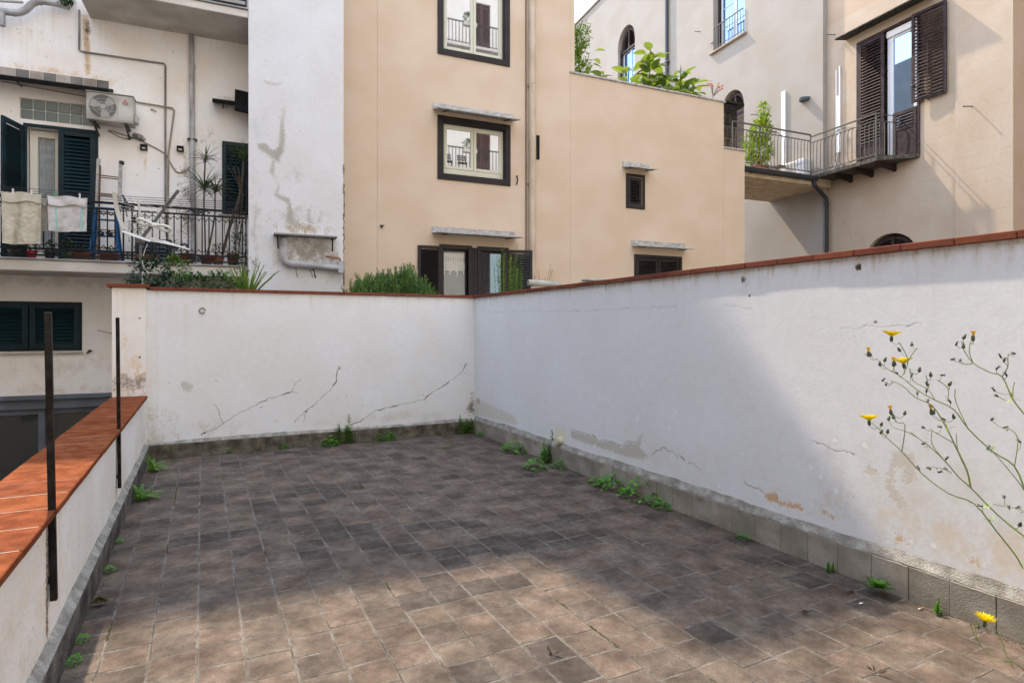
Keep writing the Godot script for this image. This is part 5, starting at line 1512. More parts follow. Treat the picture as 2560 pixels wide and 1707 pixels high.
# ------------------------------------------------------------------ the house behind the viewer, which the panes mirror
func build_house_across() -> void:
	var fr := FF * Transform3D(Basis(Vector3.UP, PI), Vector3(0, 0, 17.0))   # x runs the other way, z towards the panes
	var o := thing("house_across", "white house with iron balconies and brown shutters mirrored in window panes", "house", fr)
	var holes := []
	for x in [-14.2, -9.95, -5.6, -1.4]:
		for y in [3.2, 9.5, 15.8]: holes.append([x, y, x + 0.95, y + 2.8])
	var g := Geo.new()
	front_slab(g, -18.0, 8.0, -3.4, 22.0, holes, 0.0, 0.35)
	shell(g, -18.0, 8.0, -3.4, 22.0, 0.0, 8.0)
	part(o, "front_wall", g, worn("white render", lin(0.74, 0.73, 0.71), 0.9, 0.95, 0.98))
	part(o, "inner_wall", boxed(Vector3(-17.5, -3.0, -1.3), Vector3(7.5, 21.5, -1.2)), plain("room dimness", lin(0.10, 0.095, 0.09), 0.9))  # wall coloured dark to stand for unlit rooms
	var brown := worn("brown shutter paint", lin(0.10, 0.045, 0.035), 0.6)
	for h in holes:
		for k in 2: shutter(o, "shutter", 0.47, 2.76, brown, Vector3(h[0] + k * 0.475, h[1] + 0.02, -0.05), Basis(), 0.12, 0.8, [], 0.07)
	var slab := worn("balcony plaster", lin(0.69, 0.66, 0.62))
	var iron := worn("wrought iron", lin(0.012, 0.012, 0.015))
	var pot := worn("terracotta planter", lin(0.40, 0.16, 0.10))
	var rod := boxed(Vector3(-0.014, 0.0, 1.03), Vector3(0.014, 1.1, 1.06)).mesh()
	for y in [9.35, 15.65]:
		part(o, "balcony_slab", boxed(Vector3(-15.0, y, 0.0), Vector3(-4.0, y + 0.14, 1.1), 0.01), slab)
		var r := Geo.new()
		r.box(Vector3(-15.0, y + 1.22, 1.02), Vector3(-4.0, y + 1.27, 1.07)); r.box(Vector3(-15.0, y + 0.2, 1.03), Vector3(-4.0, y + 0.23, 1.06))
		var rail := part(o, "balcony_railing", r, iron)
		for k in 61: part(rail, "rail_bar", rod, iron, Vector3(-14.9 + k * 0.18, y + 0.14, 0))
		for x in [-12.0, -10.7, -8.75, -7.2]: part(o, "planter", boxed(Vector3(x, y + 0.98, 1.08), Vector3(x + 0.7, y + 1.2, 1.28), 0.02), pot if x < -9 else slab)
		var bu := Geo.new()
		bush(bu, Vector3(-8.3, y + 1.42, 1.18), Vector3(0.28, 0.28, 0.2), 160, 0.12, 0.06, Color(0.06, 0.15, 0.02), Color(0.12, 0.22, 0.03))
		part(o, "planter_shrub", bu, leafy("pot plant leaves", Color(0.15, 0.2, 0.05)))
	# folding chair and table on the balcony
	for x in [-8.2, -7.4]:
		var ch := Geo.new()
		for s: float in [-0.2, 0.2]:
			ch.bar(Vector3(x + s, 9.5, 0.35), Vector3(x + s, 9.95, 0.75), 0.03, 0.03); ch.bar(Vector3(x + s, 9.5, 0.75), Vector3(x + s, 10.4, 0.40), 0.03, 0.03)
		for k in 5: ch.box(Vector3(x - 0.22, 9.95, 0.38 + k * 0.08), Vector3(x + 0.22, 9.97, 0.43 + k * 0.08))
		for k in 3: ch.box(Vector3(x - 0.22, 10.12 + k * 0.1, 0.40), Vector3(x + 0.22, 10.18 + k * 0.1, 0.43))
		part(o, "balcony_chair", ch, iron)


# an added house on the open side, out of the picture, which keeps the sky from the side wall
func build_unseen_house_beside() -> void:
	var fr := FT * Transform3D(Basis(Vector3.UP, PI / 2), Vector3(-9.5, 0, 0))   # x away from the viewer, z towards the terrace
	var o := thing("unseen_house_beside", "unseen ochre house added beside the courtyard to shade the side wall", "house", fr)
	var holes := []
	for i in 5:
		for j in 3: holes.append([-16.0 + i * 3.4, -1.2 + j * 4.0, -14.9 + i * 3.4, 1.0 + j * 4.0])
	var g := Geo.new()
	front_slab(g, -18.0, 2.0, -3.4, 10.5, holes, 0.0, 0.35)
	shell(g, -18.0, 2.0, -3.4, 10.5, 0.0, 7.0)
	part(o, "front_wall", g, worn("ochre render", lin(0.55, 0.46, 0.36)))
	part(o, "inner_wall", boxed(Vector3(-17.5, -3.0, -1.3), Vector3(1.5, 10.2, -1.2)), plain("room dimness", lin(0.10, 0.095, 0.09), 0.9))  # dark tone paints the dim interior behind the openings
	for h in holes:
		for k in 2: shutter(o, "shutter", 0.54, 2.15, worn("brown shutter paint", lin(0.10, 0.045, 0.035)), Vector3(h[0] + k * 0.55, h[1] + 0.02, -0.05), Basis(), 0.3, 0.6, [], 0.08)


# ------------------------------------------------------------------ plants
func sword_head(g: Geo, at: Vector3, count: int, length: float, width: float, c: Color, droop := 1.0, up := 0.35) -> void:   # a tuft of sword leaves
	for i in count:
		var a := i * 2.4 + rnd(-0.3, 0.3)
		var lift := lerpf(1.6, -0.45, float(i) / count) + up
		g.col = c * rnd(0.7, 1.3)
		g.blade(at + Vector3(0, rnd(-0.05, 0.03), 0), Vector3(cos(a), lift, sin(a)), length * rnd(0.7, 1.1), width, droop * rnd(0.5, 1.3), 4)

func bush(g: Geo, centre: Vector3, size: Vector3, count: int, length: float, width: float, c: Color, c2: Color, lift := 0.3) -> void:   # leaves spread through an uneven volume in clumps
	var f := FastNoiseLite.new()
	f.seed = int(centre.x * 100) ; f.frequency = 2.2
	var made := 0
	var tries := 0
	while made < count and tries < count * 20:
		tries += 1
		var d := Vector3(rnd(-1, 1), rnd(-1, 1), rnd(-1, 1))
		var edge := 0.75 + 0.45 * f.get_noise_3dv(d.normalized() * 1.4)
		var r := d.length()
		if r > edge or r < 0.25: continue
		var p := centre + d * size
		if f.get_noise_3dv(p * 2.2) < -0.2: continue
		g.col = c.lerp(c2, rng.randf()) * rnd(0.7, 1.25)
		var out := (d.normalized() + Vector3(rnd(-0.7, 0.7), lift + rnd(-0.5, 0.5), rnd(-0.7, 0.7))).normalized()
		g.leaf(p, out, Vector3(rnd(-0.4, 0.4), 1, rnd(-0.4, 0.4)), length * rnd(0.6, 1.25), width * rnd(0.7, 1.2), rnd(0.0, 0.35), rnd(0.05, 0.3))
		made += 1

func pot_shape(r: float, h: float) -> Geo:
	var g := Geo.new()
	g.lathe([Vector2(0.0, 0.0), Vector2(r * 0.68, 0.0), Vector2(r * 0.93, h * 0.82), Vector2(r, h * 0.82), Vector2(r, h), Vector2(r * 0.9, h), Vector2(r * 0.88, h * 0.88), Vector2(0.0, h * 0.88)], 20)
	return g

func clay(i := 0) -> StandardMaterial3D: return worn("clay pot %d" % i, [lin(0.30, 0.10, 0.055), lin(0.24, 0.08, 0.05), lin(0.36, 0.14, 0.08)][i], 0.75, 0.75, 0.65, 1.5, 0.05, 1.5)


# ------------------------------------------------------------------ things on and by the long balcony
func build_balcony_things() -> void:
	var iron := plain("black iron", lin(0.02, 0.02, 0.022), 0.6, 0.3)
	# air conditioner on its brackets
	var ac := thing("air_conditioner", "white air conditioner with round fan grille hung above the green door", "air conditioner", FF, Vector3(-4.24, 5.09, 0.14))
	var white := worn("air conditioner enamel", lin(0.62, 0.60, 0.55), 0.45, 0.9, 0.8, 1.0, 0.0)
	var W := 0.675
	part(ac, "casing", boxed(Vector3(0, 0, 0), Vector3(W, 0.46, 0.285), 0.012), white)
	part(ac, "lid", boxed(Vector3(-0.008, 0.461, -0.008), Vector3(W + 0.008, 0.477, 0.30), 0.005), worn("lid rust", lin(0.45, 0.41, 0.36), 0.6))
	part(ac, "service_panel", boxed(Vector3(0.455, 0.03, 0.286), Vector3(0.662, 0.445, 0.294), 0.004), white)
	part(ac, "panel_recess", boxed(Vector3(0.49, 0.07, 0.2945), Vector3(0.63, 0.20, 0.297), 0.002), white)
	var c := Vector3(0.235, 0.232, 0.287)
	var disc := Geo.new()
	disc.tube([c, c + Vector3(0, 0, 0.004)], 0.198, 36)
	part(ac, "fan_shade_disc", disc, plain("painted fan shade", lin(0.055, 0.055, 0.058), 0.8))  # flat dark disc stands in for the shade inside the fan opening
	var fan := Geo.new()
	for k in 3:
		var poly := PackedVector2Array()
		for i in 9: poly.append(Vector2.from_angle(TAU * k / 3 + 0.35 + 0.11 * i) * (0.185 if i < 8 else 0.12))
		for i in 5: poly.append(Vector2.from_angle(TAU * k / 3 + 1.0 - 0.22 * i) * 0.05)
		fan.xf = Transform3D(Basis(), c + Vector3(0, 0, 0.0045))
		fan.prism(poly, 0.0, 0.004)
	fan.xf = Transform3D()
	fan.tube([c + Vector3(0, 0, 0.004), c + Vector3(0, 0, 0.014)], [0.052, 0.045], 20)
	part(ac, "fan", fan, plain("fan plastic", lin(0.36, 0.35, 0.33), 0.5))
	var gr := Geo.new()
	for k in 3:
		var pts := []
		for i in 37: pts.append(c + Vector3(cos(TAU * i / 36), sin(TAU * i / 36), 0) * (0.2 - 0.065 * k) + Vector3(0, 0, 0.018))
		gr.tube(pts, 0.0028, 4)
	for k in 31:
		var x := 0.025 + k * 0.014
		gr.bar(Vector3(x, 0.025, 0.305), Vector3(x, 0.44, 0.305), 0.0024, 0.0024)
	for y in [0.03, 0.165, 0.30, 0.435]: gr.bar(Vector3(0.02, y, 0.3065), Vector3(0.45, y, 0.3065), 0.004, 0.004)
	part(ac, "grille", gr, white)
	var mark := Geo.new()                                            # three red rhombs
	for k in 3:
		var a := PI / 2 + TAU * k / 3
		var d := Vector2.from_angle(a)
		var s := Vector2(-d.y, d.x)
		var m := Vector2(0.558, 0.352)
		mark.prism(PackedVector2Array([m, m + d * 0.024 + s * 0.0139, m + d * 0.048, m + d * 0.024 - s * 0.0139]), 0.2945, 0.2965)
	part(ac, "emblem", mark, plain("red print", lin(0.55, 0.01, 0.03), 0.5))
	var font := SystemFont.new()
	font.font_names = PackedStringArray(["Droid Sans"])
	var k2 := 0
	for words in ["MITSUBISHI", "ELECTRIC"]:
		var tm := TextMesh.new()
		tm.text = words; tm.font = font; tm.font_size = 16; tm.pixel_size = 0.00115; tm.depth = 0.002
		part(ac, "lettering", tm, plain("dark print", lin(0.08, 0.08, 0.09), 0.6), Vector3(0.558, 0.318 - 0.019 * k2, 0.296))
		k2 += 1
	part(ac, "valve_cover", boxed(Vector3(W + 0.001, 0.04, 0.05), Vector3(W + 0.05, 0.19, 0.22), 0.015), white)
	for x in [0.10, 0.56]:
		var b := Geo.new()
		b.bar(Vector3(x, -0.015, -0.13), Vector3(x, -0.015, 0.30), 0.035, 0.03); b.bar(Vector3(x, -0.03, 0.27), Vector3(x, -0.16, -0.12), 0.03, 0.025)
		part(ac, "bracket", b, worn("bracket grime", lin(0.10, 0.095, 0.09), 0.7))

	# wall lamps
	var first: Node3D = null
	for x in [-3.465, -2.895]:
		var label := "small square black wall lamp below the cage lamp" if x < -3 else "small square black wall lamp beside the white downpipe"
		if first:
			copy_of(first, FF, Vector3(x, 4.80, 0.0), label)
			continue
		first = thing("wall_lamp", label, "lamp", FF, Vector3(x, 4.76, 0.0), "square wall lamps over the balcony")
		part(first, "housing", frame_of(-0.055, 0.055, 0.0, 0.10, 0.018, 0.0, 0.07), iron)
		part(first, "back_plate", boxed(Vector3(-0.037, 0.018, 0.0), Vector3(0.037, 0.082, 0.012)), plain("dark steel", lin(0.03, 0.03, 0.03), 0.5))
		part(first, "diffuser", boxed(Vector3(-0.028, 0.022, 0.012), Vector3(0.028, 0.05, 0.05), 0.004), plain("frosted glass", lin(0.55, 0.55, 0.53), 0.3))
	var bl := thing("cage_lamp", "oval grey cage lamp hanging by its cable below the air conditioner", "lamp", FF, Vector3(-3.62, 5.02, 0.05))
	var gl := Geo.new()
	gl.xf = Transform3D(Basis(Vector3(0, 0, 1), -2.0), Vector3.ZERO)
	gl.lathe([Vector2(0.0, 0.0), Vector2(0.03, 0.01), Vector2(0.045, 0.06), Vector2(0.045, 0.13), Vector2(0.03, 0.185), Vector2(0.0, 0.2)], 14)
	part(bl, "glass", gl, plain("dusty glass", lin(0.24, 0.23, 0.21), 0.3))
	var cg := Geo.new()
	cg.xf = gl.xf
	for k in 6:
		var q := []
		for i in 9: q.append(Vector3(cos(k * PI / 3) * 0.05 * sin(PI * i / 8.0), 0.2 * i / 8.0, sin(k * PI / 3) * 0.05 * sin(PI * i / 8.0)))
		cg.tube(q, 0.003, 4)
	for y in [0.0, 0.06, 0.13]: cg.tube([Vector3(0, y, 0), Vector3(0, y + 0.012, 0)], 0.049 if y > 0 else 0.034, 14)
	part(bl, "cage", cg, plain("cage wire", lin(0.10, 0.10, 0.10), 0.6))

	# ladders
	var lad := thing("ladder", "tall white ladder with rusty rungs leaning on the wall", "ladder", FF, Vector3(-4.13, 2.68, 0.34))
	var rusty := worn("rusty white paint", lin(0.72, 0.69, 0.65), 0.6, 0.75, 0.75, 2.0, 0.0, 1.6)
	var rust := worn("rust", lin(0.25, 0.12, 0.055), 0.85, 0.6)
	for x in [0.0, 0.32]:
		var g := Geo.new()
		g.bar(Vector3(x, 0, 0), Vector3(x + 0.03, 1.80, -0.10), 0.042, 0.05)
		part(lad, "rail", g, rusty)
		var g2 := Geo.new()
		g2.bar(Vector3(x + 0.045 if x < 0.1 else x - 0.01, 0, 0.05), Vector3(x + 0.06 if x < 0.1 else x + 0.02, 1.68, -0.06), 0.014, 0.03)
		part(lad, "rail", g2, rust if x < 0.1 else rusty)
	for k in 5:
		part(lad, "rung", tubed([Vector3(0.03, 0.28 + k * 0.31, 0.0 - 0.016 * k), Vector3(0.33, 0.265 + k * 0.31, 0.0 - 0.016 * k)], 0.010, 6), rust)
		part(lad, "rung", tubed([Vector3(0.05, 0.235 + k * 0.31, 0.04 - 0.016 * k), Vector3(0.33, 0.225 + k * 0.31, 0.04 - 0.016 * k)], 0.010, 6), rust)
	part(lad, "hinge_cap", boxed(Vector3(0.33, 1.74, -0.13), Vector3(0.40, 1.80, -0.06), 0.01), iron)
	var st := thing("step_ladder", "blue metal step ladder standing behind the iron railing", "ladder", FF, Vector3(-3.90, 2.675, 0.78))
	var blue := worn("blue paint", lin(0.025, 0.20, 0.55), 0.5, 0.75, 0.7, 1.5, 0.0)
	for s: float in [-1.0, 1.0]:
		for z: float in [0.14, -0.20]:
			var g := Geo.new()
			g.bar(Vector3(s * 0.20, 0, z), Vector3(s * 0.135, 0.86, z * 0.15), 0.035, 0.02)
			part(st, "leg", g, blue)
	for k in 3: part(st, "step", boxed(Vector3(-0.175 + 0.018 * k, 0.14 + 0.27 * k, 0.02 - 0.03 * k), Vector3(0.175 - 0.018 * k, 0.16 + 0.27 * k, 0.13 - 0.045 * k), 0.004), blue)
	part(st, "top_step", boxed(Vector3(-0.15, 0.86, -0.06), Vector3(0.15, 0.885, 0.08), 0.005), blue)
	var sh := thing("shoes", "black sandals drying on the blue step ladder", "shoes", FF, Vector3(-3.90, 3.115, 0.83))
	for s: float in [-1.0, 1.0]:
		var g := Geo.new()
		g.soft_box(Vector3(s * 0.06 - 0.04, 0, -0.09), Vector3(s * 0.06 + 0.04, 0.02, 0.09), 0.01)
		for k in 4: g.tube(smooth_path([Vector3(s * 0.06 - 0.038, 0.02, -0.06 + k * 0.04), Vector3(s * 0.06, 0.06, -0.06 + k * 0.04), Vector3(s * 0.06 + 0.038, 0.02, -0.06 + k * 0.04)]), 0.008, 5)
		part(sh, "sandal", g, iron)

	# washing line with towels
	var line := thing("washing_line", "thin dark washing lines strung outside the iron railing", "washing line", FF, Vector3(-4.0, 3.6, 1.35))
	for k in 4:
		var z := -0.20 + 0.085 * k
		var pts := []
		for i in 13: pts.append(Vector3(-1.9 + 4.0 * i / 12.0, 0.05 - 0.05 * sin(PI * i / 12.0) + 0.02 * k, z))
		part(line, "cord", tubed(pts, 0.004, 4), iron)
	for x in [0.44, 2.1]:
		var b := Geo.new()
		b.bar(Vector3(x, 0.02, -0.30), Vector3(x, 0.07, 0.10), 0.02, 0.02); b.bar(Vector3(x, -0.2, -0.30), Vector3(x, 0.03, -0.02), 0.014, 0.014)
		part(line, "arm", b, iron)
	towel("bath_mat", "cream quilted bath mat pegged to the washing line", "mat", -5.09, -4.61, 3.61, 0.76, 1.36, worn("quilted cotton", lin(0.70, 0.66, 0.55), 0.95, 0.85, 0.9, 2.0, 0.5, 1.0), 0.02, true)
	towel("towel", "thin grey towel hanging behind the quilted bath mat", "towel", -4.78, -4.56, 3.58, 0.52, 1.27, worn("grey cotton", lin(0.45, 0.42, 0.37), 0.95), 0.01, false)
	var tw := towel("towel", "pale towel with two turquoise stripes pegged to the washing line", "towel", -4.535, -4.035, 3.60, 0.53, 1.36, worn("pale cotton", lin(0.74, 0.71, 0.71), 0.95, 0.85, 0.85, 2.0, 0.2, 1.0), 0.012, false)
	for x in [0.095, 0.43]:
		var g := Geo.new()
		var last := Vector3()
		for k in 15:
			var q := Vector3(x + 0.02 * k / 14.0 * (1 if x < 0.2 else -0.4), -0.03 - k * 0.034, towel_z(x / 0.5, k / 15.0, 0.012) + 0.004)
			if k > 0: g.quad(q + Vector3(-0.011, 0, 0), q + Vector3(0.011, 0, 0), last + Vector3(0.011, 0, 0), last + Vector3(-0.011, 0, 0))
			last = q
		part(tw, "stripe", g, plain("turquoise dye", lin(0.28, 0.58, 0.55), 0.95))
	var n := 0
	for x in [-4.95, -4.73, -4.44, -4.13]:
		var pg := thing("clothes_peg", ["white clothes peg on the corner of the quilted mat", "white clothes peg at the middle of the quilted mat", "green clothes peg on the striped towel", "white clothes peg on the striped towel"][n], "peg", FF, Vector3(x, 3.575, 1.365), "clothes pegs on the washing line")
		var m := plain("green plastic", lin(0.08, 0.38, 0.25), 0.5) if n == 2 else plain("white plastic", lin(0.7, 0.7, 0.7), 0.5)
		for s: float in [-1.0, 1.0]:
			var g := Geo.new()
			g.bar(Vector3(0, 0, s * 0.010), Vector3(0, 0.085, s * 0.018), 0.016, 0.007)
			part(pg, "jaw", g, m)
		n += 1

	# pots along the balcony
	var rows := [
		[-4.86, 0.075, 0.13, "small red flower pot with a seedling beside the balcony door", 1, 0.14], [-4.63, 0.075, 0.11, "black flower pot with a thin seedling on the balcony", 3, 0.12],
		[-4.38, 0.09, 0.13, "dark green flower pot standing between black pot and brown planter", 4, 0.13], [-2.93, 0.10, 0.13, "clay pot with a low reddish bush beside the orange planter", 1, 0.22],
		[-2.72, 0.125, 0.19, "big clay pot standing in front of the white downpipe", 0, 0.0], [-2.42, 0.115, 0.17, "clay pot that holds the tall dragon trees", 1, 0.0],
		[-2.245, 0.10, 0.16, "clay pot with small spiky leaves near the tower", 2, 0.16], [-2.02, 0.095, 0.22, "clay pot that holds the leaning dragon tree", 1, 0.0], [-5.05, 0.11, 0.13, "wide dark bowl below the quilted bath mat", 3, 0.10]]
	for r in rows:
		var t := thing("flower_pot", r[3], "pot", FF, Vector3(r[0], 2.674, 0.82 if r[0] > -2.6 else 0.86))
		var m: Material = clay(r[4]) if r[4] < 3 else plain("dark plastic pot", lin(0.02, 0.02, 0.022), 0.5)
		if r[0] == -4.86: m = plain("red glazed pot", lin(0.35, 0.015, 0.02), 0.4)
		if r[4] == 4: m = plain("green glazed pot", lin(0.03, 0.06, 0.03), 0.4)
		part(t, "pot", pot_shape(r[1], r[2]), m)
		if r[5] > 0:
			var g := Geo.new()
			bush(g, Vector3(0, r[2] + r[5] * 0.6, 0), Vector3(r[1] * 1.25, r[5], r[1] * 1.2), 110, 0.055, 0.022, Color(0.03, 0.07, 0.02) if r[0] != -2.93 else Color(0.10, 0.04, 0.02), Color(0.07, 0.12, 0.03), 0.7)
			part(t, "leaves", g, leafy("pot plant leaves", Color(0.15, 0.2, 0.05)))
	for r in [[-4.33, -4.05, "brown window box between the balcony door and step ladder", 1], [-3.98, -3.68, "ribbed brown window box under the blue step ladder", 1], [-3.48, -3.12, "orange window box behind the antenna mast", 2]]:
		var t := thing("window_box", r[2], "planter", FF, Vector3(r[0], 2.674, 0.78), "window boxes on the balcony")
		var l: float = r[1] - r[0]
		var g := Geo.new()
		g.soft_box(Vector3(0.015, 0, 0.01), Vector3(l - 0.015, 0.10, 0.15), 0.008)
		g.soft_box(Vector3(0, 0.101, 0), Vector3(l, 0.13, 0.16), 0.005)
		part(t, "box", g, clay(r[3]))
		for k in 5: part(t, "rib", boxed(Vector3(0.03 + k * (l - 0.08) / 4.0, 0.012, 0.151), Vector3(0.05 + k * (l - 0.08) / 4.0, 0.09, 0.156), 0.002), clay(r[3]))
		var lv := Geo.new()
		bush(lv, Vector3(l / 2, 0.17, 0.08), Vector3(l * 0.5, 0.07, 0.07), 70, 0.05, 0.02, Color(0.03, 0.07, 0.02), Color(0.06, 0.11, 0.03), 0.8)
		part(t, "leaves", lv, leafy("pot plant leaves", Color(0.15, 0.2, 0.05)))
	var dt := thing("dragon_tree", "slender dragon tree with three tufts of sword leaves in a clay pot", "plant", FF, Vector3(-2.42, 2.82, 0.82))
	var bark := worn("dragon tree bark", lin(0.16, 0.13, 0.10), 0.9, 0.6)
	part(dt, "trunk", tubed(smooth_path([Vector3(0, 0, 0), Vector3(0.08, 0.45, -0.05), Vector3(0.12, 0.8, -0.1), Vector3(0.12, 1.20, -0.15)]), [0.016, 0.016, 0.015, 0.015, 0.014, 0.014, 0.014, 0.013, 0.013, 0.012, 0.012, 0.012, 0.012], 7), bark)
	part(dt, "trunk", tubed(smooth_path([Vector3(-0.02, 0, 0.02), Vector3(-0.03, 0.5, 0), Vector3(-0.05, 1.0, -0.1), Vector3(-0.04, 1.76, -0.25)]), 0.013, 7), bark)
	for h in [[Vector3(-0.03, 1.74, -0.25), 34, 0.30], [Vector3(-0.05, 1.22, -0.18), 60, 0.44], [Vector3(0.13, 1.18, -0.16), 52, 0.40]]:
		var g := Geo.new()
		sword_head(g, h[0], h[1], h[2], 0.018, Color(0.055, 0.085, 0.03), 1.2)
		part(dt, "leaf_tuft", g, leafy("sword leaves", Color(0.2, 0.25, 0.06)))
	var d2 := thing("dragon_tree", "leaning dragon tree with dry twining stems beside the white tower", "plant", FF, Vector3(-2.02, 2.88, 0.80))
	part(d2, "trunk", tubed(smooth_path([Vector3(-0.16, 0, 0), Vector3(-0.06, 0.45, -0.1), Vector3(0.08, 0.95, -0.2), Vector3(0.15, 1.3, -0.28), Vector3(0.18, 1.75, -0.3)]), 0.024, 8), bark)
	var g4 := Geo.new()
	sword_head(g4, Vector3(0.19, 1.78, -0.3), 60, 0.42, 0.020, Color(0.065, 0.10, 0.03), 0.9)
	part(d2, "leaf_tuft", g4, leafy("sword leaves", Color(0.2, 0.25, 0.06)))
	var tw2 := Geo.new()
	for k in 5: tw2.tube(smooth_path([Vector3(rnd(-0.1, 0.2), 0, rnd(-0.1, 0.1)), Vector3(rnd(-0.12, 0.2), 0.6, rnd(-0.1, 0.1)), Vector3(rnd(-0.12, 0.2), 1.1, rnd(-0.2, 0.1)), Vector3(rnd(-0.1, 0.2), 1.6, -0.2)]), 0.005, 4)
	part(d2, "dry_stem", tw2, worn("dry stems", lin(0.15, 0.11, 0.07), 0.9))
	var sc := thing("straggly_shrub", "dark straggly shrub trailing over the balcony end by the tower", "plant", FF, Vector3(-1.93, 2.68, 0.95))
	var g5 := Geo.new()
	bush(g5, Vector3(0.02, 0.25, 0.05), Vector3(0.17, 0.55, 0.18), 420, 0.055, 0.022, Color(0.025, 0.05, 0.018), Color(0.07, 0.10, 0.03), -0.2)
	bush(g5, Vector3(0.08, -0.15, 0.16), Vector3(0.10, 0.35, 0.06), 160, 0.06, 0.015, Color(0.05, 0.06, 0.025), Color(0.09, 0.09, 0.03), -0.8)
	part(sc, "foliage", g5, leafy("shrub leaves", Color(0.15, 0.2, 0.05)))
	part(sc, "stem", tubed([Vector3(0, 0, 0), Vector3(0.02, 0.35, 0.02), Vector3(0.06, 0.75, 0.0)], 0.012, 6), bark)
	var hg := thing("trailing_plant", "pale green trailing plant hanging inside the iron railing", "plant", FF, Vector3(-3.46, 3.36, 0.92))
	var g6 := Geo.new()
	for k in 16:
		var x := rnd(-0.09, 0.11)
		var l := rnd(0.15, 0.42)
		for i in int(l / 0.022):
			g6.col = Color(0.16, 0.22, 0.10) * rnd(0.7, 1.3)
			g6.leaf(Vector3(x + rnd(-0.012, 0.012), -i * 0.022, rnd(-0.05, 0.05)), Vector3(rnd(-1, 1), -0.5, rnd(-1, 1)), Vector3.UP, 0.04, 0.018)
	part(hg, "foliage", g6, leafy("trailing leaves", Color(0.2, 0.25, 0.1)))
	part(hg, "pot", pot_shape(0.07, 0.09), plain("dark plastic pot", lin(0.02, 0.02, 0.022), 0.5), Vector3(0, -0.03, -0.02))
	var cab := thing("cabinet", "low dark green louvred cabinet against the balcony wall", "cabinet", FF, Vector3(-3.58, 2.674, 0.01))
	part(cab, "case", boxed(Vector3(0, 0, 0), Vector3(0.56, 0.50, 0.16), 0.006), plain("dark green lacquer", lin(0.010, 0.026, 0.033), 0.45))
	for k in 2: shutter(cab, "door", 0.275, 0.46, plain("dark green lacquer", lin(0.010, 0.026, 0.033), 0.45), Vector3(0.005 + k * 0.277, 0.02, 0.18), Basis(), 0.06, 0.0, [], 0.05)
	var hs := thing("drain_hose", "blue grey hose plugged into an orange pipe on the balcony", "hose", FF, Vector3(-2.86, 2.674, 0.20))
	part(hs, "hose", tubed(smooth_path([Vector3(-0.20, 0.42, -0.1), Vector3(-0.16, 0.36, -0.05), Vector3(-0.05, 0.37, 0.0), Vector3(0.02, 0.42, 0.02), Vector3(0.08, 0.42, 0.02), Vector3(0.09, 0.36, 0.02)]), 0.018, 8), plain("hose rubber", lin(0.05, 0.07, 0.10), 0.6))
	part(hs, "pipe", tubed(smooth_path([Vector3(0.09, 0.38, 0.02), Vector3(0.09, 0.1, 0.02), Vector3(0.12, 0.04, 0.02), Vector3(0.2, 0.06, 0.02)]), 0.026, 10), worn("orange pipe", lin(0.45, 0.24, 0.16), 0.6))
	var top := thing("creeper", "dark creeper hanging beside the flue pipe", "plant", FF, Vector3(-4.60, 7.05, 0.12))
	var g7 := Geo.new()
	bush(g7, Vector3(0.0, 0.10, 0.05), Vector3(0.16, 0.16, 0.12), 170, 0.07, 0.04, Color(0.02, 0.05, 0.015), Color(0.05, 0.10, 0.03), -0.4)
	part(top, "foliage", g7, leafy("creeper leaves", Color(0.15, 0.2, 0.05)))
	part(top, "stem", tubed([Vector3(-0.05, 0.3, 0.0), Vector3(0, 0.1, 0.03), Vector3(0.08, -0.05, 0.05)], 0.008, 5), bark)

	# television aerial on a mast behind the terrace wall
	var an := thing("tv_aerial", "white television aerial with wire reflector panels on a grey mast", "aerial", FF, Vector3(-3.24, 1.0, 2.0))
	var galv := worn("galvanised mast", lin(0.20, 0.20, 0.21), 0.5, 0.8, 0.8, 2.0, 0.0)
	var pl := plain("aerial plastic", lin(0.68, 0.67, 0.62), 0.45)
	part(an, "mast", tubed([Vector3(0, 0, 0), Vector3(0, 1.95, 0)], 0.019, 10), galv)
	part(an, "clamp", boxed(Vector3(-0.07, 1.86, -0.04), Vector3(0.05, 1.96, 0.05), 0.012), galv)
	var bm := Geo.new()
	bm.bar(Vector3(0.02, 1.94, 0.02), Vector3(0.52, 2.66, 0.22), 0.034, 0.034)
	part(an, "boom", bm, galv)
	var P := func(x: float, y: float, z: float) -> Vector3: return Vector3(x + 3.24, y - 1.0, z - 2.0)
	var ribs := [[P.call(-3.555, 3.58, 2.12), P.call(-3.53, 3.30, 2.0), P.call(-3.46, 3.07, 1.94), 0.055], [P.call(-3.27, 3.50, 2.0), P.call(-3.25, 3.30, 1.93), P.call(-3.20, 3.08, 1.90), 0.026], [P.call(-3.03, 3.42, 1.9), P.call(-2.98, 3.2, 1.85), P.call(-2.94, 2.97, 1.82), 0.034],
		[P.call(-3.47, 3.03, 2.02), P.call(-3.28, 2.95, 2.12), P.call(-3.08, 2.875, 2.24), 0.030], [P.call(-3.10, 2.96, 1.96), P.call(-2.96, 2.90, 2.06), P.call(-2.83, 2.845, 2.18), 0.020], [P.call(-2.95, 2.93, 1.92), P.call(-2.77, 2.86, 2.02), P.call(-2.585, 2.79, 2.14), 0.022]]
	var paths := []
	for r in ribs:
		var pts := smooth_path([r[0], r[1], r[2]], 4)
		paths.append(pts)
		var g := Geo.new()
		for i in pts.size() - 1: g.bar(pts[i], pts[i + 1], r[3], 0.014, Vector3(0, 0.3, 1))
		part(an, "panel_rib", g, pl)
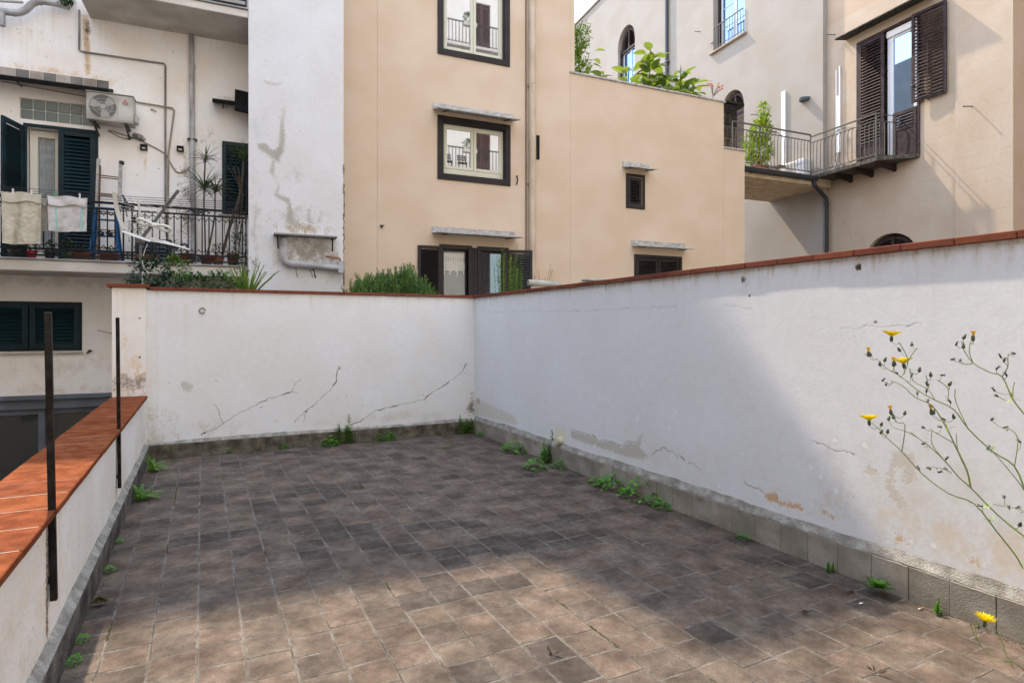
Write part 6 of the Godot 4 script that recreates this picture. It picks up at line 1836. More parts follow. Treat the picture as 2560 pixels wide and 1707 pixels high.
	for set in [[0, 1, 2], [3, 4, 5]]:
		for i in 13:
			var q := []
			for k in set:
				var pts: Array = paths[k]
				var fi := i / 12.0 * (pts.size() - 1)
				q.append((pts[int(fi)] as Vector3).lerp(pts[mini(int(fi) + 1, pts.size() - 1)], fi - int(fi)))
			part(an, "reflector_rod", tubed(q, 0.0024, 4), pl)
	var dp := Geo.new()                                              # folded dipole shaped like a flat figure of eight
	var eight := []
	for i in 49:
		var t := TAU * i / 48
		eight.append(Vector3(0.185, 2.135, 0.10) + Vector3(0.215 * cos(t), 0, 0) * Basis() + Vector3(0, -0.055 * cos(t) + 0.055 * sin(t) * absf(cos(t)) * 1.2, 0.045 * sin(t) * absf(cos(t)) * 1.6))
	dp.tube(eight, 0.020, 8, false)
	dp.soft_box(Vector3(0.14, 2.10, 0.07), Vector3(0.24, 2.17, 0.13), 0.02)
	part(an, "dipole", dp, pl)
	for k in 7:
		var f := 0.30 + 0.10 * k
		var c0 := Vector3(0.02, 1.94, 0.02).lerp(Vector3(0.52, 2.66, 0.22), f)
		for s: float in [-1.0, 1.0]:
			var q := []
			for i in 9: q.append(c0 + Vector3(s * 0.016, 0, 0) + Vector3(s * 0.045 * (1 - cos(TAU * i / 8.0)) * 0.5, 0.022 * sin(TAU * i / 8.0) - s * 0.012, 0.0))
			part(an, "director", tubed(q, 0.004, 5), pl)
	part(an, "cable", tubed(smooth_path([Vector3(0.10, 1.86, 0.06), Vector3(0.06, 1.75, 0.05), Vector3(0.03, 1.6, 0.03), Vector3(0.025, 1.2, 0.03)]), 0.005, 5), pl)


func towel_z(u: float, v: float, fold: float) -> float: return fold * sin(u * 11.0 + v * 2.0) * (0.3 + v) + fold * 0.6 * sin(u * 23.0 + 1.0 + v * 5.0) * v

func towel(called: String, label: String, category: String, x0: float, x1: float, y: float, h: float, z: float, m: Material, fold: float, quilt: bool) -> Node3D:
	var t := thing(called, label, category, FF, Vector3(x0, y, z))
	var w := x1 - x0
	for side in 2:
		var g := Geo.new()
		var nu := 26
		var nv := 30
		var hh := h if side == 0 else 0.14
		var grid := []
		for j in nv + 1:
			var row := []
			for i in nu + 1:
				var u := float(i) / nu
				var v := float(j) / nv
				var zz := towel_z(u, v * hh / h, fold) + (0.0 if side == 0 else 0.014 + 0.01 * v)
				if quilt and side == 0: zz += 0.010 * sin(u * 20.0 + 3.0 * sin(v * 17.0)) * sin(v * 34.0 + 2.0 * sin(u * 9.0))
				var pinch := 0.012 * sin(u * TAU * 1.5) * (1 - v)
				row.append(Vector3(u * w * (1 - 0.05 * v) + 0.03 * v * w, -v * hh - pinch - (0.02 * sin(u * 7.0) * v if side == 1 else 0.012 * sin(u * 5.0) * v), zz))
			grid.append(row)
		for j in nv:
			for i in nu:
				var q := [grid[j + 1][i], grid[j + 1][i + 1], grid[j][i + 1], grid[j][i]]
				var nn := []
				for c in [[i, j + 1], [i + 1, j + 1], [i + 1, j], [i, j]]:
					var a: Vector3 = grid[c[1]][mini(c[0] + 1, nu)] - grid[c[1]][maxi(c[0] - 1, 0)]
					var b: Vector3 = grid[maxi(c[1] - 1, 0)][c[0]] - grid[mini(c[1] + 1, nv)][c[0]]
					nn.append(a.cross(b).normalized())
				g.quad_s(q, nn, [Vector2.ZERO, Vector2.ZERO, Vector2.ZERO, Vector2.ZERO])
		part(t, "cloth" if side == 0 else "folded_edge", g, m)
	return t


# ------------------------------------------------------------------ on the roof terrace of the beige house
func big_leaf() -> ArrayMesh:                                       # glossy oval leaf, one length unit long
	var g := Geo.new()
	var last := []
	for i in 8:
		var f := i / 7.0
		var w := 0.27 * pow(sin(PI * pow(f, 0.8)), 0.7) + 0.004
		var y := -0.22 * f * f
		var row := [Vector3(-w, y + w * 0.28, f), Vector3(0, y, f), Vector3(w, y + w * 0.28, f)]
		if last:
			g.quad(last[0], last[1], row[1], row[0])
			g.quad(last[1], last[2], row[2], row[1])
		last = row
	return g.mesh()

func build_roof_terrace_things() -> void:
	var leaf := big_leaf()
	var lm := []
	for i in 4:
		var m := plain("rubber leaf %d" % i, [lin(0.04, 0.095, 0.016), lin(0.026, 0.068, 0.014), lin(0.07, 0.13, 0.018), lin(0.035, 0.082, 0.018)][i], 0.28, 0.0, 0.5)
		m.backlight_enabled = true; m.backlight = lin(0.16, 0.22, 0.015)
		m.cull_mode = BaseMaterial3D.CULL_DISABLED
		lm.append(m)
	var orange := plain("orange leaf", lin(0.45, 0.16, 0.02), 0.4)
	var bark := worn("rubber plant bark", lin(0.13, 0.10, 0.07), 0.9)
	var plants := [
		["small rubber plant at the foot of the slender tree", 6.40, 8.05, 13, 0.34, 0.18], ["rubber plant with pale leaves leaning past the arched window", 7.15, 8.30, 16, 0.38, 0.32],
		["tallest rubber plant with one orange leaf on the beige parapet", 7.84, 8.88, 44, 0.40, 0.40], ["low leafy rubber plant between the two taller ones", 8.30, 8.14, 24, 0.37, 0.34],
		["rubber plant with a red shoot at its tip", 8.86, 8.55, 30, 0.38, 0.32], ["rubber plant leaning out at the end of the row", 9.30, 8.30, 20, 0.36, 0.26]]
	var n := 0
	for p in plants:
		var t := thing("rubber_plant", p[0], "plant", FF, Vector3(p[1], 6.36, -0.62), "rubber plants on the roof terrace")
		part(t, "pot", pot_shape(0.16, 0.5), clay(n % 3))
		var h: float = p[2] - 6.36
		var lean := rnd(-0.06, 0.06)
		part(t, "trunk", tubed(smooth_path([Vector3(0, 0.4, 0), Vector3(lean, h * 0.6, 0.05), Vector3(lean * 1.5, h, 0.1)]), 0.014, 7), bark)
		for i in int(p[3]):
			var f: float = float(i) / p[3]
			var y := lerpf(1.25, h, f)
			var a := i * 2.4 + n
			var spread: float = p[5] * (1.0 - 0.55 * f) * rnd(0.2, 1.0)
			var at := Vector3(cos(a) * spread * 0.8 + lean * f, y - 0.1 * rng.randf(), sin(a) * spread * 0.45 + 0.1)
			var dir := Vector3(cos(a), rnd(-0.45, 0.7), sin(a) * 0.8).normalized()
			var s := Basis.looking_at(-dir, Vector3(rnd(-0.3, 0.3), 1, rnd(-0.3, 0.3))) * Basis.from_scale(Vector3.ONE * p[4] * rnd(0.8, 1.15))
			part(t, "leaf", leaf, orange if n == 2 and i == 27 else lm[rng.randi_range(0, 3)], at, s)
		if n == 4: part(t, "shoot", tubed([Vector3(lean * 1.5, h - 0.02, 0.1), Vector3(lean * 1.5, h + 0.12, 0.1)], [0.012, 0.003], 6), plain("red shoot", lin(0.25, 0.05, 0.03), 0.5))
		n += 1
	var tr := thing("slender_tree", "slender bright green tree beside the tall beige wall", "tree", FF, Vector3(5.80, 6.36, -0.75))
	var wood := worn("young bark", lin(0.12, 0.095, 0.07), 0.9)
	part(tr, "trunk", tubed(smooth_path([Vector3(0.12, 0, 0), Vector3(0.14, 1.2, 0), Vector3(0.05, 2.0, 0), Vector3(-0.05, 2.8, 0)]), [0.035, 0.035, 0.034, 0.033, 0.032, 0.03, 0.028, 0.026, 0.022, 0.02, 0.016, 0.012, 0.008], 7), wood)
	for k in 9:
		var y := 1.2 + k * 0.17
		part(tr, "branch", tubed(smooth_path([Vector3(0.1 - 0.05 * k * 0.3, y, 0), Vector3(0.1 + cos(k * 2.4) * 0.2, y + 0.2, sin(k * 2.4) * 0.15), Vector3(cos(k * 2.4) * 0.38, y + 0.35, sin(k * 2.4) * 0.25)]), 0.008, 5), wood)
	var g := Geo.new()
	for b in [[Vector3(-0.15, 2.35, 0.0), Vector3(0.40, 0.50, 0.35), 950], [Vector3(0.12, 2.55, 0.05), Vector3(0.24, 0.42, 0.3), 480], [Vector3(-0.25, 1.75, 0.1), Vector3(0.38, 0.45, 0.3), 620], [Vector3(0.15, 1.8, 0.05), Vector3(0.26, 0.30, 0.25), 260]]:
		bush(g, b[0], b[1], b[2], 0.072, 0.036, Color(0.16, 0.29, 0.02), Color(0.30, 0.44, 0.035), -0.1)
	part(tr, "crown", g, leafy("bright leaves", Color(0.45, 0.5, 0.06)))
	for i in 10:
		var a := i * 2.4
		part(tr, "large_leaf", leaf, lm[i % 4], Vector3(0.25 + cos(a) * 0.2, 1.65 + 0.07 * i, 0.15), Basis.looking_at(-Vector3(cos(a) + 0.3, rnd(-0.4, 0.5), sin(a)).normalized()) * Basis.from_scale(Vector3.ONE * 0.26))
	var oc := thing("coral_flower", "thin stem with coral orange flowers on the parapet end", "plant", FF, Vector3(9.98, 6.36, -0.5))
	part(oc, "stem", tubed([Vector3(-0.05, 0, 0), Vector3(-0.03, 1.0, 0), Vector3(-0.04, 1.62, 0)], 0.009, 5), wood)
	var og := Geo.new()
	for k in 15:
		var e := Vector3(rnd(-0.24, 0.30), rnd(1.68, 2.0), rnd(-0.12, 0.12))
		part(oc, "twig", tubed([Vector3(-0.04, 1.6, 0), e * Vector3(0.6, 0.97, 0.6), e], 0.004, 4), wood)
		for i in 10:
			og.col = Color(0.62, 0.20, 0.09) * rnd(0.75, 1.25)
			og.leaf(e, Vector3(rnd(-1, 1), rnd(-0.5, 1), rnd(-1, 1)), Vector3.UP, 0.05, 0.022)
	part(oc, "blossom", og, leafy("coral petals", Color(0.5, 0.2, 0.1)))
	# pillar of old tuff blocks
	var st := thing("stone_pillar", "short pillar of blackened tuff blocks with a slab on top", "pillar", FF, Vector3(10.48, 6.30, -1.06))
	var y := 0.0
	for k in 5:
		var h: float = [0.30, 0.33, 0.34, 0.33, 0.30][k]
		var parts: Array = [[0.0, 0.44]] if k % 2 == 0 else [[0.0, 0.20], [0.205, 0.44]]
		for q in parts:
			var c: Color = [lin(0.30, 0.26, 0.20), lin(0.24, 0.20, 0.155), lin(0.20, 0.175, 0.14), lin(0.09, 0.08, 0.065), lin(0.06, 0.055, 0.045)][k]
			part(st, "stone_block", boxed(Vector3(q[0] + rnd(0, 0.006), y + 0.004, 0.0), Vector3(q[1] - rnd(0, 0.008), y + h - 0.004, 0.44 + rnd(-0.012, 0.008)), 0.018), worn("tuff %d" % k, c, 0.95, 0.45, 0.5, 1.6, 1.0, 1.3))
		y += h
	part(st, "mortar", boxed(Vector3(0.014, 0, 0.01), Vector3(0.426, y, 0.42)), worn("tuff mortar", lin(0.32, 0.28, 0.22), 0.95))
	part(st, "cap_slab", boxed(Vector3(-0.02, y, -0.03), Vector3(0.68, y + 0.075, 0.48), 0.012), worn("mossy slab", lin(0.055, 0.055, 0.035), 0.95, 0.5, 0.5, 2.0, 0.8, 1.2))


# ------------------------------------------------------------------ in the yard behind the terrace wall
func build_yard_things() -> void:
	var bark := worn("shrub bark", lin(0.10, 0.08, 0.06), 0.9)
	var rows := [
		["dark_shrub", "dark glossy shrub above the stained pillar", -3.06, 2.55, [[Vector3(0, 1.20, 0), Vector3(0.33, 0.34, 0.3), 620], [Vector3(0.25, 1.08, 0.05), Vector3(0.22, 0.24, 0.25), 260]], 0.085, 0.036, Color(0.010, 0.030, 0.014), Color(0.022, 0.055, 0.024), -0.3, 0.12],
		["light_shrub", "yellow green shrub behind the dark glossy one", -2.80, 2.0, [[Vector3(0.02, 1.42, 0), Vector3(0.24, 0.22, 0.2), 260]], 0.08, 0.034, Color(0.07, 0.15, 0.02), Color(0.13, 0.23, 0.03), 0.1, 0.3],
		["green_shrub", "low green shrub spilling along the terracotta coping", -2.40, 2.6, [[Vector3(-0.10, 1.13, 0), Vector3(0.30, 0.20, 0.25), 360], [Vector3(0.22, 1.16, 0), Vector3(0.24, 0.22, 0.25), 300], [Vector3(0.50, 1.06, 0), Vector3(0.16, 0.13, 0.2), 110]], 0.075, 0.034, Color(0.025, 0.07, 0.015), Color(0.06, 0.13, 0.025), 0.0, 0.2]]
	for r in rows:
		var t := thing(r[1 - 1], r[1], "shrub", FF, Vector3(r[2], 1.0, r[3]))
		var g := Geo.new()
		for b in r[4]: bush(g, b[0] + Vector3(0, 0.10, 0), b[1], b[2], r[5], r[6], r[7], r[8], r[9])
		part(t, "foliage", g, leafy(r[0] + " leaves", Color(r[10], r[10] * 1.2, r[10] * 0.2), 0.35 if r[0] == "dark_shrub" else 0.5))
		for k in 4: part(t, "stem", tubed([Vector3(rnd(-0.05, 0.05), 0, 0), Vector3(rnd(-0.15, 0.15), 0.7, rnd(-0.1, 0.1)), Vector3(rnd(-0.25, 0.25), 1.2, rnd(-0.15, 0.15))], 0.010, 5), bark)
	var yu := thing("yucca", "yucca with stiff pale green sword leaves beside the white tower", "plant", FF, Vector3(-1.78, 1.0, 2.55))
	part(yu, "trunk", tubed([Vector3(0, 0, 0), Vector3(0, 0.95, 0)], 0.05, 8), bark)
	var yg := Geo.new()
	for i in 30:
		var a := i * 2.4
		yg.col = Color(0.09, 0.17, 0.02).lerp(Color(0.16, 0.26, 0.03), rng.randf())
		yg.blade(Vector3(cos(a) * 0.03, 0.95 + rnd(0, 0.08), sin(a) * 0.03), Vector3(cos(a) * (0.15 + 0.028 * i), 1.0, sin(a) * (0.15 + 0.028 * i)), rnd(0.48, 0.66), 0.045, 0.25, 4)
	part(yu, "leaves", yg, leafy("yucca leaves", Color(0.35, 0.42, 0.05)))
	# rosemary hedge: upright shoots with needle leaves
	var ro := thing("rosemary_bush", "wide dense rosemary bush in front of the beige wall", "shrub", FF, Vector3(0.45, 1.0, 2.75))
	var rg := Geo.new()
	for k in 760:
		var x := rnd(-0.66, 0.66)
		var z := rnd(-0.35, 0.35)
		var top := 1.62 * sqrt(maxf(0.05, 1 - pow(x / 0.74, 2) * 0.55)) - absf(z) * 0.5 + rnd(-0.16, 0.06) + 0.06 * sin(x * 9.0) - (0.10 if x > 0.25 else 0.0)
		var p := Vector3(x, maxf(0.5, top - rnd(0.35, 0.75)), z)
		var d := Vector3(x * 0.5 + rnd(-0.3, 0.3), 1.2, z * 0.5 + rnd(-0.3, 0.3)).normalized()
		var l := minf(top - p.y, 0.75)
		var tone := Color(0.030, 0.075, 0.015).lerp(Color(0.075, 0.15, 0.025), rng.randf())
		for i in int(l / 0.035):
			var q := p + d * i * 0.035
			for s in 3:
				rg.col = tone * rnd(0.75, 1.25) * (1.25 if i > l / 0.035 - 3 else 1.0)
				rg.leaf(q, d * 0.9 + Vector3(rnd(-1, 1), rnd(-0.2, 0.5), rnd(-1, 1)) * 0.6, Vector3(rnd(-1, 1), rnd(-1, 1), 1), rnd(0.045, 0.075), 0.010, 0.05, 0.1)
	part(ro, "foliage", rg, leafy("rosemary leaves", Color(0.2, 0.25, 0.05)))
	for k in 7: part(ro, "stem", tubed([Vector3(rnd(-0.2, 0.2), 0, 0), Vector3(rnd(-0.4, 0.4), 0.7, rnd(-0.1, 0.1))], 0.012, 5), bark)
	var up := thing("upright_shrub", "upright light green shrub in front of the folded dark shutter", "shrub", FF, Vector3(2.42, 1.0, 2.75))
	var ug := Geo.new()
	for k in 46:
		var b := Vector3(rnd(-0.16, 0.20), 0.5, rnd(-0.15, 0.15))
		var h := rnd(0.9, 1.45) + (0.22 if k % 6 == 0 else 0.0)
		for i in int(h / 0.03):
			var q := b + Vector3(b.x * 0.35 * i * 0.03, i * 0.03, 0)
			for s in 2:
				ug.col = Color(0.06, 0.15, 0.015).lerp(Color(0.24, 0.36, 0.04), rng.randf())
				ug.leaf(q, Vector3(rnd(-1, 1), rnd(0.1, 0.9), rnd(-1, 1)), Vector3.UP, rnd(0.03, 0.06), 0.016, 0.1)
	part(up, "foliage", ug, leafy("upright leaves", Color(0.35, 0.42, 0.05)))
	for k in 6: part(up, "stem", tubed([Vector3(rnd(-0.08, 0.08), 0, 0), Vector3(rnd(-0.14, 0.16), 0.9, rnd(-0.1, 0.1))], 0.008, 5), bark)
	var pv := worn("old white pipe", lin(0.62, 0.60, 0.55), 0.6, 0.8, 0.7)
	var pp := thing("old_pipe", "length of old white pipe lying on a wooden trestle behind the wall", "pipe", FF, Vector3(2.72, 1.0, 2.9))
	part(pp, "tube", tubed([Vector3(0.02, 1.40, 0), Vector3(0.40, 1.385, 0.0), Vector3(0.66, 1.36, 0)], 0.055, 14), pv)
	part(pp, "collar", tubed([Vector3(0.50, 1.375, 0), Vector3(0.58, 1.37, 0)], 0.066, 14), pv)
	for x in [0.08, 0.45]: part(pp, "trestle_leg", boxed(Vector3(x - 0.02, 0.0, -0.02), Vector3(x + 0.02, 1.335, 0.02), 0.003), worn("pale timber", lin(0.45, 0.40, 0.33), 0.9))
	part(pp, "trestle_bar", boxed(Vector3(0.0, 1.24, -0.045), Vector3(0.5, 1.28, -0.022), 0.003), worn("pale timber", lin(0.45, 0.40, 0.33), 0.9))
	var dw := thing("dry_weed", "dry brown weed stalks growing beside the old pipe", "plant", FF, Vector3(3.05, 1.0, 2.82))
	for k in 9:
		var e := Vector3(rnd(-0.25, 0.30), rnd(1.45, 1.75), rnd(-0.1, 0.1))
		part(dw, "stalk", tubed([Vector3(rnd(-0.1, 0.1), 0, 0), e * Vector3(0.6, 0.85, 1), e], 0.003, 4), worn("dry stalk", lin(0.20, 0.15, 0.09), 0.9))
		var g := Geo.new()
		for i in 9:
			g.col = Color(0.16, 0.13, 0.05)
			g.leaf(e - Vector3(0, i * 0.025, 0), Vector3(rnd(-1, 1), 0.3, rnd(-1, 1)), Vector3.UP, 0.04, 0.008)
		part(dw, "seed_spray", g, leafy("dry leaves", Color(0.15, 0.12, 0.05)))
	# tiles of an old roof that just shows over the coping
	var tb := thing("white_board", "weathered white board lying flat behind the side wall", "board", FF, Vector3(4.15, 1.0, 2.4))
	part(tb, "board", boxed(Vector3(0, 1.50, -0.1), Vector3(0.75, 1.54, 0.2), 0.01), pv)
	for x in [0.1, 0.65]: part(tb, "leg", boxed(Vector3(x - 0.02, 0, 0.02), Vector3(x + 0.02, 1.5, 0.06)), worn("pale timber", lin(0.45, 0.40, 0.33), 0.9))


# ------------------------------------------------------------------ on the balcony of the cream house
func build_cream_things() -> void:
	var t := thing("potted_tree", "bright yellow green citrus tree in a big clay pot on balcony", "plant", FR, Vector3(-1.86, 6.17, 1.2))
	part(t, "pot", pot_shape(0.36, 0.62), clay(2))
	var wood := worn("young bark", lin(0.12, 0.095, 0.07), 0.9)
	part(t, "trunk", tubed([Vector3(0, 0.5, 0), Vector3(0.04, 1.2, 0), Vector3(0.12, 2.4, 0)], [0.03, 0.025, 0.01], 7), wood)
	var g := Geo.new()
	for b in [[Vector3(0.05, 1.15, 0), Vector3(0.55, 0.50, 0.45), 900], [Vector3(0.10, 1.75, 0), Vector3(0.42, 0.42, 0.35), 650], [Vector3(0.22, 2.35, 0), Vector3(0.18, 0.36, 0.18), 170], [Vector3(-0.35, 1.55, 0.1), Vector3(0.25, 0.22, 0.25), 110], [Vector3(-0.45, 0.85, 0.1), Vector3(0.3, 0.2, 0.2), 120]]:
		bush(g, b[0], b[1], b[2], 0.135, 0.06, Color(0.17, 0.28, 0.015), Color(0.34, 0.44, 0.025), 0.1)
	part(t, "crown", g, leafy("citrus leaves", Color(0.6, 0.65, 0.06)))
	for k in 6: part(t, "branch", tubed([Vector3(0.03, 0.8 + k * 0.2, 0), Vector3(0.05 + 0.4 * cos(k * 2.4), 1.1 + k * 0.22, 0.3 * sin(k * 2.4))], 0.008, 5), wood)
	var gp := thing("geranium", "small green plant with a pink flower beside the clay pot", "plant", FR, Vector3(-2.45, 6.17, 1.45))
	part(gp, "pot", pot_shape(0.14, 0.42), plain("pale blue glaze", lin(0.30, 0.48, 0.48), 0.35))
	var gg := Geo.new()
	bush(gg, Vector3(0.05, 0.62, 0), Vector3(0.28, 0.28, 0.22), 150, 0.08, 0.05, Color(0.04, 0.10, 0.015), Color(0.08, 0.15, 0.02))
	part(gp, "foliage", gg, leafy("geranium leaves", Color(0.25, 0.3, 0.05)))
	var pk := Geo.new()
	for k in 9:
		pk.col = Color(0.55, 0.03, 0.10)
		pk.leaf(Vector3(1.0, 0.72, 0.15), Vector3(rnd(-1, 1), rnd(-0.3, 1), rnd(-1, 1)), Vector3.UP, 0.045, 0.03)
	part(gp, "blossom", pk, leafy("pink petals", Color(0.4, 0.05, 0.1)))
	part(gp, "flower_stem", tubed([Vector3(0.1, 0.6, 0), Vector3(0.6, 0.75, 0.1), Vector3(1.0, 0.72, 0.15)], 0.006, 4), wood)
	var ac := thing("balcony_air_conditioner", "white air conditioner standing on the balcony floor behind the railing", "air conditioner", FR, Vector3(-1.45, 6.17, 0.24))
	var enamel := plain("cool white enamel", lin(0.60, 0.62, 0.65), 0.4)
	part(ac, "casing", boxed(Vector3(0, 0.06, 0), Vector3(0.80, 0.68, 0.32), 0.015), enamel)
	part(ac, "louvre_panel", boxed(Vector3(0.05, 0.12, 0.321), Vector3(0.50, 0.62, 0.33), 0.004), plain("grey grille", lin(0.35, 0.36, 0.37), 0.5))
	part(ac, "blue_stripe", boxed(Vector3(0.52, 0.52, 0.321), Vector3(0.76, 0.545, 0.326)), plain("blue print", lin(0.05, 0.15, 0.45), 0.5))
	for x in [0.1, 0.7]: part(ac, "foot", boxed(Vector3(x - 0.04, 0, 0.02), Vector3(x + 0.04, 0.06, 0.3), 0.005), plain("black rubber", lin(0.02, 0.02, 0.02), 0.8))
	var ta := thing("plant_stand", "small black iron plant stand on the balcony floor", "table", FR, Vector3(-0.98, 6.17, 1.25))
	var iron := worn("grey iron", lin(0.020, 0.021, 0.025))
	part(ta, "top", boxed(Vector3(-0.18, 0.40, -0.15), Vector3(0.18, 0.43, 0.15), 0.006), iron)
	for s in [[-1, -1], [1, -1], [1, 1], [-1, 1]]: part(ta, "leg", tubed(smooth_path([Vector3(s[0] * 0.15, 0.4, s[1] * 0.12), Vector3(s[0] * 0.06, 0.2, s[1] * 0.05), Vector3(s[0] * 0.17, 0.0, s[1] * 0.14)]), 0.012, 5), iron)
	var la := thing("outdoor_lamp", "blue grey half round wall lamp on the cream wall", "lamp", FR, Vector3(-0.92, 8.74, 0.175))
	var lg := Geo.new()
	var poly := PackedVector2Array()
	for k in 13: poly.append(Vector2(-cos(PI * k / 12) * 0.16, sin(PI * k / 12) * 0.24))
	lg.xf = Transform3D(Basis(Vector3.RIGHT, PI / 2), Vector3.ZERO)
	lg.prism(poly, -0.09, 0.0)
	part(la, "housing", lg, worn("lamp paint", lin(0.08, 0.12, 0.14), 0.5))
	part(la, "back_plate", boxed(Vector3(-0.1, 0.0, 0.0), Vector3(0.1, 0.09, 0.01)), iron)


# ------------------------------------------------------------------ weeds along the foot of the walls
func build_weeds() -> void:
	var lm := leafy("weed leaves", Color(0.22, 0.32, 0.04), 0.5)
	var rows := [   # place in the terrace, size, kind, label
		[-4.25, 2.00, 0.204, 0, "ferny green weed against the parapet between the two posts"], [-4.24, 0.72, 0.212, 0, "ferny green weed below the stained pillar"],
		[-2.00, 0.05, 0.30, 1, "leafy weed with an upright tip under the middle crack"], [-2.18, 0.10, 0.17, 2, "low round leaved weed beside the leafy upright one"],
		[-1.40, 0.06, 0.19, 2, "creeping green weed at the foot of the cracked wall"], [-0.18, 0.07, 0.26, 1, "dense weed in the corner where the white walls meet"],
		[-0.07, 0.36, 0.084, 2, "sprawling weed beside the dense corner weed"], [-0.16, 1.62, 0.20, 2, "round leaved weed near the corner on side wall skirting"],
		[-0.36, 2.56, 0.16, 2, "flat weed growing in a broken floor tile"], [-0.07, 2.30, 0.28, 1, "upright weed in front of the plastic pipe end"],
		[-0.08, 2.62, 0.112, 2, "small broad weed just past the plastic pipe end"], [-0.10, 3.62, 0.18, 2, "clump of round bright leaves along the skirting tiles"],
		[-0.14, 3.42, 0.091, 2, "thin sprig beside the clump of round bright leaves"], [-0.09, 4.06, 0.22, 2, "largest leafy weed clump along the skirting tiles"],
		[-0.10, 4.38, 0.098, 2, "small weed at the end of the largest clump"], [-0.08, 5.27, 0.056, 2, "tiny weed in the shadow of the skirting tiles"],
		[-0.07, 5.97, 0.070, 1, "tiny upright weed by the skirting joint"], [-0.12, 6.33, 0.094, 3, "star shaped rosette weed with pointed leaves"],
		[-0.07, 6.62, 0.077, 1, "small upright sprig near the cigarette end"], [-4.275, 3.81, 0.049, 2, "narrow strip weed low on the parapet skirting"],
		[-4.26, 4.37, 0.070, 4, "brownish moss cushion in the broken tile edge"], [-4.275, 4.80, 0.042, 2, "small weed at the parapet foot past the moss cushion"],
		[-4.275, 5.03, 0.045, 2, "dark green weed lowest along the parapet foot"], [-4.08, 0.06, 0.140, 5, "thin yellowing weed in front of the mossy skirting"],
		[-3.05, 0.05, 0.077, 5, "yellowing sprig by the mossy skirting"], [-0.80, 0.98, 0.112, 4, "yellow green moss patch on the far floor tiles"],
		[-2.76, 0.06, 0.084, 2, "tiny creeping weed along the mossy skirting"], [-3.42, 0.05, 0.049, 2, "very small weed between the first two skirting pieces"], [-4.28, 3.2, 0.035, 2, "trail of tiny weeds at the parapet foot"]]
	for r in rows:
		var t := thing("weed" if r[3] != 4 else "moss", r[4], "weed", FT, Vector3(r[0], 0.0, r[1]), "weeds along the terrace walls")
		var g := Geo.new()
		var s: float = r[2]
		match int(r[3]):
			0:
				for k in 22:
					var a := k * 2.4
					var d := Vector3(cos(a) * 0.8 + (0.5 if r[0] < -4 else 0.0), rnd(0.7, 1.7), sin(a) * 0.8).normalized()
					var q := Vector3(rnd(-0.02, 0.03), 0.0, rnd(-0.03, 0.03))
					for i in 12:
						q += d * s * 0.085
						d = (d + Vector3(0, -0.10, 0)).normalized()
						g.col = Color(0.07, 0.19, 0.015).lerp(Color(0.15, 0.32, 0.03), rng.randf())
						var side := d.cross(Vector3.UP).normalized()
						for w: float in [-1.0, 1.0]: g.leaf(q, d * 0.7 + side * w, side.cross(d), s * 0.20 * (1.05 - i / 13.0), s * 0.045, 0.1, 0.1)
			1:
				for b in 7:
					var root := Vector3(rnd(-0.35, 0.35), 0, rnd(-0.2, 0.2)) * s
					var h := s * rnd(0.5, 1.0) * (1.45 if b == 0 else 1.0)
					for i in 16:
						var a := i * 2.4
						g.col = Color(0.05, 0.16, 0.014).lerp(Color(0.12, 0.27, 0.025), rng.randf())
						g.leaf(root + Vector3(0, h * i / 16.0, 0), Vector3(cos(a), 0.6, sin(a)), Vector3.UP, s * 0.34 * (1.15 - i / 18.0), s * 0.11)
					g.col = Color(0.06, 0.12, 0.02)
					g.tube([root, root + Vector3(0, h, 0)], 0.003, 4)
			2:
				for k in 90:
					var a := k * 2.4
					var q := Vector3(cos(a) * sqrt(k / 90.0) * s * 0.62, 0.01 + (1 - k / 90.0) * s * rnd(0.2, 0.75), sin(a) * sqrt(k / 90.0) * s * (1.0 if absf(r[0]) > 4 or r[0] > -0.4 else 0.4))
					g.col = Color(0.04, 0.17, 0.014).lerp(Color(0.10, 0.29, 0.025), rng.randf()) * rnd(0.8, 1.2)
					g.leaf(q, Vector3(cos(a) + rnd(-0.5, 0.5), rnd(-0.2, 0.8), sin(a) + rnd(-0.5, 0.5)), Vector3.UP, s * 0.26, s * 0.19, 0.2, 0.1)
			3:
				for k in 30:
					var a := k * 2.4
					var f := k / 30.0
					g.col = Color(0.05, 0.15, 0.012).lerp(Color(0.10, 0.26, 0.02), 1 - f)
					g.blade(Vector3(0, 0.04, 0), Vector3(cos(a), lerpf(1.6, 0.15, f), sin(a)), s * rnd(0.65, 1.0), s * 0.22, 0.7, 4)
			4:
				for k in 420:
					var a := rnd(0, TAU)
					var d := sqrt(rng.randf()) * s * (0.6 if r[0] < -4 else 1.0)
					g.col = Color(0.07, 0.075, 0.015).lerp(Color(0.13, 0.13, 0.02), rng.randf())
					g.leaf(Vector3(cos(a) * d, 0.003 + (0.05 * (1 - d / s) if r[0] < -4 else 0.0), sin(a) * d * 0.5), Vector3(rnd(-1, 1), rnd(0.3, 1.2), rnd(-1, 1)), Vector3.UP, 0.012, 0.006)
			5:
				for k in 26:
					var a := k * 2.4
					g.col = Color(0.10, 0.15, 0.02).lerp(Color(0.22, 0.21, 0.03), rng.randf())
					g.leaf(Vector3(rnd(-0.03, 0.03), s * k / 20.0, rnd(0, 0.02)), Vector3(cos(a), 0.2, absf(sin(a)) * 0.6), Vector3.UP, s * 0.28, s * 0.09)
				g.tube([Vector3(0, 0, 0), Vector3(0.01, s * 1.2, 0.01)], 0.003, 4)
		part(t, "foliage", g, lm)
	# litter on the tiles
	var dry := worn("dry leaf", lin(0.10, 0.065, 0.04), 0.9)
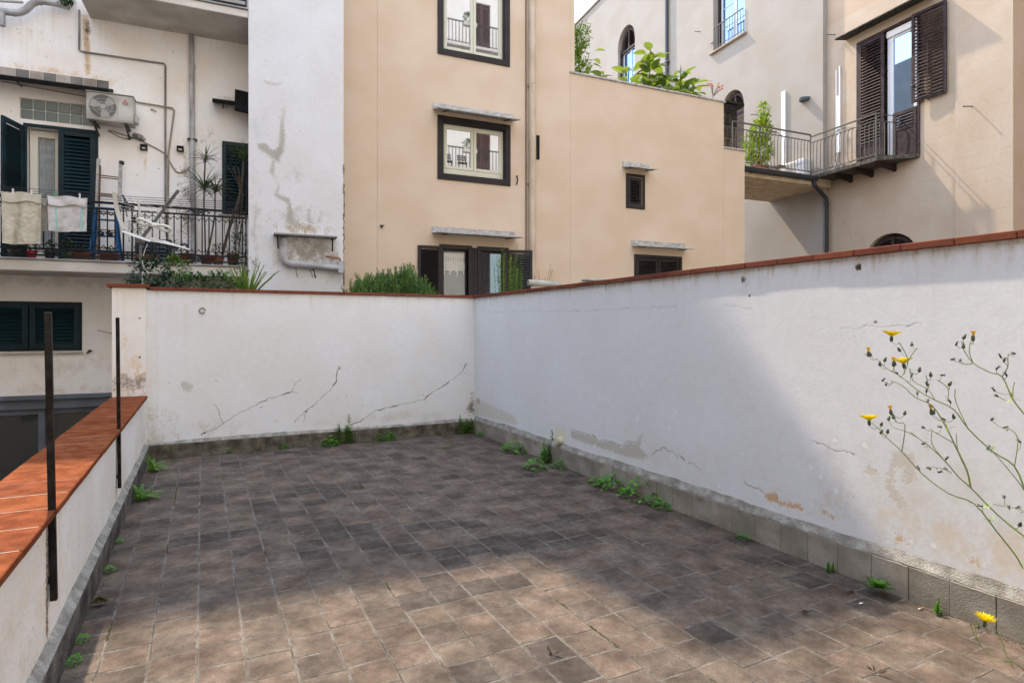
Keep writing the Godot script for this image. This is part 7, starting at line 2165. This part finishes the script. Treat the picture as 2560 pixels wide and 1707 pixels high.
	var li := [[-0.25, 6.22, "curled dry brown leaf near the rosette weed"], [-0.74, 6.27, "small dry leaf on the pale floor tiles"], [-0.96, 6.83, "reddish dry leaf caught in a tile joint"], [-2.2, 6.0, "dark dry leaf lying across a tile joint"], [-2.35, 6.25, "folded dry leaf on the pale floor tiles beside a joint"]]
	for l in li:
		var t := thing("dry_leaf", l[2], "leaf", FT, Vector3(l[0], 0.004, l[1]), "dry leaves on the terrace floor")
		var g := Geo.new()
		for k in 3: g.leaf(Vector3(rnd(-0.01, 0.01), 0.003, rnd(-0.01, 0.01)), Vector3(rnd(-1, 1), 0.15, rnd(-1, 1)), Vector3.UP, rnd(0.03, 0.05), 0.018, -0.2, 0.4)
		part(t, "blade", g, dry)
	var cg := thing("cigarette_end", "orange tipped cigarette end on the tiles near the skirting", "cigarette", FT, Vector3(-0.10, 0.008, 6.55))
	part(cg, "filter", tubed([Vector3(0, 0, 0), Vector3(0.028, 0, 0.002)], 0.004, 8), plain("cork paper", lin(0.5, 0.22, 0.06), 0.8))
	part(cg, "paper", tubed([Vector3(-0.016, 0, -0.001), Vector3(-0.0002, 0, 0)], 0.004, 8), plain("cigarette paper", lin(0.7, 0.68, 0.64), 0.8))
	var pa := thing("paper_scrap", "tiny white paper scrap on the pinkish floor tile", "paper", FT, Vector3(-0.35, 0.004, 6.35))
	var pg := Geo.new()
	pg.leaf(Vector3(0, 0.002, 0), Vector3(1, 0.1, 0.3), Vector3.UP, 0.035, 0.014, 0.0, 0.2)
	part(pa, "scrap", pg, plain("white paper", lin(0.75, 0.75, 0.73), 0.8))


# ------------------------------------------------------------------ the flowering weed beside the viewer
func build_flowering_weed() -> void:
	var o := thing("sow_thistle", "tall thin sow thistle with yellow flowers and dark seed heads", "plant", Transform3D(), Vector3(2.02, 0, -1.93))
	var base := Vector3(2.02, 0, -1.93)
	var stems := [
		[[1.702,0.767,-1.980], [1.686,0.811,-2.011], [1.676,0.846,-2.031], [1.648,0.912,-2.079], [1.613,0.988,-2.133], [1.572,1.005,-2.190], [1.522,1.061,-2.252], [1.480,1.133,-2.300], [1.453,1.168,-2.328], [1.431,1.204,-2.351], [1.412,1.228,-2.371]],
		[[1.702,0.888,-1.980], [1.692,0.904,-2.000], [1.649,0.964,-2.076], [1.605,1.042,-2.144], [1.585,1.072,-2.173], [1.559,1.123,-2.207], [1.527,1.170,-2.246], [1.492,1.206,-2.286], [1.459,1.220,-2.323]],
		[[1.605,1.042,-2.144], [1.597,1.101,-2.156], [1.576,1.178,-2.184], [1.559,1.241,-2.207], [1.531,1.317,-2.241], [1.497,1.342,-2.280], [1.469,1.383,-2.311], [1.445,1.399,-2.337]],
		[[1.702,0.998,-1.980], [1.692,1.022,-2.000], [1.683,1.056,-2.017], [1.668,1.142,-2.045], [1.635,1.182,-2.099], [1.597,1.249,-2.156], [1.572,1.311,-2.190], [1.536,1.339,-2.235], [1.502,1.369,-2.275], [1.464,1.418,-2.317], [1.431,1.447,-2.351], [1.409,1.482,-2.374]],
		[[1.692,1.022,-2.000], [1.676,1.083,-2.031], [1.651,1.148,-2.074], [1.635,1.182,-2.099]],
		[[1.702,1.293,-1.980], [1.692,1.313,-2.000], [1.677,1.363,-2.028], [1.666,1.435,-2.048], [1.646,1.448,-2.082], [1.619,1.478,-2.124], [1.605,1.522,-2.144], [1.603,1.554,-2.147]],
		[[1.619,1.478,-2.124], [1.615,1.514,-2.130], [1.620,1.551,-2.123]],
		[[1.666,1.435,-2.048], [1.677,1.468,-2.028], [1.679,1.499,-2.024], [1.681,1.512,-2.021]],
		[[1.677,1.363,-2.028], [1.680,1.395,-2.023], [1.684,1.420,-2.015]],
		[[1.668,1.142,-2.045], [1.676,1.223,-2.031], [1.673,1.253,-2.037], [1.663,1.263,-2.054]],
		[[1.462,1.546,-2.319], [1.478,1.498,-2.302], [1.480,1.463,-2.300], [1.467,1.418,-2.314]],
		[[1.484,1.450,-2.295], [1.492,1.403,-2.286], [1.522,1.376,-2.252], [1.536,1.339,-2.235]],
		[[1.504,1.527,-2.273], [1.487,1.494,-2.291], [1.478,1.468,-2.302]],
		[[1.519,1.427,-2.255], [1.524,1.380,-2.249]],
		[[1.543,1.412,-2.227], [1.563,1.385,-2.201], [1.561,1.338,-2.204]],
		[[1.577,1.383,-2.182], [1.577,1.337,-2.183], [1.597,1.249,-2.156]],
		[[1.480,1.133,-2.300], [1.480,1.235,-2.300], [1.464,1.241,-2.317], [1.457,1.264,-2.324]],
		[[1.527,1.170,-2.246], [1.492,1.211,-2.286]],
		[[1.559,1.123,-2.207], [1.534,1.176,-2.238], [1.532,1.227,-2.239]],
		[[1.570,1.193,-2.192], [1.538,1.220,-2.232], [1.529,1.231,-2.243]],
		[[1.597,1.101,-2.156], [1.580,1.162,-2.178], [1.576,1.228,-2.184]],
		[[1.693,0.450,-1.997], [1.682,0.491,-2.020], [1.674,0.538,-2.034], [1.663,0.575,-2.054]],
		[[1.702,0.467,-1.980], [1.669,0.455,-2.042], [1.643,0.494,-2.088], [1.629,0.547,-2.109]],
		[[1.643,0.494,-2.088], [1.637,0.537,-2.096], [1.638,0.577,-2.094]],
		[[1.702,0.982,-1.980], [1.683,0.994,-2.017], [1.674,1.005,-2.034], [1.660,1.001,-2.059], [1.639,1.001,-2.093]],
		[[1.688,0.828,-2.008], [1.687,0.889,-2.010], [1.687,0.935,-2.009]],
		[[1.572,1.085,-2.190], [1.554,1.092,-2.212], [1.531,1.090,-2.241]],
	]
	var green := leafy("weed stem", Color(0.2, 0.25, 0.08), 0.6)
	var n := 0
	var on_stems := []
	for s in stems:
		var pts := []
		for k in s: pts.append(Vector3(k[0], k[1], k[2]) - base + Vector3(0, 0, 0.04 * sin(k[0] * 9.0 + k[1] * 5.0)))
		var first: Vector3 = pts[0]
		if first.x + base.x > 1.695 and s.size() > 3:                      # the stems that run out of the frame come from the root
			pts.insert(0, Vector3(first.x * 0.55, first.y * 0.5, first.z * 0.5))
			pts.insert(0, Vector3(rnd(-0.02, 0.02), 0.0, rnd(-0.02, 0.02)))
		pts = smooth_path(pts, 3)
		on_stems.append_array(pts)
		var r := []
		var big: float = 0.0034 if s.size() > 6 else 0.0017
		for i in pts.size(): r.append(lerpf(big, 0.0011, float(i) / pts.size()))
		var g := Geo.new()
		g.col = [Color(0.17, 0.24, 0.05), Color(0.12, 0.19, 0.045), Color(0.22, 0.26, 0.08)][n % 3]
		g.tube(pts, r, 5)
		if s.size() > 6:                                                   # small pale bracts at the forks
			g.col = Color(0.30, 0.42, 0.05)
			for k in 5: g.leaf(pts[int(pts.size() * 0.45)], Vector3(rnd(-1, 1), rnd(-0.3, 1), rnd(-1, 1)), Vector3.UP, rnd(0.02, 0.04), 0.007)
		part(o, "stem", g, green)
		n += 1
	var stalk := func(p: Vector3) -> void:                              # a thin stalk from the nearest stem to a bud or head
		var best := Vector3.ZERO
		var far := 1e9
		for q in on_stems:
			var dd: float = q.distance_to(p) + (0.02 if q.y > p.y else 0.0)
			if dd < far:
				far = dd; best = q
		if far > 0.004 and far < 0.2:
			var g := Geo.new()
			g.col = Color(0.17, 0.22, 0.06)
			g.tube(smooth_path([best, best.lerp(p, 0.5) + Vector3(0.004, -0.010, 0.0), p], 3), 0.0010, 4)
			part(o, "stalk", g, green)
	var bud := Geo.new()
	bud.lathe([Vector2(0.0, -0.004), Vector2(0.0052, 0.0), Vector2(0.0062, 0.004), Vector2(0.0042, 0.010), Vector2(0.0026, 0.016), Vector2(0.0, 0.0175)], 8)
	var bm := bud.mesh()
	var bud_m := plain("green bud", lin(0.055, 0.075, 0.035), 0.7)
	for k in [[1.409,1.491,-2.374],[1.431,1.454,-2.351],[1.442,1.472,-2.340],[1.504,1.534,-2.273],[1.478,1.512,-2.302],[1.519,1.438,-2.255],[1.543,1.422,-2.227],[1.537,1.388,-2.233],[1.577,1.393,-2.182],[1.466,1.458,-2.315],[1.457,1.272,-2.324],[1.463,1.254,-2.318],[1.434,1.222,-2.348],[1.433,1.191,-2.350],[1.449,1.196,-2.333],[1.487,1.273,-2.291],[1.451,1.246,-2.331],[1.548,1.285,-2.221],[1.587,1.276,-2.170],[1.603,1.563,-2.147],[1.603,1.530,-2.147],[1.620,1.557,-2.123],[1.628,0.554,-2.110],[1.687,0.943,-2.009]]:
		stalk.call(Vector3(k[0], k[1], k[2]) - base)
		part(o, "bud", bm, bud_m, Vector3(k[0], k[1], k[2]) - base, Basis.from_euler(Vector3(rnd(-0.5, 0.5), rnd(0, 3), rnd(-0.3, 0.6))))
	var seed := Geo.new()
	seed.lathe([Vector2(0.0, -0.006), Vector2(0.0036, 0.0), Vector2(0.003, 0.008), Vector2(0.0, 0.012)], 6)
	for k in 5: seed.leaf(Vector3(0, 0.008, 0), Vector3(cos(k * 1.26), 1.0, sin(k * 1.26)), Vector3.UP, 0.010, 0.003)
	var sm := seed.mesh()
	var seed_m := plain("dry seed head", lin(0.045, 0.04, 0.036), 0.9)
	for k in [[1.437,1.396,-2.345],[1.445,1.379,-2.337],[1.472,1.427,-2.308],[1.502,1.417,-2.275],[1.515,1.353,-2.260],[1.534,1.364,-2.238],[1.536,1.326,-2.235],[1.563,1.429,-2.201],[1.580,1.333,-2.178],[1.570,1.268,-2.192],[1.563,1.240,-2.201],[1.519,1.076,-2.255],[1.542,1.082,-2.228],[1.558,1.074,-2.208],[1.572,1.126,-2.190],[1.574,1.087,-2.187],[1.526,1.170,-2.247],[1.648,1.284,-2.079],[1.666,1.263,-2.048],[1.688,1.222,-2.007],[1.643,1.184,-2.088],[1.674,0.998,-2.034],[1.683,1.000,-2.017],[1.667,1.026,-2.047],[1.634,0.981,-2.102],[1.590,1.540,-2.165],[1.597,1.482,-2.156],[1.582,1.487,-2.177],[1.662,1.501,-2.055],[1.681,1.515,-2.021],[1.666,1.488,-2.048],[1.656,1.461,-2.066],[1.670,1.440,-2.041],[1.653,1.386,-2.071],[1.657,1.368,-2.063],[1.529,1.231,-2.243]]:
		stalk.call(Vector3(k[0], k[1], k[2]) - base)
		part(o, "seed_head", sm, seed_m, Vector3(k[0], k[1], k[2]) - base, Basis.from_euler(Vector3(rnd(-1.2, 1.2), rnd(0, 3), rnd(-1.6, 1.6))))
	# open flowers: a cup of many narrow petals on a green calyx
	var yellow := leafy("yellow petals", Color(0.5, 0.4, 0.02), 0.6)
	for k in [[1.459,1.567,-2.323],[1.486,1.465,-2.293],[1.405,1.236,-2.378],[1.638,0.584,-2.094]]:
		stalk.call(Vector3(k[0], k[1] - 0.02, k[2]) - base)
		var c := Geo.new()
		c.lathe([Vector2(0.002, -0.020), Vector2(0.0055, -0.016), Vector2(0.0065, -0.008), Vector2(0.005, 0.0)], 10)
		var f := part(o, "flower", c, bud_m, Vector3(k[0], k[1], k[2]) - base, Basis.from_euler(Vector3(rnd(-0.2, 0.1), rnd(0, 3), rnd(-0.1, 0.25))))
		var g := Geo.new()
		for i in 64:
			var a := i * 2.4
			var open := 0.25 + 0.95 * (i / 64.0)
			g.col = Color(0.84, 0.70, 0.01).lerp(Color(0.80, 0.74, 0.02), rng.randf())
			g.blade(Vector3(cos(a) * 0.002, 0.0, sin(a) * 0.002), Vector3(cos(a) * open, 0.75, sin(a) * open), 0.021 + 0.018 * i / 64.0, 0.0075, 0.25, 2)
		part(f, "petals", g, yellow)
	for k in [[1.403,1.509,-2.380],[1.463,1.474,-2.318],[1.456,1.287,-2.325],[1.620,1.575,-2.123],[1.543,1.302,-2.226]]:
		stalk.call(Vector3(k[0], k[1] - 0.02, k[2]) - base)
		var c := Geo.new()
		c.lathe([Vector2(0.002, -0.022), Vector2(0.0058, -0.018), Vector2(0.0056, -0.008), Vector2(0.004, 0.0)], 8)
		var f := part(o, "closed_flower", c, bud_m, Vector3(k[0], k[1], k[2]) - base, Basis.from_euler(Vector3(0, 0, rnd(-0.1, 0.2))))
		var g := Geo.new()
		for i in 22:
			var a := i * 2.4
			g.col = Color(0.85, 0.50, 0.01)
			g.blade(Vector3(cos(a) * 0.002, -0.002, sin(a) * 0.002), Vector3(cos(a) * 0.35, 1.0, sin(a) * 0.35), 0.018, 0.0055, 0.1, 2)
		part(f, "petals", g, yellow)
